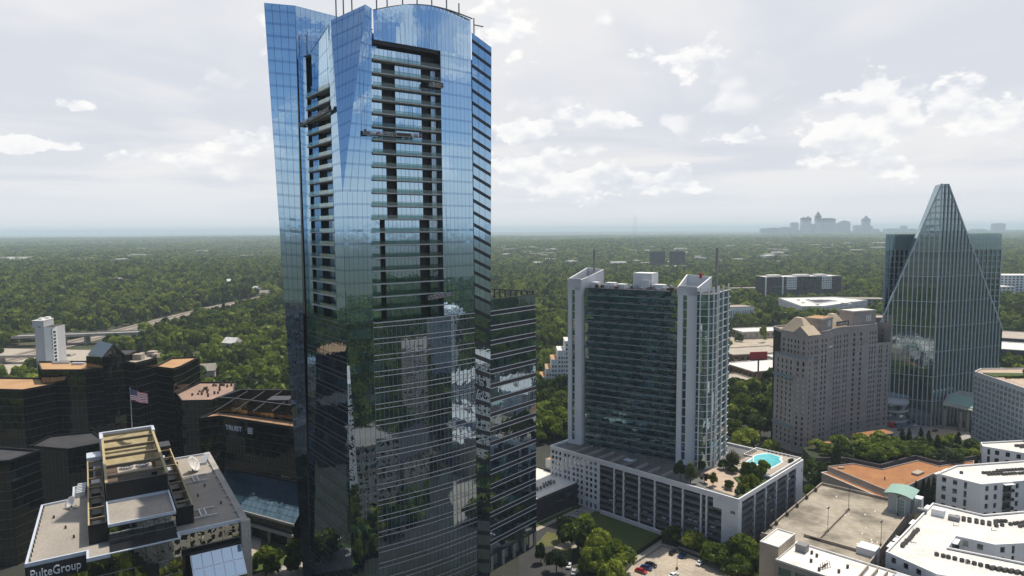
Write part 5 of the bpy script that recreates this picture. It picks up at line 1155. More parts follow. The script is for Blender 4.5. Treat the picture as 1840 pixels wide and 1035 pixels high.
# ---------------- stone hotel tower ----------------
SH = thing('stone_hotel_tower', 'tall grey stone hotel tower with many small windows and tan hipped roofs', 'hotel tower', (163, 371, 0))
def stone():
    P = lambda x, y: (x - 163, y - 371)
    Q = []; A = Acc(); ZT = 67.; fl = 21; ph = 3.02
    zs = [4.2 + ph * k for k in range(fl)]
    def face(a, b, groups, z1=ZT, n=None):
        L = math.hypot(b[0] - a[0], b[1] - a[1]); U = ((b[0] - a[0]) / L, (b[1] - a[1]) / L); wins = []
        for z in zs:
            if z > z1 - 2.5: break
            for g, w in groups:
                c = g * L; tall = (abs(z - zs[17]) < .1 or abs(z - zs[15]) < .1); wins.append((c - w / 2, c + w / 2, z, z + (2.5 if tall else 1.75)))
        wall_face(Q, A, a, U, wins, L, 0, z1, .35, G_WIN)
        for z in (9.5, 57.5):
            if z < z1 - 1:
                cb = Acc(); nn = Vector((U[1], -U[0])) * .2; cb.bar((a[0] + nn.x, a[1] + nn.y, z + .3), (b[0] + nn.x, b[1] + nn.y, z + .3), .6, .7); cb.build('string_course', M_STONEL, SH)
    F = [P(156.5, 388), P(154.5, 382), P(159, 372.6), P(166.5, 376.5), P(169, 374.5), P(180, 384.8), P(186, 391), P(193.6, 397.4), P(199, 400.6), P(213.5, 407), P(220, 409.6), P(231, 413.6)]
    face(P(155, 390), P(162.2, 371.8), [(.12, 1.2), (.3, 1.1), (.42, 1.1), (.56, 1.1), (.68, 1.1), (.88, 1.1)])
    A.build('wall', M_STONE, SH); A = Acc()
    main = [P(162.2, 371.8), P(168.5, 377), P(180.5, 384.5), P(186, 391.5), P(194, 397), P(200, 400.6), P(214, 406.5), P(222, 411), P(232, 414.5)]
    gs = [[(.25, 1.), (.7, 1.1)], [(.1, .9), (.22, .9), (.55, 1.35), (.78, 1.35)], [(.25, 1.0), (.65, 1.0)], [(.2, 1.1), (.5, 1.1), (.8, 1.)], [(.3, 1.), (.68, 1.)], [(.25, 1.5), (.62, 1.5)], [(.25, 1.), (.5, 1.), (.8, 1.)], [(.2, 1.), (.36, 1.), (.75, 1.3)]]
    for i in range(8):
        A = Acc(); face(main[i], main[i + 1], gs[i], 56 if i == 7 else ZT); A.build('wall', M_STONE, SH)
    A = Acc(); face(main[8], P(226, 432), [(.3, 1.), (.6, 1.)]); A.build('wall', M_STONE, SH)
    core = [P(155.5, 389.6), P(162.5, 372.6), P(168.5, 377.6), P(180.3, 385.2), P(185.8, 392.1), P(193.8, 397.7), P(213.8, 407.2), P(221.5, 411.5), P(225, 432), P(186, 424), P(156, 404)]
    prism('core', core, 0, ZT - .3, M_BLACK, SH); prism('roof', core, ZT - .3, ZT - .2, M_TANW, SH); parapet('cornice', [(p[0] * 1.006 - .3, p[1] - .35) for p in core], ZT - 1.0, ZT + .8, .9, M_STONEL, SH)
    # lower shoulder on the left
    low = [P(152, 391), P(157.2, 376.6), P(162.6, 371), P(166.5, 374.2), P(160, 392)]; Q2 = Q
    for i in range(3):
        A = Acc(); face(low[i], low[i + 1], [[(.2, 1.1), (.42, 1.1), (.64, 1.1), (.86, 1.1)], [(.3, 1.1), (.7, 1.1)], [(.5, 1.1)]][i], 54.); A.build('wall', M_STONE, SH)
    prism('shoulder_core', [(p[0] * .97 + .2, p[1] * .98 + .3) for p in low], 0, 53.7, M_BLACK, SH); prism('shoulder_roof', low, 53.7, 53.8, M_TANW, SH); parapet('shoulder_rail', low, 54.0, 54.9, .3, M_BLUE, SH)
    for z in (42., 14.):
        b = Acc(); b.bar((*P(151.6, 390.6), z), (*P(156.9, 376.2), z), 1.6, .3); b.bar((*P(151., 390.4), z + .7), (*P(156.3, 376.), z + .7), .12, 1.1); b.build('ledge_balcony', M_BLUE, SH)
    # penthouses
    def block(x, y, w, d, h, rz, nm='penthouse'):
        p = P(x, y); box(nm, p[0] - w / 2, p[0] + w / 2, p[1] - d / 2, p[1] + d / 2, ZT - .2, ZT + h, M_STONE, SH, rz=rz); box(nm + '_roof', p[0] - w / 2 + .5, p[0] + w / 2 - .5, p[1] - d / 2 + .5, p[1] + d / 2 - .5, ZT + h, ZT + h + .12, M_ORANGE if w < 16 else M_ROOFW, SH, rz=rz)
        for k in range(3):
            c, s = math.cos(rz), math.sin(rz); lx, ly = w * .15 + 1.5 * k - w * .05, -d / 2 - .06; box(nm + '_window', p[0] + lx * c - ly * s - .45, p[0] + lx * c - ly * s + .45, p[1] + lx * s + ly * c - .06, p[1] + lx * s + ly * c + .06, ZT + 2.4, ZT + 6, M_ROOFW, SH, rz=rz)
        o = box(nm + '_cornice', p[0] - w / 2 - .4, p[0] + w / 2 + .4, p[1] - d / 2 - .4, p[1] + d / 2 + .4, ZT + h - 1.2, ZT + h - .4, M_STONEL, SH, rz=rz)
    block(177, 391.5, 14, 10, 7.6, .72); block(211, 414, 19, 10, 9.0, .40)
    def hip(pts, z0, h, nm='hipped_roof'):
        c = (sum(p[0] for p in pts) / len(pts), sum(p[1] for p in pts) / len(pts)); n = len(pts); r1 = [((p[0] - c[0]) * .25 + c[0], (p[1] - c[1]) * .25 + c[1]) for p in pts]
        prism(nm, pts, z0 - .1, z0 + .4, M_STONEL, SH); prism(nm, pts, z0 + .4, z0 + h, M_TANR, SH, top=r1)
    hip([P(154.5, 391), P(162.2, 372), P(172, 380), P(165, 398)], ZT - .2, 8.5); hip([P(188, 396), P(200, 403), P(196, 416), P(183, 408)], ZT - .2, 8.0)
    mesh('gable', [(*P(158, 381.5), ZT), (*P(162.5, 370.8), ZT), (*P(160.2, 376.), ZT + 4.2)], [(0, 1, 2)], M_STONEL, SH)
    for a in ((P(158, 381.5), P(160.2, 376.2)), (P(160.2, 376.2), P(162.5, 370.8))):
        za, zb = (ZT, ZT + 4.4) if a[0] == P(158, 381.5) else (ZT + 4.4, ZT); mesh('gable_roof', [(*a[0], za), (*a[1], zb), (a[1][0] + 9, a[1][1] + 4.5, zb), (a[0][0] + 9, a[0][1] + 4.5, za)], [(0, 1, 2, 3)], M_TANR, SH)
    # roof sign with small white letters
    p = P(194.5, 398.6); box('sign_board', p[0] - 5.5, p[0] + 5.5, p[1] - .2, p[1] + .2, ZT + 1.6, ZT + 4.2, M_BLACK, SH, rz=.52)
    c, s = math.cos(.52), math.sin(.52)
    for k in range(11):
        x = -4.6 + .9 * k; L = Acc(); M = Matrix.Translation((p[0] + x * c + .3 * s, p[1] + x * s - .3 * c, ZT + 2.1)) @ Matrix.Rotation(.52, 4, 'Z')
        L.box(-.22, -.08, -.06, .06, 0, 1.5, M=M)
        if k % 3 != 1: L.box(.14, .27, -.06, .06, 0, 1.5 if k % 2 else .8, M=M)
        if k % 4 != 2: L.box(-.22, .27, -.06, .06, 1.25 if k % 2 else .6, 1.5 if k % 2 else .8, M=M)
        L.build('sign_letter', M_SIGN, SH)
    emit(SH, Q, 'window_pane', 300)
    # porch roofs over the entrance
    for a, b, w in ((P(164, 363), P(178, 371.5), 7), (P(197, 384), P(221, 392.5), 8)):
        pr = Acc(); pr.bar((*a, 6.2), (*b, 6.2), w, .9); pr.build('porch_fascia', M_STONEL, SH); pt = Acc(); pt.bar((*a, 6.75), (*b, 6.75), w - 1, .2); pt.build('porch_roof', M_RUST, SH)
        for k in range(4):
            q = lerp3((*a, 0), (*b, 0), k / 3); box('porch_column', q[0] - .5, q[0] + .5, q[1] - w * .4, q[1] - w * .4 + 1, 0, 5.8, M_STONEL, SH)
M_TANR = surf('tan_roof_metal', (.50, .40, .28), (.44, .35, .25), scale=.2)
stone()

# ---------------- pyramid topped glass tower ----------------
PY = thing('pointed_glass_tower', 'pointed glass office tower with tall triangular front and vertical pale fins', 'office tower', (265, 424, 0))
def pyr():
    Q = []; T = []; P = lambda x, y, z: (x - 265, y - 424, z)
    def tri(a, b, za, zb, apexu, ztop, n, u1flat):
        """a,b bottom ends; slanted edge on the outer side. outer height za at a or zb at b"""
        a = Vector(a); b = Vector(b); L = (b - a).length; d = (b - a) / L; nn = Vector((d.y, -d.x))
        top = lambda u: za + (ztop - za) * min(1, u / apexu) if za < ztop else zb + (ztop - zb) * min(1, (1 - u) / (1 - apexu))
        for i in range(n):
            u0, u1 = i / n, (i + 1) / n; p0, p1 = a.lerp(b, u0 + .04 / n), a.lerp(b, u1 - .04 / n); j = random.gauss(0, .003)
            z = 0.; k = 0
            while True:
                t0, t1 = top(u0), top(u1); z1 = z + 3.95
                if z >= max(t0, t1): break
                m = G_CROWNP if z > 120 else (G_PYRS if k % 4 == 3 else G_PYR)
                for zz0, zz1, mm in ((z, z + 1.0, G_PYRS), (z + 1.0, z1, m)):
                    q0, q1 = min(zz1, t0), min(zz1, t1)
                    if q0 <= zz0 and q1 <= zz0: continue
                    Q.append(([(p0.x - j * nn.x, p0.y, zz0 if q0 > zz0 else q0), (p1.x, p1.y, zz0 if q1 > zz0 else q1), (p1.x, p1.y, max(q1, min(zz0, t1))), (p0.x, p0.y, max(q0, min(zz0, t0)))], mm))
                z = z1; k += 1
            if True:
                q = a.lerp(b, u0) + nn * .25; h = min(top(u0), ztop); f = Acc(); f.bar((q.x, q.y, 0), (q.x, q.y, h), .72, .5, up=(d.x, d.y, 0)); f.build('vertical_fin', M_FIN, PY)
        z = 16.
        while z < ztop - 5:
            if za < ztop: ua = apexu * max(0, (z - za) / (ztop - za)); ub = 1
            else: ua = 0; ub = 1 - (1 - apexu) * max(0, (z - zb) / (ztop - zb))
            p0, p1 = a.lerp(b, ua) + nn * .3, a.lerp(b, ub) + nn * .3; T.append(([(p0.x, p0.y, z), (p1.x, p1.y, z), (p1.x, p1.y, z + .3), (p0.x, p0.y, z + .3)], M_FIN)); z += 15.8
    A_ = (238 - 265, 440 - 424); B_ = (0, 0); C_ = (324 - 265, 447 - 424)
    tri(A_, B_, 61., 200, 1.0, 152.5, 12, 0); tri(B_, C_, 200, 58., .09, 152.5, 19, 0)
    # slanting side planes back to the rear slab
    for quad in ([P(238, 440, 61), P(265, 424.05, 152.5), P(272, 442, 152.5), P(250, 458, 61)], [P(270.2, 426, 152.5), P(324, 447, 58), P(330, 462, 58), P(274, 442, 152.5)], [P(265, 424, 152.5), P(270.2, 426, 152.5), P(274, 442, 152.5), P(272, 442, 152.5)]):
        mesh('sloping_glass', quad, [(0, 1, 2, 3)], G_CROWNP, PY)
    for a, b in ((P(238, 440, 61), P(265, 424, 152.6)), (P(270.2, 426, 152.6), P(324, 447, 58))):
        e = Acc(); e.bar(a, b, .8, .8); e.build('edge_fin', M_FIN, PY)
    prism('front_core', [P(239.5, 440.5, 0)[:2], P(265.2, 425, 0)[:2], P(322.5, 447.6, 0)[:2], P(323, 460, 0)[:2], P(250, 458, 0)[:2]], 0, 57, M_BLACK, PY)
    mesh('front_infill', [P(266, 425.5, 57), P(241, 440.5, 57), P(266, 426.5, 151)], [(0, 1, 2)], M_BLACK, PY)
    # rear slab with glass crown
    rear = [P(250.5, 458, 0)[:2], P(331, 462, 0)[:2], P(352, 494, 0)[:2], P(268.5, 490, 0)[:2]]
    glass_block(PY, rear, 0, 110.5, 3.95, 2.6, G_PYR, trimm=M_FIN, roofm=None, par=0, limit=60, tw_=.5)
    for k in range(26):
        t = k / 25; p = (rear[0][0] + (rear[1][0] - rear[0][0]) * t, rear[0][1] + (rear[1][1] - rear[0][1]) * t - .3); box('rear_fin', p[0] - .35, p[0] + .35, p[1] - .25, p[1] + .1, 0, 110.5, M_FIN, PY)
    q = []
    for i in range(4):
        a, b = rear[i], rear[(i + 1) % 4]; L = math.hypot(b[0] - a[0], b[1] - a[1]); n = round(L / 2.6); f = patch((*a, 110.5), (*b, 110.5), (*b, 121.3), (*a, 121.3))
        for k in range(n):
            for j in range(3): q.append(([tuple(f((k + .05) / n, (j + .03) / 3, .05)), tuple(f((k + .95) / n, (j + .03) / 3, .05)), tuple(f((k + .95) / n, (j + .97) / 3, .05)), tuple(f((k + .05) / n, (j + .97) / 3, .05))], G_CROWN))
    emit(PY, q, 'crown_pane', 100); prism('crown_core', rear, 110.5, 120.5, M_GREY, PY)
    emit(PY, Q, 'glass_pane', 300); emit(PY, T, 'sky_line', 40)
    # entrance canopy and round lobby
    a = Acc(); a.tube(P(243, 430, 0), P(243, 430, 15), 9.5, 9.5, 28); a.build('round_lobby', G_LOW, PY)
    for z in (3.4, 9.8, 14.6): r_ = Acc(); r_.tube(P(243, 430, z), P(243, 430, z + 1.3), 9.8, 9.8, 28); r_.build('lobby_band', M_STEEL, PY)
    prism('canopy_roof', [P(268, 418, 0)[:2], P(291, 404, 0)[:2], P(306, 424, 0)[:2], P(284, 436, 0)[:2]], [15, 12, 18, 21], [15.6, 12.6, 18.6, 21.6], M_CONC, PY)
    mesh('canopy_glass', [P(272, 420, 16.4), P(290, 406, 13.6), P(298, 418, 17.), P(282, 430, 20)], [(0, 1, 2, 3)], M_GREENR, PY)
    for x, y in ((270, 419), (280, 412), (290, 406), (277, 414)): p = P(x, y, 0); box('canopy_column', p[0] - .8, p[0] + .8, p[1] - .8, p[1] + .8, 0, 12.6, M_STONEL, PY)
M_FIN = plain('pale_fin', (.46, .53, .54), .4); G_PYRS = glass('pyramid_spandrel', (.6, .72, .78), .26, (.03, .045, .052)); G_CROWNP = glass('peak_glass', (.75, .88, .92), .40, (.06, .10, .11))
pyr()

# ---------------- white grid building, right edge ----------------
GB = thing('white_grid_building', 'pale gridded apartment building with rooftop pool at the right edge', 'apartment building', (265, 386, 0))
def gridb():
    Q = []; A = Acc(); pts = [(-3.5, -58), (36, -58), (36, 8), (9, 8), (0, 0)]; ZT = 43.
    for i in (3, 4):
        a, b = pts[i], pts[(i + 1) % 5]; L = math.hypot(b[0] - a[0], b[1] - a[1]); n = max(2, round(L / 3.15)); wins = []
        for k in range(13):
            for c in range(n):
                u = L * c / n; wins += [(u + .5, u + 1.45, 2.6 + 3.0 * k, 4.75 + 3.0 * k), (u + 1.65, u + 2.6, 2.6 + 3.0 * k, 4.75 + 3.0 * k)]
        A = Acc(); wall_face(Q, A, a, ((b[0] - a[0]) / L, (b[1] - a[1]) / L), wins, L, 0, ZT, .45, G_WIN); A.build('wall', M_GRIDW, GB)
    for i in (0, 1, 2):
        a, b = pts[i], pts[i + 1]; L = math.hypot(b[0] - a[0], b[1] - a[1]); A = Acc(); wall_face(Q, A, a, ((b[0] - a[0]) / L, (b[1] - a[1]) / L), [], L, 0, ZT); A.build('wall', M_GRIDW, GB)
    prism('core', [(p[0] * .96 + .6, p[1] * .98 - .2) for p in pts], 0, ZT - .3, M_BLACK, GB); prism('roof_terrace', pts, ZT - .3, ZT - .2, M_PATIO, GB); parapet('parapet', pts, ZT, ZT + .5, .5, M_ROOFW, GB)
    prism('pool_water', [(8, -34), (24, -34), (24, -24), (12, -22)], ZT - .1, ZT, M_POOL, GB); prism('green_roof', [(2, -14), (24, -12), (24, -6), (2, -4)], ZT - .15, ZT + .5, M_GRASS, GB)
    for k in range(5): box('planter_hedge', 6 + 4.5 * k, 9.5 + 4.5 * k, -17, -15.4, ZT - .1, ZT + 1.2, M_LEAF, GB)
    emit(GB, Q, 'window_pane', 300)
    a = Acc()
    for k in range(20): 
        t = k / 19; a.bar((-.15 - 3.5 * t, -58 * t, ZT + .5), (-.15 - 3.5 * t, -58 * t, ZT + 1.6), .08)
    a.bar((0, 0, ZT + 1.6), (-3.5, -58, ZT + 1.6), .1); a.build('roof_railing', M_STEEL, GB)
M_GRIDW = surf('pale_panel', (.46, .50, .51), (.40, .44, .45), scale=.2)
gridb()

# ---------------- stepped white building, white hotel slab ----------------
ST = thing('stepped_white_building', 'white terraced building stepping up behind the condominium tower', 'building', (22, 528, 0))
def stepped():
    xs = [0, 4.3, 8.6, 13.6, 19.4, 24, 40]; hs = [10, 16.5, 24, 31, 38.5, 42]
    for i in range(6):
        Q = []; A = Acc(); w = xs[i + 1] - xs[i]; wins = []
        for k in range(int((hs[i] - 1) / 3.4)):
            for c in range(max(1, round(w / 2.2))): u = 2.2 * c + .5; wins.append((u, min(u + 1.3, w - .2), 1.2 + 3.4 * k, 2.8 + 3.4 * k))
        wins = [q for q in wins if q[1] > q[0] + .4]
        wall_face(Q, A, (xs[i], 0), (1, 0), wins, w, 0, hs[i], .3, G_WIN); 
        wall_face(Q, A, (xs[i], 24), (0, -1), [(3 * c + 1, 3 * c + 2.4, 1.2 + 3.4 * k, 2.8 + 3.4 * k) for c in range(7) for k in range(int((hs[i] - 1) / 3.4))], 24, 0, hs[i], .3, G_WIN)
        A.build('wall', M_WHITE, ST); emit(ST, Q, 'window_pane', 60); box('core', xs[i] + .3, xs[i + 1], .4, 23.8, 0, hs[i] - .1, M_BLACK, ST); box('roof_terrace', xs[i], xs[i + 1], 0, 24, hs[i] - .05, hs[i] + .02, M_ORANGE if i < 3 else M_ROOFW, ST); box('parapet', xs[i], xs[i + 1], 0, .35, hs[i] + .02, hs[i] + .7, M_WHITE, ST)
stepped()
WH = thing('white_slab_hotel', 'narrow white slab hotel standing alone before the wood at far left', 'hotel', (-422, 598, 0), 8); WH.scale = (.74, .9, .97)
def slab():
    Q = []; A = Acc()
    wall_face(Q, A, (0, 0), (1, 0), [], 10.2, 0, 50); wall_face(Q, A, (-3.4, 20), (.17, -1), [(2 + 2.8 * c, 3.8 + 2.8 * c, 3 + 3.2 * k, 5 + 3.2 * k) for c in range(6) for k in range(14)], 20.2, 0, 50.5, .25, G_WIN)
    A.build('wall', M_WHITEG, WH); A = Acc()
    wall_face(Q, A, (11.0, -1.5), (1, 0), [(8.0, 8.9, 24 + 3.2 * k, 26 + 3.2 * k) for k in range(6)], 9.5, 0, 44.5, .25, G_WIN); A.build('wall', M_WHITE, WH)
    wA = Acc(); wall_face(Q, wA, (20.5, -1.5), (.3, .95), [(.6, 4., 3 + 3.2 * k, 5.4 + 3.2 * k, G_CONDO2) for k in range(12)], 6, 0, 44.5, .25); wA.build('wall', M_WHITE, WH)
    box('window_slot', 10.1, 11.1, -.1, 2, 0, 43, G_WIN, WH)
    prism('core', [(.2, .3), (10, .3), (11.2, -1.2), (20.2, -1.2), (22, 4.), (22, 20), (-3, 19.8)], 0, 44.2, M_WHITEG, WH); box('upper_core', -2.6, 10.0, .4, 19.6, 44, 49.7, M_WHITEG, WH); box('roof', -3.2, 10.2, .2, 19.8, 49.8, 50.4, M_ROOFW, WH); box('roof', 11, 21.8, -1.2, 19.5, 44.2, 44.6, M_TAR, WH)
    for x, y, w, d, h in ((1, 6, 4, 5, 1.6), (4, 12, 5, 5, 1.8)): box('plant_room', x, x + w, y, y + d, 50.4, 50.4 + h, M_WHITE, WH)
    box('wall_emblem', 3.4, 7.2, -.1, -.02, 43.8, 44.5, M_GREY, WH); box('wall_emblem', 4.2, 6.4, -.1, -.02, 44.7, 45.3, M_GREY, WH)
    emit(WH, Q, 'window_pane', 120); box('podium', -4, 26, -14, 19, 0, 6, M_WHITEG, WH)
M_WHITEG = surf('shaded_white_render', (.50, .49, .49), (.46, .45, .45), scale=.1)  # white walls greyed: the hotel's shaded side is put into the colour
slab()
# ---------------- middle distance ----------------
def block(name, label, cat, x, y, w, d, h, deg, wallm, roofm, nf=0, bay=4., group=None, winm=None, lim=70, ww=.55, back=False):
    t = thing(name, label, cat, (x, y, float(hills(np.array(x), np.array(y)))), deg, group); Q = []; 
    for O, U, L in (((-w / 2, -d / 2), (1, 0), w), ((-w / 2, d / 2), (0, -1), d), ((w / 2, -d / 2), (0, 1), d)) + ((((w / 2, d / 2), (-1, 0), w),) if back else ()):
        wins = []; A = Acc()
        if nf:
            ph = h / nf; n = max(1, int(L / bay)); bw = L / n
            wins = [(bw * c + bw * (1 - ww) / 2, bw * c + bw * (1 + ww) / 2, ph * k + ph * .25, ph * k + ph * .8) for c in range(n) for k in range(nf)]
        wall_face(Q, A, O, U, wins, L, -3, h, .3, winm or G_WIN); A.build('wall', wallm, t)
    box('core', -w / 2 + .35, w / 2 - .35, -d / 2 + .35, d / 2 - .35, -3, h - .1, M_BLACK, t); box('roof', -w / 2 + .1, w / 2 - .1, -d / 2 + .1, d / 2 + .1, h - .12, h - .02, roofm, t); parapet('parapet', [(-w / 2, -d / 2), (w / 2, -d / 2), (w / 2, d / 2), (-w / 2, d / 2)], h - .02, h + .7, .6, roofm, t)
    emit(t, Q, 'window_pane', lim); return t
M_DGREY = surf('dark_grey_cladding', (.085, .085, .095), (.06, .06, .068), scale=.1); M_BROWNB = surf('brown_brick', (.16, .10, .075), (.12, .08, .06), scale=.2); M_CREAM = surf('cream_wall', (.52, .45, .37), (.46, .40, .33), scale=.1)
t = block('dark_apartment_block', 'long dark grey apartment block with white corner panels beyond the stone hotel', 'apartment block', 492, 1170, 138, 34, 43, 8, M_DGREY, M_ROOFW, 12, 4.2, lim=120)
for x in (-22, 42): box('white_panel', x - 9, x + 9, -17.6, -17.1, 22, 43.2, M_WHITE, t)
for x in (-22, 42):
    for k in range(5):
        for c in range(5): box('panel_window', x - 7.6 + 3.4 * c, x - 5.8 + 3.4 * c, -17.75, -17.6, 24 + 3.8 * k, 26 + 3.8 * k, G_WIN, t)
for x in (-68.6, -38): box('white_fin', x - 1.2, x + 1.2, -17.9, -17.1, 0, 43.5, M_WHITE, t)
for x, w in ((-45, 22), (5, 26), (40, 18)): box('roof_plant', x - w / 2, x + w / 2, -6, 8, 43, 46, M_ROOFW, t)
def court():
    t = thing('courtyard_apartments', 'low white-roofed courtyard apartment block in front of the dark apartment block', 'apartment block', (392, 915, 0)); P = lambda x, y: (x - 392, y - 915)
    pts = [P(395, 925), P(425, 925), P(523, 1000), P(500, 1050), P(408, 1040)]; Q = []
    for i in (0, 1, 2, 4):
        a, b = pts[i], pts[(i + 1) % 5]; L = math.hypot(b[0] - a[0], b[1] - a[1]); n = int(L / 3.6); A = Acc(); wall_face(Q, A, a, ((b[0] - a[0]) / L, (b[1] - a[1]) / L), [(3.6 * c + .8, 3.6 * c + 2.8, 1 + 3.5 * k, 3.4 + 3.5 * k) for c in range(n) for k in range(5)], L, -1, 19, .5, G_WIN); A.build('wall', M_WHITE2, t)
    prism('core', [(p[0] * .98 + 1, p[1] * .98 + 1) for p in pts], -1, 18.5, M_DGREY, t); prism('roof', pts, 18.6, 18.9, M_ROOFW, t); parapet('parapet', pts, 18.9, 19.8, .8, M_ROOFW, t); c = centroid(pts); ip = [((p[0] - c[0]) * .36 + c[0], (p[1] - c[1]) * .36 + c[1]) for p in pts]; prism('courtyard_void', ip, 18.9, 19.0, M_DGREY, t); parapet('courtyard_wall', ip, 19.0, 19.9, 1.2, M_WHITE2, t)
    for k in range(9): x, y = random.uniform(410, 500), random.uniform(940, 1035); box('roof_plant', x - 392 - 2, x - 392 + 2, y - 915 - 1.5, y - 915 + 1.5, 18.9, 21, M_WHITE, t)
    emit(t, Q, 'window_pane', 120)
court()
block('colonnaded_office', 'white office building with tall vertical window slots near the condominium tower', 'office building', 292, 905, 52, 26, 22, 12, M_WHITE, M_TANW, 1, 3.4, ww=.35)
block('peaked_cream_apartments', 'cream apartment house row among trees left of the dark apartment block', 'apartment block', 425, 1250, 66, 22, 17, 4, M_CREAM, M_TANW, 5, 4.)
block('shop_building', 'long low shop with white roof beside trees behind stone hotel', 'shop', 300, 790, 84, 30, 8, 10, M_CREAM, M_ROOFW, 1, 7.)
t = block('shop_building', 'brick shop with pale roof carrying parked cars behind stone hotel', 'shop', 230, 648, 62, 36, 9, 14, M_BROWNB, M_PAVE, 1, 6.)
block('shop_building', 'grey shop block right above red billboard', 'shop', 246, 605, 30, 26, 11, 14, M_CONC, M_ROOFW, 1, 6.)
block('shop_building', 'wide shop with bright white flat roof below red billboard', 'shop', 214, 575, 50, 40, 9, 18, M_BROWNB, M_ROOFW, 1, 6.)
block('shop_building', 'small tan shop beside rounded tower end with blue sign', 'shop', 168, 527, 34, 24, 9, 20, M_TANL, M_PAVE, 1, 6.)
a = Acc()
blue = thing('blue_balloon_sign', 'round blue sign on small tan shop wall', 'sign', (169.5, 513.4, 4.5)); bm_ = bmesh.new(); bmesh.ops.create_icosphere(bm_, subdivisions=2, radius=2.0); me = bpy.data.meshes.new('disc'); bm_.to_mesh(me); bm_.free(); me.materials.append(plain('sign_blue', (.02, .07, .45), .4)); o_ = link(bpy.data.objects.new('disc', me), blue); o_.scale = (1, .35, 1); box('bracket', -.3, .3, -.1, 1.2, -2.4, -1.6, M_GREY, blue)
bb = thing('red_billboard', 'red billboard on tall post above the shop roofs', 'billboard', (200, 548, 0), 10); box('post', -.5, .5, -.5, .5, 0, 21, M_BROWNB, bb); box('panel', -7.5, 7.5, -.5, .5, 20, 26.5, M_REDP, bb) if False else None
M_REDP = plain('red_panel', (.42, .045, .05), .5); box('panel', -7.5, 7.5, -.4, .4, 19.5, 26, M_REDP, bb); box('catwalk', -7.6, 7.6, -1.2, -.4, 19.2, 19.5, M_DARK, bb)
block('dark_roof_store', 'large flat dark-sided store with grey roof right of pointed tower', 'store', 505, 720, 120, 60, 12, -30, M_DGREY, M_PAVE, 1, 12.)
block('dark_roof_store', 'second flat store with white roof right of pointed tower', 'store', 470, 640, 90, 50, 13, -30, M_DGREY, M_ROOFW, 1, 12.)
block('brick_block', 'red brick building peeking above the gridded building at right edge', 'building', 372, 508, 40, 34, 16, -35, M_BROWNB, M_ROOFW, 3, 5.)
block('white_office_block', 'white office block among trees at far right above dark stores', 'office block', 880, 1185, 90, 50, 40, -10, M_WHITE2, M_ROOFW, 9, 6.)
block('low_white_office', 'low white office with banded windows right of pointed tower', 'office block', 800, 1150, 70, 40, 24, -6, M_WHITE2, M_ROOFW, 5, 6.)
block('brown_block', 'small brown brick block tucked left of the pointed tower', 'building', 408, 760, 26, 24, 26, -10, M_BROWNB, M_PAVE, 0)
block('tan_flat_building', 'tan flat-roofed building behind the brown brick block', 'building', 535, 1050, 70, 26, 16, -10, M_TANW, M_PAVE, 3, 6.)
for i, (x, y) in enumerate(((520, 2440), (590, 2435))): block('dark_office_tower', ('left', 'right')[i] + ' one of two square dark office towers in the middle distance', 'office tower', x, y, 44, 40, 62, 6, M_DGREY, M_TAR, 14, 5., 'twin dark office towers', lim=60)
block('low_white_hall', 'low white hall at the foot of the twin dark towers', 'hall', 555, 2330, 90, 40, 16, 4, M_WHITE, M_ROOFW, 3, 8.)
# far low buildings
rf = random.Random(21); nfar = 0
def far_low(px0, px1, py0, py1, n, lab, grp):
    global nfar
    for _ in range(n):
        px, py = rf.uniform(px0, px1), rf.uniform(py0, py1); v = (417.5 - py) / 1227; dist = 126 / (max(.012, (py - 415.5)) / 1227); X = (px - 920) / 1227 * dist; Y = dist
        w, d, h = rf.uniform(20, 66) * (dist / 3200) ** .5, rf.uniform(25, 60), rf.uniform(8, 20); z = float(hills(np.array(X), np.array(Y)))
        m = rf.choice((M_WHITE, M_WHITE, M_CREAM, M_WHITE2, M_TANL, M_CONC)); cn = {M_WHITE: 'white', M_CREAM: 'cream', M_WHITE2: 'off-white', M_TANL: 'tan', M_CONC: 'grey'}[m]; sz = 'long' if w > 2.2 * d else ('squat' if h > w * .45 else 'low')
        t = thing('distant_building', lab.replace('pale', sz + ' ' + cn), 'building', (X, Y, z), rf.uniform(-25, 25), grp + ', ' + cn + ' ' + sz); h += 5
        box('wall', -w / 2, w / 2, -d / 2, d / 2, -8, h, m, t); box('roof', -w / 2 + .5, w / 2 - .5, -d / 2 + .5, d / 2 - .5, h, h + .4, rf.choice((M_ROOFW, M_ROOFW, M_PAVE, M_GRAVEL)), t); box('window_band', -w / 2 + 1, w / 2 - 1, -d / 2 - .15, -d / 2, h * .55, h * .8, G_WIN, t); nfar += 1
far_low(900, 1420, 452, 478, 46, 'small pale building in the commercial strip beyond the condominium tower', 'pale buildings of the far commercial strip')
far_low(1330, 1590, 440, 468, 16, 'small pale building amid woods below the distant skyline', 'pale buildings below the skyline')
far_low(0, 160, 463, 476, 9, 'long pale roof showing above the wood at far left', 'pale roofs in the far left wood')
far_low(150, 515, 430, 480, 11, 'tiny pale building scattered in the far left woodland', 'pale buildings in the left woodland')
far_low(890, 1840, 426, 442, 16, 'tiny pale building near the hazy horizon', 'pale buildings near the horizon')
far_low(0, 500, 426, 440, 6, 'tiny pale building near the hazy horizon at left', 'pale buildings near the left horizon')
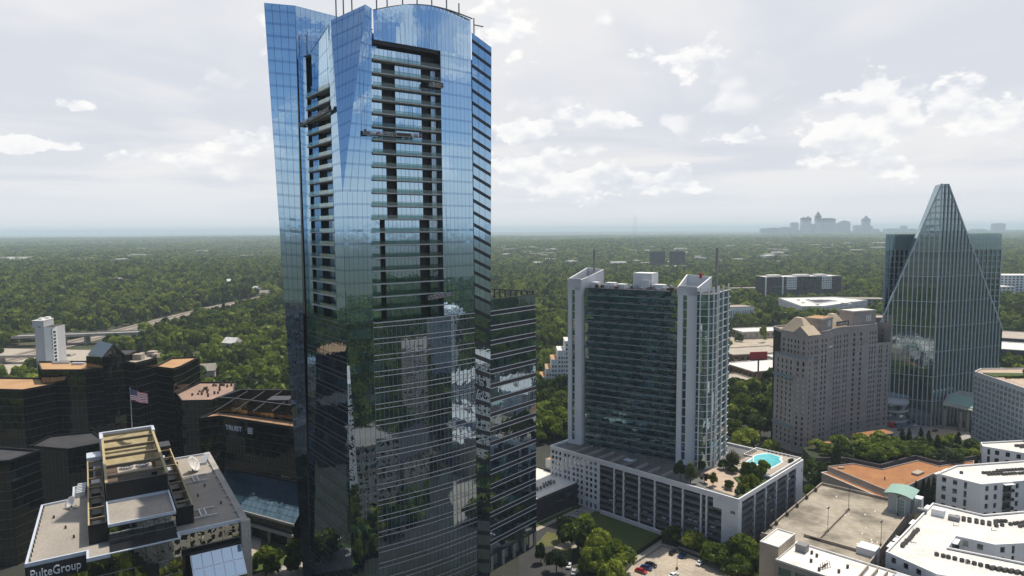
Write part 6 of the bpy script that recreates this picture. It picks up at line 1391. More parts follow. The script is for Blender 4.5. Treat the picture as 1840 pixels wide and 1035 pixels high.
# houses in the near wood
for i, (x, y, lab) in enumerate([(-500, 1330, 'white house'), (-455, 1250, 'grey house'), (-620, 1500, 'white-roofed house'), (-290, 700, 'brown-roofed house'), (-255, 560, 'pale-roofed house'), (-310, 1900, 'bright white house'), (-880, 1500, 'long grey-roofed house'), (-905, 1180, 'long pale-roofed house'), (-930, 1120, 'second long pale-roofed house')]):
    t = thing('house', lab + ' among the trees of the left wood, ' + ('beyond the highway', 'nearest the highway', 'farther behind the highway', 'right of the highway', 'close to the black offices', 'nearest the skyscraper edge', 'above the slab hotel', 'left of the slab hotel', 'at the photo edge')[i], 'house', (x, y, float(hills(np.array(x), np.array(y)))), (i * 37) % 90 - 40); w = 40 if 'long' in lab else 14
    box('wall', -w / 2, w / 2, -6, 6, -2, 12, M_CREAM, t); prism('roof', [(-w / 2 - 1, -7), (w / 2 + 1, -7), (w / 2 + 1, 7), (-w / 2 - 1, 7)], 12, 17, M_GRAVEL if 'grey' in lab or 'pale' in lab else M_ROOFW, t, top=[(-w / 2 - 1, -.3), (w / 2 + 1, -.3), (w / 2 + 1, .3), (-w / 2 - 1, .3)])
    for k in range(3): box('window', -w / 3 + k * w / 3 - .6, -w / 3 + k * w / 3 + .6, -6.1, -6, 6, 8, G_WIN, t)
# ---------------- distant skyline ----------------
M_SKY1 = surf('hazed_skyline_stone', (.46, .46, .49), (.36, .36, .39), scale=.01); M_SKY2 = surf('hazed_skyline_glass', (.28, .31, .37), (.21, .24, .29), scale=.01); M_SKY3 = surf('hazed_skyline_white', (.55, .54, .54), (.45, .45, .46), scale=.01)  # skyline tones paled and blued: part of the distance haze sits in the colour
def sky_tower(px0, px1, pyt, crown, m, label, YD=12500):
    sc = YD / 1227; x0, x1 = (px0 - 920) * sc, (px1 - 920) * sc; xc, w = (x0 + x1) / 2, (x1 - x0); hor = 417.5 - (xc / sc) * .0066; zt = 126 + (hor - 4.5 - pyt) * sc; dep = max(w * .8, 30)
    t = thing('skyline_tower', label, 'skyscraper', (xc, YD, 0), 0, 'hazy towers of the distant skyline'); q = 0.
    if crown == 'spire': q = .20
    elif crown == 'twin': q = .12
    elif crown == 'round': q = .10
    z1 = zt - q * zt; n = 9
    box('shaft', -w / 2, w / 2, -dep / 2, dep / 2, -30, z1, m, t)
    for k in range(1, n): box('floor_band', -w / 2 - .6, w / 2 + .6, -dep / 2 - .6, -dep / 2, z1 * k / n, z1 * k / n + 4, M_SKY2 if m is not M_SKY2 else M_SKY1, t)
    if crown == 'spire':
        prism('crown', [(-w / 2, -dep / 2), (w / 2, -dep / 2), (w / 2, dep / 2), (-w / 2, dep / 2)], z1, z1 + .3 * (zt - z1), m, t, top=[(-w / 3, -dep / 3), (w / 3, -dep / 3), (w / 3, dep / 3), (-w / 3, dep / 3)])
        prism('spire', [(-w / 3, -dep / 3), (w / 3, -dep / 3), (w / 3, dep / 3), (-w / 3, dep / 3)], z1 + .3 * (zt - z1), zt, m, t, top=[(-1, -1), (1, -1), (1, 1), (-1, 1)])
    elif crown == 'twin':
        for s in (-1, 1): prism('spire', [(s * w / 4 - w * .2, -dep / 3), (s * w / 4 + w * .2, -dep / 3), (s * w / 4 + w * .2, dep / 3), (s * w / 4 - w * .2, dep / 3)], z1, zt - (0 if s > 0 else 18), m, t, top=[(s * w / 4 - 2, -2), (s * w / 4 + 2, -2), (s * w / 4 + 2, 2), (s * w / 4 - 2, 2)])
    elif crown == 'round':
        for k in range(3): f = 1 - .22 * (k + 1); box('crown_tier', -w / 2 * f, w / 2 * f, -dep / 2 * f, dep / 2 * f, z1 + (zt - z1) * k / 3, z1 + (zt - z1) * (k + 1) / 3, m, t)
    else: box('plant_level', -w / 3, w / 3, -dep / 3, dep / 3, z1, z1 + 8, m, t)
for px0, px1, pyt, cr, m, lab in [(1366, 1379, 411, '', M_SKY1, 'squat hazy block at the left end of the distant skyline'), (1381, 1397, 410, '', M_SKY2, 'low bluish block second from left in the distant skyline'), (1401, 1417, 409, '', M_SKY1, 'low pale block third from left in the distant skyline'), (1420, 1432, 400.5, '', M_SKY1, 'plain flat tower left of the twin-peaked one in the distant skyline'), (1439, 1454, 387.5, 'twin', M_SKY1, 'twin-peaked hazy tower in the distant skyline'), (1452, 1463, 403, '', M_SKY2, 'dark low tower between twin peaks and tallest spire'), (1463.6, 1472.8, 380, 'spire', M_SKY1, 'tallest pointed spire tower of the distant skyline'), (1475, 1496, 393, '', M_SKY2, 'widest flat-topped tower right of the tallest spire'), (1461, 1482, 413, '', M_SKY3, 'pale low slab at the foot of the tallest spire'), (1500, 1508, 402, '', M_SKY1, 'thin flat tower right of the widest tower in the skyline'), (1508, 1523.6, 396.5, 'round', M_SKY2, 'dark tower with stepped rounded crown in the distant skyline'), (1534, 1548, 405.5, '', M_SKY1, 'flat tower just left of the second spire in the skyline'), (1548, 1560, 387.5, 'spire', M_SKY2, 'second spire tower standing right in the distant skyline'), (1560, 1566, 407, '', M_SKY1, 'small tower hugging the second spire in the skyline'), (1567, 1577, 412, '', M_SKY2, 'low dark block right of the second spire'), (1590, 1613, 411, '', M_SKY3, 'low wide whitish arena-like block in the skyline'), (1617, 1627, 406.5, '', M_SKY1, 'lone small tower left of the pointed glass tower'), (1631, 1643, 411.5, '', M_SKY1, 'low block just left of the pointed glass tower'), (1746, 1766, 412, '', M_SKY1, 'low hazy block right behind the pointed glass tower'), (1783, 1800, 402, '', M_SKY2, 'tall hazy tower right of the pointed glass tower'), (1801, 1822, 416, '', M_SKY1, 'low hazy block at the right end of the skyline'), (1423, 1440, 414, '', M_SKY2, 'low block under the twin-peaked tower'), (1495, 1510, 414, '', M_SKY1, 'low pale block under the rounded crown tower'), (1524, 1536, 416, '', M_SKY3, 'pale low block between the rounded crown and second spire')]:
    sky_tower(px0, px1, pyt, cr, m, lab)
for px, pyt in ((1139, 386), (1143, 390)):
    t = thing('radio_mast', ('taller' if pyt < 388 else 'shorter') + ' thin radio mast on the horizon above the condominium tower', 'mast', ((px - 920) / 1227 * 8000, 8000, 0)); box('mast', -1.5, 1.5, -1.5, 1.5, 0, 126 + (411 - pyt) * 6.5, M_SKY1, t); box('base', -5, 5, -5, 5, -10, 20, M_SKY1, t)
# ---------------- roads, lots, lawns ----------------
def sheet(name, pts, z, mat, kind='structure'):
    o = mesh(name, [(x, y, z) for x, y in pts], [tuple(range(len(pts)))], mat); prop(o, kind=kind); return o
sheet('city_ground', [(-330, -420), (480, -420), (480, 300), (330, 470), (60, 430), (-20, 400), (-240, 400), (-330, 300)], .02, surf('city_ground_mix', (.045, .045, .04), (.03, .036, .018), scale=.03, fine=.3))
sheet('street', [(2, 180), (20, 180), (24, 240), (16, 262), (26, 296), (60, 340), (52, 345), (12, 300), (2, 262)], .03, M_ASPH)
sheet('pavement', [(-6, 276), (10, 277), (30, 298), (26, 301), (8, 284), (-6, 284)], .04, M_PAVE); sheet('pavement', [(16, 262), (22, 258), (40, 282), (35, 287)], .045, M_PAVE)
sheet('grass_verge', [(8.6, 279), (31, 302), (29.5, 303.5), (7.6, 281.5)], .06, M_GRASS); sheet('grass_verge', [(8, 262), (17, 263), (22, 272), (14, 276)], .06, M_DRYG); sheet('grass_verge', [(14, 250), (22, 252), (23, 261), (16, 260)], .065, M_DRYG)
sheet('lawn', [(28, 287), (43, 249), (62, 271), (37, 297)], .07, M_GRASS); sheet('garage_drive', [(24, 292), (30, 288), (38, 298), (33, 304)], .06, M_CONC)
sheet('car_park', [(44.5, 247), (58.5, 262.5), (64, 259), (84, 240), (96, 215), (60, 205), (30, 222)], .05, M_LOT); sheet('footpath', [(43.2, 249.2), (61, 270), (59, 263.5), (45.5, 248)], .08, M_PAVE)
fence = thing('screen_fence', 'black mesh fence between lawn and car park', 'fence', (43.3, 249.6, 0))
for k in range(12):
    t0 = k / 12; d = (18., 20.); p = (d[0] * t0, d[1] * t0); q = (d[0] * (t0 + 1 / 12), d[1] * (t0 + 1 / 12)); a = Acc(); a.bar((*p, 1.0), (*q, 1.0), .06, 1.8); a.build('mesh_panel', M_BLACK, fence); box('post', p[0] - .08, p[0] + .08, p[1] - .08, p[1] + .08, 0, 2.1, M_DARK, fence)
rw = thing('retaining_wall', 'low white retaining wall round the car park edge', 'wall', (45, 247, 0))
for (x0, y0, x1, y1) in ((0, 0, 14, 15.2), (14, 15.2, 19.5, 11.2), (19.5, 11.2, 20.2, 13), (20.2, 13, 38, -3)):
    a = Acc(); a.bar((x0, y0, .55), (x1, y1, .55), .45, 1.1); a.build('wall_run', M_CONC, rw)
for i in range(9):
    p = Vector((50.5, 252.0)) + Vector((1.7, 1.6)) * .9 * i if i < 5 else Vector((66, 246)) + Vector((-1.4, -2.2)) * (i - 5); o = box('bay_line', p.x - .06, p.x + .06, p.y - 2.3, p.y + 2.3, .058, .066, M_WHITE, rz=.75 if i < 5 else .75); prop(o, kind='structure'); o.name = 'bay_marking'
for c, x, y, dg, lab in [('red', 46.8, 241.5, -38, 'bright red car parked at the left edge of the car park'), ('blue', 49.3, 244., -38, 'dark blue car parked between red and black cars'), ('black', 51.4, 246.2, -38, 'black car parked beside the dark blue car'), ('white', 58.0, 238.2, 40, 'white car with dark roof driving across the car park middle'), ('white', 54.6, 234.4, 40, 'white car nearest the lower edge of the car park'), ('black', 62.0, 256.0, 50, 'black car at the far corner of the car park'), ('blue', 65., 253.5, 50, 'blue sedan parked along the far side of the car park'), ('white', 70.2, 247.4, 50, 'white sedan parked under trees at the far side of the car park'), ('black', 63.5, 233.5, -38, 'black car at the bottom of the car park')]:
    car(c, x, y, .06, dg, lab)
for c, x, y, dg, lab in [('grey', 18.5, 250, 80, 'grey car parked on the street under the big trees'), ('white', 20.6, 246, 80, 'white car parked on the shaded street'), ('silver', 22, 241, 80, 'silver car lowest on the shaded street'), ('silver', 29.5, 294, 40, 'silver car at the garage drive beside the dark building'), ('black', 241, 415, 20, 'black car at the hotel forecourt'), ('white', 255, 424, 10, 'white car waiting on the forecourt of the pointed tower'), ('black', 261, 413, 30, 'black car turning on the paved forecourt'), ('silver', 228, 398, 20, 'silver car near the stone hotel porch')]:
    car(c, x, y, .07, dg, lab)
lamp(0, 0, 7, 'lamp post with twin heads in the middle of the car park', 0, (60.5, 243.5, 0))
sheet('forecourt', [(205, 385), (250, 392), (272, 396), (285, 418), (262, 436), (226, 424)], .05, M_CONC); sheet('forecourt_paving', [(248, 396), (268, 398), (276, 414), (262, 422)], .06, M_PATIO)
scu = thing('red_sculpture', 'red abstract sculpture on white stem before the round lobby', 'sculpture', (226, 399, 0)); 
def sculpt():
    a = Acc(); a.tube((0, 0, 0), (0, 0, 6), .5, .4, 8); a.build('stem', M_WHITE, scu); b = Acc()
    for k in range(7): t = k * 2.4; b.tube((0, 0, 6.5 + .3 * k), (1.8 * math.cos(t), 1.8 * math.sin(t), 8 + .6 * k), .6, .25, 7)
    b.build('petals', M_RED, scu)
sculpt()
# left plaza
sheet('plaza_lawn', [(-118, 282), (-84, 262), (-76, 240), (-100, 236)], .06, M_GRASS); sheet('plaza_path', [(-116, 280), (-112, 283), (-104, 272), (-101, 262), (-104, 244), (-107, 244), (-105, 262), (-108, 271)], .08, M_PAVE); sheet('plaza_drive', [(-98, 240), (-80, 254), (-72, 246), (-84, 228), (-100, 224)], .09, M_CONC)
for y0, y1 in ((560, 2100),):
    n = 40; v = []; f = []
    for i in range(n + 1):
        y = y0 + (y1 - y0) * i / n; xc = -508 + 26 * math.sin((y - 560) / 700) + max(0, y - 1100) * .10
        for dx in (-15, 15): v.append((xc + dx, y, float(hills(np.array(xc + dx), np.array(y))) + .8))
    for i in range(n): f.append((2 * i, 2 * i + 1, 2 * i + 3, 2 * i + 2))
    prop(mesh('highway', v, f, surf('highway_concrete', (.36, .30, .24), (.26, .22, .18), scale=.05, fine=.3)), kind='structure')
    for dx in (-7, 7):
        v2 = []; 
        for i in range(n + 1):
            y = y0 + (y1 - y0) * i / n; xc = -508 + 26 * math.sin((y - 560) / 700) + max(0, y - 1100) * .10; h = float(hills(np.array(xc + dx), np.array(y))) + .83
            v2 += [(xc + dx - 3.5, y, h), (xc + dx + 3.5, y, h)]
        prop(mesh('rail_bed', v2, f, surf('dark_ballast', (.16, .13, .11), (.12, .10, .08), scale=.2)), kind='structure')
OV = thing('overpass', 'long concrete overpass crossing in front of the highway at left', 'bridge', (-470, 770, 0), 12)
box('deck', -85, 50, -9, 9, 10, 11.6, M_CONC, OV); box('parapet', -85, 50, -9.3, -8.8, 11.6, 13, M_CONC, OV); box('parapet', -85, 50, 8.8, 9.3, 11.6, 13, M_CONC, OV)
for k in range(5): box('pier', -62 + 24 * k, -59.5 + 24 * k, -6, 6, 0, 10, M_CONC, OV)
OV2 = thing('rail_viaduct', 'second lower viaduct with pale parapet near slab hotel', 'bridge', (-490, 655, 0), 6); box('deck', -90, 60, -5, 5, 6, 7.4, M_CONC, OV2); box('parapet', -90, 60, -5.3, -4.9, 7.4, 8.6, M_PAVE, OV2)
for k in range(6): box('pier', -84 + 26 * k, -82 + 26 * k, -3, 3, 0, 6, M_CONC, OV2)
sheet('yard', [(-560, 560), (-330, 560), (-330, 640), (-420, 720), (-560, 740)], .4, M_PAVE)
sheet('shop_yard', [(150, 500), (270, 520), (330, 700), (380, 860), (270, 860), (190, 640)], .3, M_LOT)
# ---------------- surroundings outside the frame: mostly invented blocks, added for the mirrored facades to reflect ----------------
block('white_gridded_office', 'white gridded office below the camera, mirrored in the skyscraper corner', 'office building', -16, 100, 46, 40, 54, 18, M_WHITE, M_ROOFW, 14, 3.3, lim=0, back=True)
block('white_gridded_office', 'added white gridded office to the right of the camera, mirrored in the skyscraper wing', 'office building', 300, 150, 44, 40, 62, 30, M_WHITE, M_ROOFW, 16, 3.3, lim=0, back=True)
block('dark_roof_car_park', 'low car park with dark roof mirrored in the skyscraper front', 'car park', 88, 152, 62, 44, 12, 20, M_TANW, M_TAR, 3, 6., lim=0, back=True)
block('added_concrete_office', 'added grey concrete office out of view, mirrored in the skyscraper corner facet', 'office building', 22, 148, 38, 30, 32, 25, M_CONC, M_GRAVEL, 9, 3.4, lim=0, back=True)
block('added_beige_office', 'added beige office out of view, mirrored in the skyscraper front', 'office building', 190, 100, 48, 40, 46, 35, M_CREAM, M_GRAVEL, 12, 3.4, lim=0, back=True)
block('added_brick_office', 'added brown brick office out of view, mirrored in the skyscraper front', 'office building', 330, 260, 44, 36, 50, -20, M_BROWNB, M_GRAVEL, 13, 3.4, lim=0, back=True)
block('added_stone_apartments', 'added grey stone apartments out of view, mirrored in the skyscraper front', 'apartment block', 420, 60, 50, 40, 84, 10, M_STONE, M_ROOFW, 24, 3.4, lim=0, back=True)
block('added_row_apartments', 'added low white apartments out of view, mirrored in the skyscraper front', 'apartment block', 236, 196, 56, 30, 20, 40, M_WHITE, M_ROOFW, 6, 3.6, lim=0, back=True)
block('added_glass_office', 'added dark glass office out of view, mirrored in the black office blocks', 'office building', -150, 20, 56, 44, 70, 5, M_DGREY, M_TAR, 18, 3.4, lim=0, back=True)
block('added_tan_apartments', 'added tan apartments out of view, mirrored in the black office blocks', 'apartment block', -260, 90, 60, 30, 34, -10, M_TANL, M_ROOFW, 10, 3.4, lim=0, back=True)
# ---------------- trees ----------------
def ico(sub):
    b = bmesh.new(); bmesh.ops.create_icosphere(b, subdivisions=sub, radius=1.0); v = np.array([x.co[:] for x in b.verts]); f = [tuple(q.index for q in p.verts) for p in b.faces]; b.free(); return v, f
ICO1, ICO2 = ico(1), ico(2)
def crown_mesh(name, seed, mat, nl=10, leaves=1300, size=.15, squash=.82, flat=False, shape='round', hull=.66):
    r = np.random.default_rng(seed); V = []; Fc = []; lob = []
    for i in range(nl):
        if shape == 'cone':
            t = i / (nl - 1); rad = .52 * (1 - t) ** .8 + .10; lob.append((np.array([*(r.normal(0, .06, 2)), .15 + 2.5 * t]), rad, 1.15))
        else:
            t = r.uniform(0, 2 * math.pi); q = r.uniform(.25, .74) if i else 0; zz = r.uniform(.50, 1.30) if i else 1.12; lob.append((np.array([q * math.cos(t), q * math.sin(t), zz * (1 - .28 * q)]), r.uniform(.24, .48), squash * r.uniform(.8, 1.1)))
    hv, hf = ICO1
    for c, rad, sq in lob:
        n = len(V); vv = hv * rad * hull * np.array([1, 1, sq]) * (1 + r.normal(0, .09, (len(hv), 1))) + c; V += vv.tolist(); Fc += [tuple(n + i for i in q) for q in hf]
    per = leaves // nl
    for c, rad, sq in lob:
        d = r.normal(size=(per, 3)); d /= np.linalg.norm(d, axis=1, keepdims=True); d[:, 2] = np.where(d[:, 2] < -.45, -d[:, 2], d[:, 2])
        pos = c + d * np.array([1, 1, sq]) * rad * r.uniform(.66, 1.15, (per, 1)); nrm = d + r.normal(0, .55, (per, 3)); nrm /= np.linalg.norm(nrm, axis=1, keepdims=True)
        up = r.normal(size=(per, 3)); a = np.cross(nrm, up); a /= np.linalg.norm(a, axis=1, keepdims=True); b = np.cross(nrm, a); s = size * r.uniform(.6, 1.25, (per, 1))
        for p, aa, bb in zip(pos, a * s, b * s * .75):
            n = len(V); V += [(p - aa - bb * .3).tolist(), (p - bb).tolist(), (p + aa).tolist(), (p + bb * .9 - aa * .2).tolist()]; Fc.append((n, n + 1, n + 2, n + 3))
    m = bpy.data.meshes.new(name); m.from_pydata(V, [], Fc); m.materials.append(mat); m.update(); return m
def trunk_mesh(name, seed, cone=False):
    r = random.Random(seed); a = Acc(); a.tube((0, 0, -.5), (0, 0, .9), .07, .045, 7, False)
    if cone: a.tube((0, 0, .9), (0, 0, 2.4), .045, .01, 6, False)
    else:
        for k in range(5):
            t = k * 1.26 + r.uniform(-.3, .3); b = (.18 * math.cos(t), .18 * math.sin(t), .8); a.tube((0, 0, .45 + .08 * k), b, .035, .022, 5, False); a.tube(b, (.45 * math.cos(t), .45 * math.sin(t), 1.2), .022, .008, 5, False)
    m = bpy.data.meshes.new(name); m.from_pydata(a.v, [], a.f); m.materials.append(M_BARK); return m
CROWN = {k: [crown_mesh('crown', s + 10 * i, m, nl, lv, sz, sq, shape=sh) for i in range(nv)] for k, (s, m, nl, lv, sz, sq, sh, nv) in {
    'b': (1, M_LEAF, 15, 4200, .115, .80, 'round', 4), 'c': (5, M_PINE, 9, 1500, .10, 1., 'cone', 2), 'w': (7, M_WILL, 10, 2200, .075, 1.1, 'round', 1), 'y': (8, M_YEL, 9, 1100, .10, .9, 'round', 1), 'p': (9, M_PURP, 8, 900, .10, .9, 'round', 1), 'f': (21, M_LEAFF, 13, 1700, .15, .80, 'round', 4), 'd': (31, M_PINE, 9, 1100, .11, 1.0, 'round', 2)}.items()}
TRUNK = [trunk_mesh('trunk', k) for k in range(3)]; TRUNKC = trunk_mesh('trunk', 9, True)
ntree = 0
def tree(kind, x, y, z, r, h, label, group=None, name=None):
    """r crown radius, h total height"""
    global ntree; ntree += 1; rr = random.Random(ntree)
    t = bpy.data.objects.new(name or {'c': 'conifer', 'w': 'willow', 'y': 'yellow_shrub', 'p': 'purple_shrub'}.get(kind, 'broadleaf_tree'), None); COL.objects.link(t); t.location = (x, y, z); t.rotation_euler = (0, 0, rr.uniform(0, 6.28)); t.scale = (r, r, h / (2.75 if kind == 'c' else 1.62)) 
    prop(t, label, 'shrub' if kind in 'yp' else 'tree', group)
    o = bpy.data.objects.new('crown', rr.choice(CROWN[kind])); link(o, t); o2 = bpy.data.objects.new('trunk', TRUNKC if kind == 'c' else rr.choice(TRUNK)); link(o2, t); return t
near = [(-91.1, 241.2, 5.7, 12, 'round bright green tree on the plaza left of the skyscraper foot'), (-81.2, 244.5, 5.2, 13, 'leafy tree touching the left corner of the skyscraper'), (-97.1, 242.9, 2.8, 5, 'low bush beside the plaza path'),
 (25.1, 256, 7.1, 15, 'large tree at the street corner beside the lawn'), (32.3, 248.2, 6.9, 15, 'large bright tree between street and lawn'), (37.5, 240.5, 6.7, 14, 'large tree nearest the bottom edge left of the car park'), (21.0, 266.2, 4.8, 12, 'tree by the pavement beside the low dark building'), (15.6, 240.8, 4.4, 10, 'dark round tree at the bottom edge on the street'), (10.2, 248.8, 2.2, 9, 'slender young tree at the skyscraper wing'), (29.2, 270, 4.4, 11, 'tree at the upper corner of the shaded lawn'), (30, 240, 5.5, 12, 'tree overhanging the shaded street cars'), (35, 231, 5.5, 11, 'tree at the lower left corner of the car park'),
 (63.9, 262.6, 4.4, 9, 'tree against the garage left of the car park wall'), (69.9, 256.5, 5, 10, 'tree against the garage centre front'), (84.7, 244.4, 7.0, 14, 'biggest tree hiding the garage corner foot'), (76.4, 246, 5.6, 10, 'tree over the parked white sedan'), (90.5, 238, 5.8, 12, 'tree between garage corner and parking deck'), (88, 228, 5.4, 10, 'tree at the bottom edge beside the tan building'), (80.4, 236, 5.2, 10, 'tree shading the right end of the car park'), (73.8, 253.3, 4., 8, 'small tree before the garage pillars'),
 (154.3, 454.4, 8.6, 17, 'big tree behind the rounded condominium end, upper one'), (162.9, 440, 9.3, 19, 'big spreading tree left of the stone hotel'), (193.3, 504.7, 8.8, 16, 'tree beside the red billboard shop'), (132.0, 399.4, 6.9, 14, 'tree at the right flank of the condominium tower'), (133.1, 376.8, 8.5, 15, 'large tree above the pool terrace'), (149.8, 405.0, 7.6, 15, 'dark tree touching the stone hotel base'), (166.8, 430.7, 6.7, 15, 'tree behind the stone hotel left edge'), (167.9, 505.4, 8.7, 16, 'tree near the small tan shop'), (147.5, 327.9, 7.0, 14, 'dark round tree between pool terrace and terracotta roof'), (156.4, 349.7, 5., 12, 'tree at the stone hotel corner beside the conifer'), (136.6, 305.5, 4.4, 9, 'tree squeezed between garage end and parking deck'), (141.0, 364.4, 5.7, 12, 'tree beside the foot of the stone hotel'), (148.8, 422.0, 7.3, 16, 'tree in the clump left of the stone hotel'), (119.9, 362.6, 5.4, 13, 'tree close behind the condominium right end'), (132, 318, 5, 11, 'tree just beyond the pool wall'),
 (20.5, 462.0, 5.3, 13, 'left tree of the group below the stepped building'), (30.1, 461.8, 6.8, 14, 'middle tree of the group below the stepped building'), (21.6, 412.7, 6.7, 13, 'bright tree beside the skyscraper wing'), (30.9, 412.5, 5.4, 12, 'bright tree near the podium left end'), (37.8, 455.2, 5.2, 13, 'right tree of the group below the stepped building'), (13.4, 427.0, 4.9, 12, 'tree half hidden by the skyscraper wing'), (15, 395, 5, 10, 'low tree by the road behind the wing'), (44, 440, 5, 12, 'tree by the condominium left pier')]
for x, y, r, h, lab in near: tree('d' if 'dark' in lab else 'b', x, y, 0, r, h, lab)
for k, x, y, r, h, lab in [('w', 71.8, 268.7, 3.3, 9, 'pale feathery willow on the garage terrace edge'), ('d', 68.7, 273.0, 2.6, 9, 'dark evergreen beside the willow on the terrace'), ('y', 80.1, 266.1, 2.4, 6, 'bright yellow shrub on the garage terrace'), ('b', 96.7, 272.9, 3.0, 8.5, 'tree before the podium pool on the terrace'), ('b', 104.0, 276.0, 2.8, 8, 'tree at the pool edge on the terrace'), ('p', 77.6, 269.6, 2.0, 4.4, 'dark purple shrub beside the yellow one'), ('w', 93.1, 282.8, 3.6, 9, 'wispy pale tree between condominium and pool'), ('b', 99.2, 269.8, 2.6, 6.5, 'low tree at the terrace parapet right side'), ('y', 92.0, 262.8, 2.2, 5.5, 'yellowish shrub at the garage corner planting'), ('b', 85.6, 263.0, 2.2, 4, 'green shrub at the garage corner planting'), ('d', 79.6, 281.0, 1.7, 6, 'small dark shrub at the foot of the rounded end'), ('b', 89, 258.5, 2.2, 4.5, 'shrub nearest the garage corner'), ('b', 95, 264.5, 2.4, 6, 'olive shrub along the right terrace parapet'), ('d', 121, 290.5, 1.8, 3, 'low bush at the far corner of the pool terrace')]:
    tree(k, x, y, 23.1 if k != 'z' else 24, r, h, lab)
for k_, (gx_, gy_, r_) in enumerate(((5, 3, 1.5), (9, 3.2, 1.7), (13, 3, 1.6), (17, 3.4, 2.0), (21, 3.2, 1.8), (25, 3.6, 2.1), (28.5, 4.5, 2.0), (19, 6.5, 1.9), (24, 8, 2.2), (28, 10, 2.2), (27, 16, 2.0), (29, 21, 2.4))):
    wx, wy, wz = gw(gx_, gy_, 23.2); tree('b' if k_ % 3 else 'd', wx, wy, wz, r_, r_ * 1.9, 'low shrub in the planted edge of the garage terrace', 'shrubs along the garage terrace edge', 'terrace_shrub')
for i, (x, y, r, k) in enumerate([(158.1, 325.1, 3.7, 'c'), (167.7, 331.0, 2.3, 'c'), (173.5, 334.2, 2.5, 'c'), (175.6, 328.2, 4.7, 'b'), (182.4, 329.1, 5.3, 'b'), (190.7, 332.5, 5.3, 'b'), (198.5, 336.0, 4.7, 'b'), (205.4, 332.9, 4.1, 'b'), (204.0, 349.6, 3.1, 'c'), (213.1, 358.7, 2.3, 'c'), (220.4, 360.4, 2.3, 'c'), (219.7, 352.8, 2.5, 'c'), (217.9, 341.9, 2.8, 'c'), (211.6, 325.2, 3.5, 'd'), (216.2, 324.8, 3.5, 'd'), (223.2, 330.2, 3.5, 'b'), (234.5, 340.9, 4.1, 'b'), (230.3, 345.4, 2.9, 'c'), (212.5, 332.1, 2.9, 'd'), (229.9, 332.1, 2.9, 'b'), (164.8, 328.4, 2.3, 'd'), (188, 342, 4.5, 'b'), (198, 346, 4, 'b'), (226, 338, 3, 'd'), (168, 338, 4.2, 'b'), (178, 340, 4.6, 'b'), (208, 341, 3.8, 'b'), (184, 352, 4, 'b'), (172, 350, 4, 'b'), (196, 356, 4, 'b'), (224, 350, 3.4, 'b'), (160, 338, 3.6, 'b'), (232, 352, 3.6, 'b'), (214, 348, 3.4, 'd'), (158, 346, 3.4, 'b')]):
    tree(k, x, y, 10.9, r * 1.3, r * (3.2 if k == 'c' else 1.9), ('large dark conifer at the left corner of the terrace garden' if i == 0 else {'c': 'slim dark conifer in the terrace garden behind terracotta roof', 'b': 'rounded bright tree in the terrace garden behind terracotta roof', 'd': 'dark evergreen in the terrace garden behind terracotta roof'}[k]), None if i == 0 else 'trees of the terrace garden')
for i, (x, y) in enumerate(((184.7, 298.8), (187.5, 299.9), (191.4, 301.7), (195.4, 304.1), (180, 296))): tree('c', x, y, 0, 2.6, 13, 'upright evergreen in the row between terracotta roof and white apartments', 'evergreen row beside the white apartments')
for i, (x, y, z, r) in enumerate(((286, 372, 43, 3.2), (290, 366, 43, 2.8))): tree('b', x, y, z, r, 6, ('left', 'right')[i] + ' round tree on the roof of the gridded building')
# forest points
def inside(P, poly):
    x, y = P[:, 0], P[:, 1]; c = np.zeros(len(P), bool); n = len(poly)
    for i in range(n):
        (x1, y1), (x2, y2) = poly[i], poly[i - 1]
        with np.errstate(divide='ignore', invalid='ignore'): c ^= ((y1 > y) != (y2 > y)) & (x < (x2 - x1) * (y - y1) / (y2 - y1) + x1)
    return c
bpy.context.view_layer.update()
BOX = []
for o in COL.objects:
    if o.parent is None and o.get('category') and o.get('category') not in ('tree', 'shrub', 'car', 'flag', 'lounger', 'lamp post') and o.type == 'EMPTY':
        mn = np.array([1e9, 1e9]); mx = -mn
        for c in o.children:
            if c.type == 'MESH':
                cs = np.array([(c.matrix_world @ Vector(q))[:2] for q in c.bound_box]); mn = np.minimum(mn, cs.min(0)); mx = np.maximum(mx, cs.max(0))
        if mx[0] > mn[0] and mn[1] > 380: BOX.append((mn[0] - 4, mx[0] + 4, mn[1] - 9, mx[1] + 4))
def jgrid(x0, x1, y0, y1, s):
    gx, gy = np.meshgrid(np.arange(x0, x1, s), np.arange(y0, y1, s)); P = np.stack([gx.ravel(), gy.ravel()], 1); return P + RNG.uniform(-.42, .42, P.shape) * s
def clear(P):
    k = np.ones(len(P), bool)
    for a, b, c, d in BOX: k &= ~((P[:, 0] > a) & (P[:, 0] < b) & (P[:, 1] > c) & (P[:, 1] < d))
    for poly in ([(-560, 560), (-330, 560), (-330, 640), (-420, 720), (-560, 740)], [(170, 515), (262, 525), (310, 700), (350, 850), (280, 850), (195, 640)]): k &= ~inside(P, poly) | (RNG.random(len(P)) < .10)
    xc = -508 + 26 * np.sin((P[:, 1] - 560) / 700) + np.maximum(0, P[:, 1] - 1100) * .10
    k &= ~((P[:, 0] - xc > -20) & (P[:, 0] - xc < 56) & (P[:, 1] > 540) & (P[:, 1] < 2100))
    k &= ~((P[:, 1] < 398) & (P[:, 0] > -338) & (P[:, 0] < 60)); k &= ~((P[:, 1] < 440) & (P[:, 0] >= 60) & (P[:, 0] < 345))
    return P[k]
def infr(P, m=1.12, b=40): return np.abs(P[:, 0]) < .752 * m * P[:, 1] + b
Z1 = jgrid(-1100, 1100, 392, 1150, 10.2); Z1 = clear(Z1[infr(Z1)])
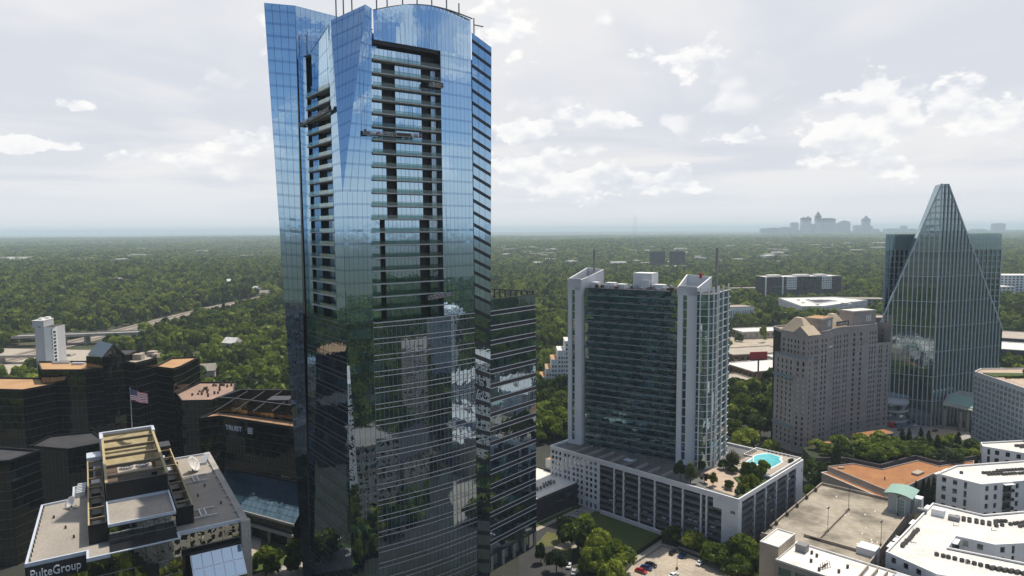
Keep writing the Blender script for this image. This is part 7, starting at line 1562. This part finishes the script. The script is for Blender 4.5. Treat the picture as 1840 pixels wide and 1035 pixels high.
n_ = np.sin(Z1[:, 0] / 60 + 1) * np.sin(Z1[:, 1] / 85) ; Z1 = Z1[RNG.random(len(Z1)) < np.where((n_ > .80) & (Z1[:, 1] > 480), .35, .97)]
Z2 = jgrid(-2300, 2300, 1150, 2600, 13.5); Z2 = clear(Z2[infr(Z2, 1.08)]); Z3 = jgrid(-5000, 5000, 2600, 6000, 24.); Z3 = clear(Z3[infr(Z3, 1.05)]); Z4 = jgrid(-11500, 11500, 6000, 14000, 56.); Z4 = clear(Z4[infr(Z4, 1.04)])
for i, Zx in enumerate((Z2, Z3, Z4)):
    pass
S1 = [jgrid(-900, -338, -200, 640, 13.), jgrid(345, 1300, -500, 400, 14.), jgrid(-335, 345, -450, 60, 16.), jgrid(-60, 345, 60, 196, 10.5), jgrid(-335, -60, 60, 130, 14.)]
S1 = np.concatenate(S1); S1 = S1[~(infr(S1, 1.12, 40) & (S1[:, 1] > 392))]
OFF = [(-8, 52, 122, 174), (-50, 20, 70, 132), (270, 330, 120, 182), (50, 126, 118, 188), (155, 225, 70, 132), (300, 360, 235, 290), (390, 450, 35, 90), (200, 275, 165, 230), (-185, -115, -10, 48), (-300, -220, 65, 118), (-215, -60, 130, 260), (-60, 20, 190, 270), (100, 225, 195, 270), (40, 110, 200, 260)]
for a, b, c, d in OFF: S1 = S1[~((S1[:, 0] > a) & (S1[:, 0] < b) & (S1[:, 1] > c) & (S1[:, 1] < d))]
# keep what lies before the frame free of trees that would rise into view
S1 = S1[~((S1[:, 1] > 150) & (np.abs(S1[:, 0]) < .78 * S1[:, 1]) & (S1[:, 1] > 196 - .0))]
# nearest trees of the wood stand singly
dist = np.hypot(Z1[:, 0], Z1[:, 1]); order = np.argsort(dist); single = order[:300]; rest = np.ones(len(Z1), bool); rest[single] = False
for i in single:
    x, y = Z1[i]; px = 920 + 1227 * x / y; far = y > 470; k = 'd' if random.random() < .14 else 'f'
    where = next(w for lim, w in ((150, 'beside the slab hotel'), (300, 'behind the gabled black tower'), (365, 'behind the orange-roofed black block'), (450, 'behind the pinkish black roof'), (700, 'left of the skyscraper'), (965, 'behind the skyscraper wing'), (1100, 'behind the stepped white building'), (1330, 'behind the condominium tower'), (9999, 'around the stone hotel')) if px < lim)
    kind = 'dark evergreen' if k == 'd' else 'broad green'; row = 'deeper in' if far else 'at the edge of'
    tree(k, x, y, float(hills(np.array(x), np.array(y))), random.uniform(5., 8.8), random.uniform(12, 20), '%s tree %s the wood %s' % (kind, row, where), 'trees %s the wood %s, %s' % (row, where, kind))
def proto(name, kind, seed, leaves, size, nl, mat):
    c = crown_mesh(name, seed, mat, nl, leaves, size, .8); o = bpy.data.objects.new(name, c); return o
PROT = [proto('p%d' % i, 'f', 60 + i, 800, .20, 12, M_LEAFF) for i in range(4)] + [proto('pd%d' % i, 'd', 80 + i, 520, .19, 9, M_PINE) for i in range(2)]
PLOW = [proto('l%d' % i, 'f', 90 + i, 190, .33, 9, M_LEAFF) for i in range(4)] + [proto('ld%d' % i, 'd', 98 + i, 150, .32, 8, M_PINE) for i in range(1)]
def forest(name, P, z, sx, sz, protos, wd, label):
    n = len(P); me = bpy.data.meshes.new(name); me.from_pydata([(float(a), float(b), float(c)) for (a, b), c in zip(P, z)], [], [])
    w = np.array(wd) / sum(wd); var = RNG.choice(len(protos), n, p=w).astype(np.int32)
    at = me.attributes.new('var', 'INT', 'POINT'); at.data.foreach_set('value', var)
    scl = np.stack([sx, sx * RNG.uniform(.85, 1.15, n), sz], 1).astype(np.float32); at = me.attributes.new('scl', 'FLOAT_VECTOR', 'POINT'); at.data.foreach_set('vector', scl.ravel())
    rot = np.zeros((n, 3), np.float32); rot[:, 2] = RNG.uniform(0, 6.28, n); at = me.attributes.new('rotv', 'FLOAT_VECTOR', 'POINT'); at.data.foreach_set('vector', rot.ravel())
    o = bpy.data.objects.new(name, me); link(o); prop(o, label, None, None, 'stuff')
    nt = bpy.data.node_groups.new(name, 'GeometryNodeTree'); nt.interface.new_socket('Geometry', in_out='INPUT', socket_type='NodeSocketGeometry'); nt.interface.new_socket('Geometry', in_out='OUTPUT', socket_type='NodeSocketGeometry')
    gi, go, jn, mp = nt.nodes.new('NodeGroupInput'), nt.nodes.new('NodeGroupOutput'), nt.nodes.new('GeometryNodeJoinGeometry'), nt.nodes.new('GeometryNodeMeshToPoints'); L = nt.links.new; L(gi.outputs[0], mp.inputs[0])
    def attr(nm, ty): a = nt.nodes.new('GeometryNodeInputNamedAttribute'); a.data_type = ty; a.inputs[0].default_value = nm; return a.outputs[0]
    va, sc, ro = attr('var', 'INT'), attr('scl', 'FLOAT_VECTOR'), attr('rotv', 'FLOAT_VECTOR')
    for k, p in enumerate(protos):
        oi = nt.nodes.new('GeometryNodeObjectInfo'); oi.inputs['Object'].default_value = p; cp = nt.nodes.new('FunctionNodeCompare'); cp.data_type = 'INT'; cp.operation = 'EQUAL'; L(va, cp.inputs[2]); cp.inputs[3].default_value = k
        ip = nt.nodes.new('GeometryNodeInstanceOnPoints'); L(mp.outputs[0], ip.inputs['Points']); L(cp.outputs[0], ip.inputs['Selection']); L(oi.outputs['Geometry'], ip.inputs['Instance']); L(ro, ip.inputs['Rotation']); L(sc, ip.inputs['Scale']); L(ip.outputs[0], jn.inputs[0])
    L(jn.outputs[0], go.inputs[0]); md = o.modifiers.new('forest', 'NODES'); md.node_group = nt; return o
def hz(P): return hills(P[:, 0], P[:, 1])
A_ = Z1[rest]; n = len(A_); forest('woodland', A_, hz(A_) - .5, 4.6 + 5.6 * RNG.random(n) ** 1.8, RNG.uniform(6.5, 13., n), PROT, [3, 3, 3, 3, 1, 1], 'green broadleaf woodland in the middle distance')
n = len(Z2); forest('far_woodland', Z2, hz(Z2) - .5, 6. + 8. * RNG.random(n) ** 1.8, RNG.uniform(6.5, 15, n), PLOW, [3, 3, 3, 3, 1.6], 'far green woodland stretching behind the towers')
n = len(Z3); forest('hazy_woodland', Z3, hz(Z3) - 1, RNG.uniform(12, 20, n), RNG.uniform(8, 15, n), PLOW, [3, 3, 3, 3, 1.6], 'hazy woodland towards the horizon')
n = len(Z4); forest('horizon_woodland', Z4, hz(Z4) - 2, RNG.uniform(28, 46, n), RNG.uniform(9, 19, n), PLOW, [3, 3, 3, 3, 1], 'blue hazy woodland on the horizon')
n = len(S1); forest('town_trees', S1, hz(S1) - .5, RNG.uniform(5, 7.5, n), RNG.uniform(7, 10, n), PLOW, [3, 3, 3, 3, 1], 'town trees beside and behind the viewpoint')
# ---------------- haze ----------------
def haze():
    m = bpy.data.materials.new('haze'); m.use_nodes = True; nt = m.node_tree; nt.nodes.clear(); out = N(nt, 'ShaderNodeOutputMaterial'); pv = N(nt, 'ShaderNodeVolumePrincipled')
    pv.inputs['Color'].default_value = (.76, .90, 1.0, 1); pv.inputs['Density'].default_value = HAZE; pv.inputs['Anisotropy'].default_value = 0.0
    nt.links.new(pv.outputs[0], out.inputs['Volume']); S = 49500.; zb, zt = -75., 222.
    o = mesh('haze', [(x * S, y * S, z) for z in (zb, zt) for x, y in ((-1, -1), (1, -1), (1, 1), (-1, 1))], [(0, 3, 2, 1), (4, 5, 6, 7), (0, 1, 5, 4), (1, 2, 6, 5), (2, 3, 7, 6), (3, 0, 4, 7)], m); prop(o, kind='stuff')
HAZE = 7.4e-5
haze()
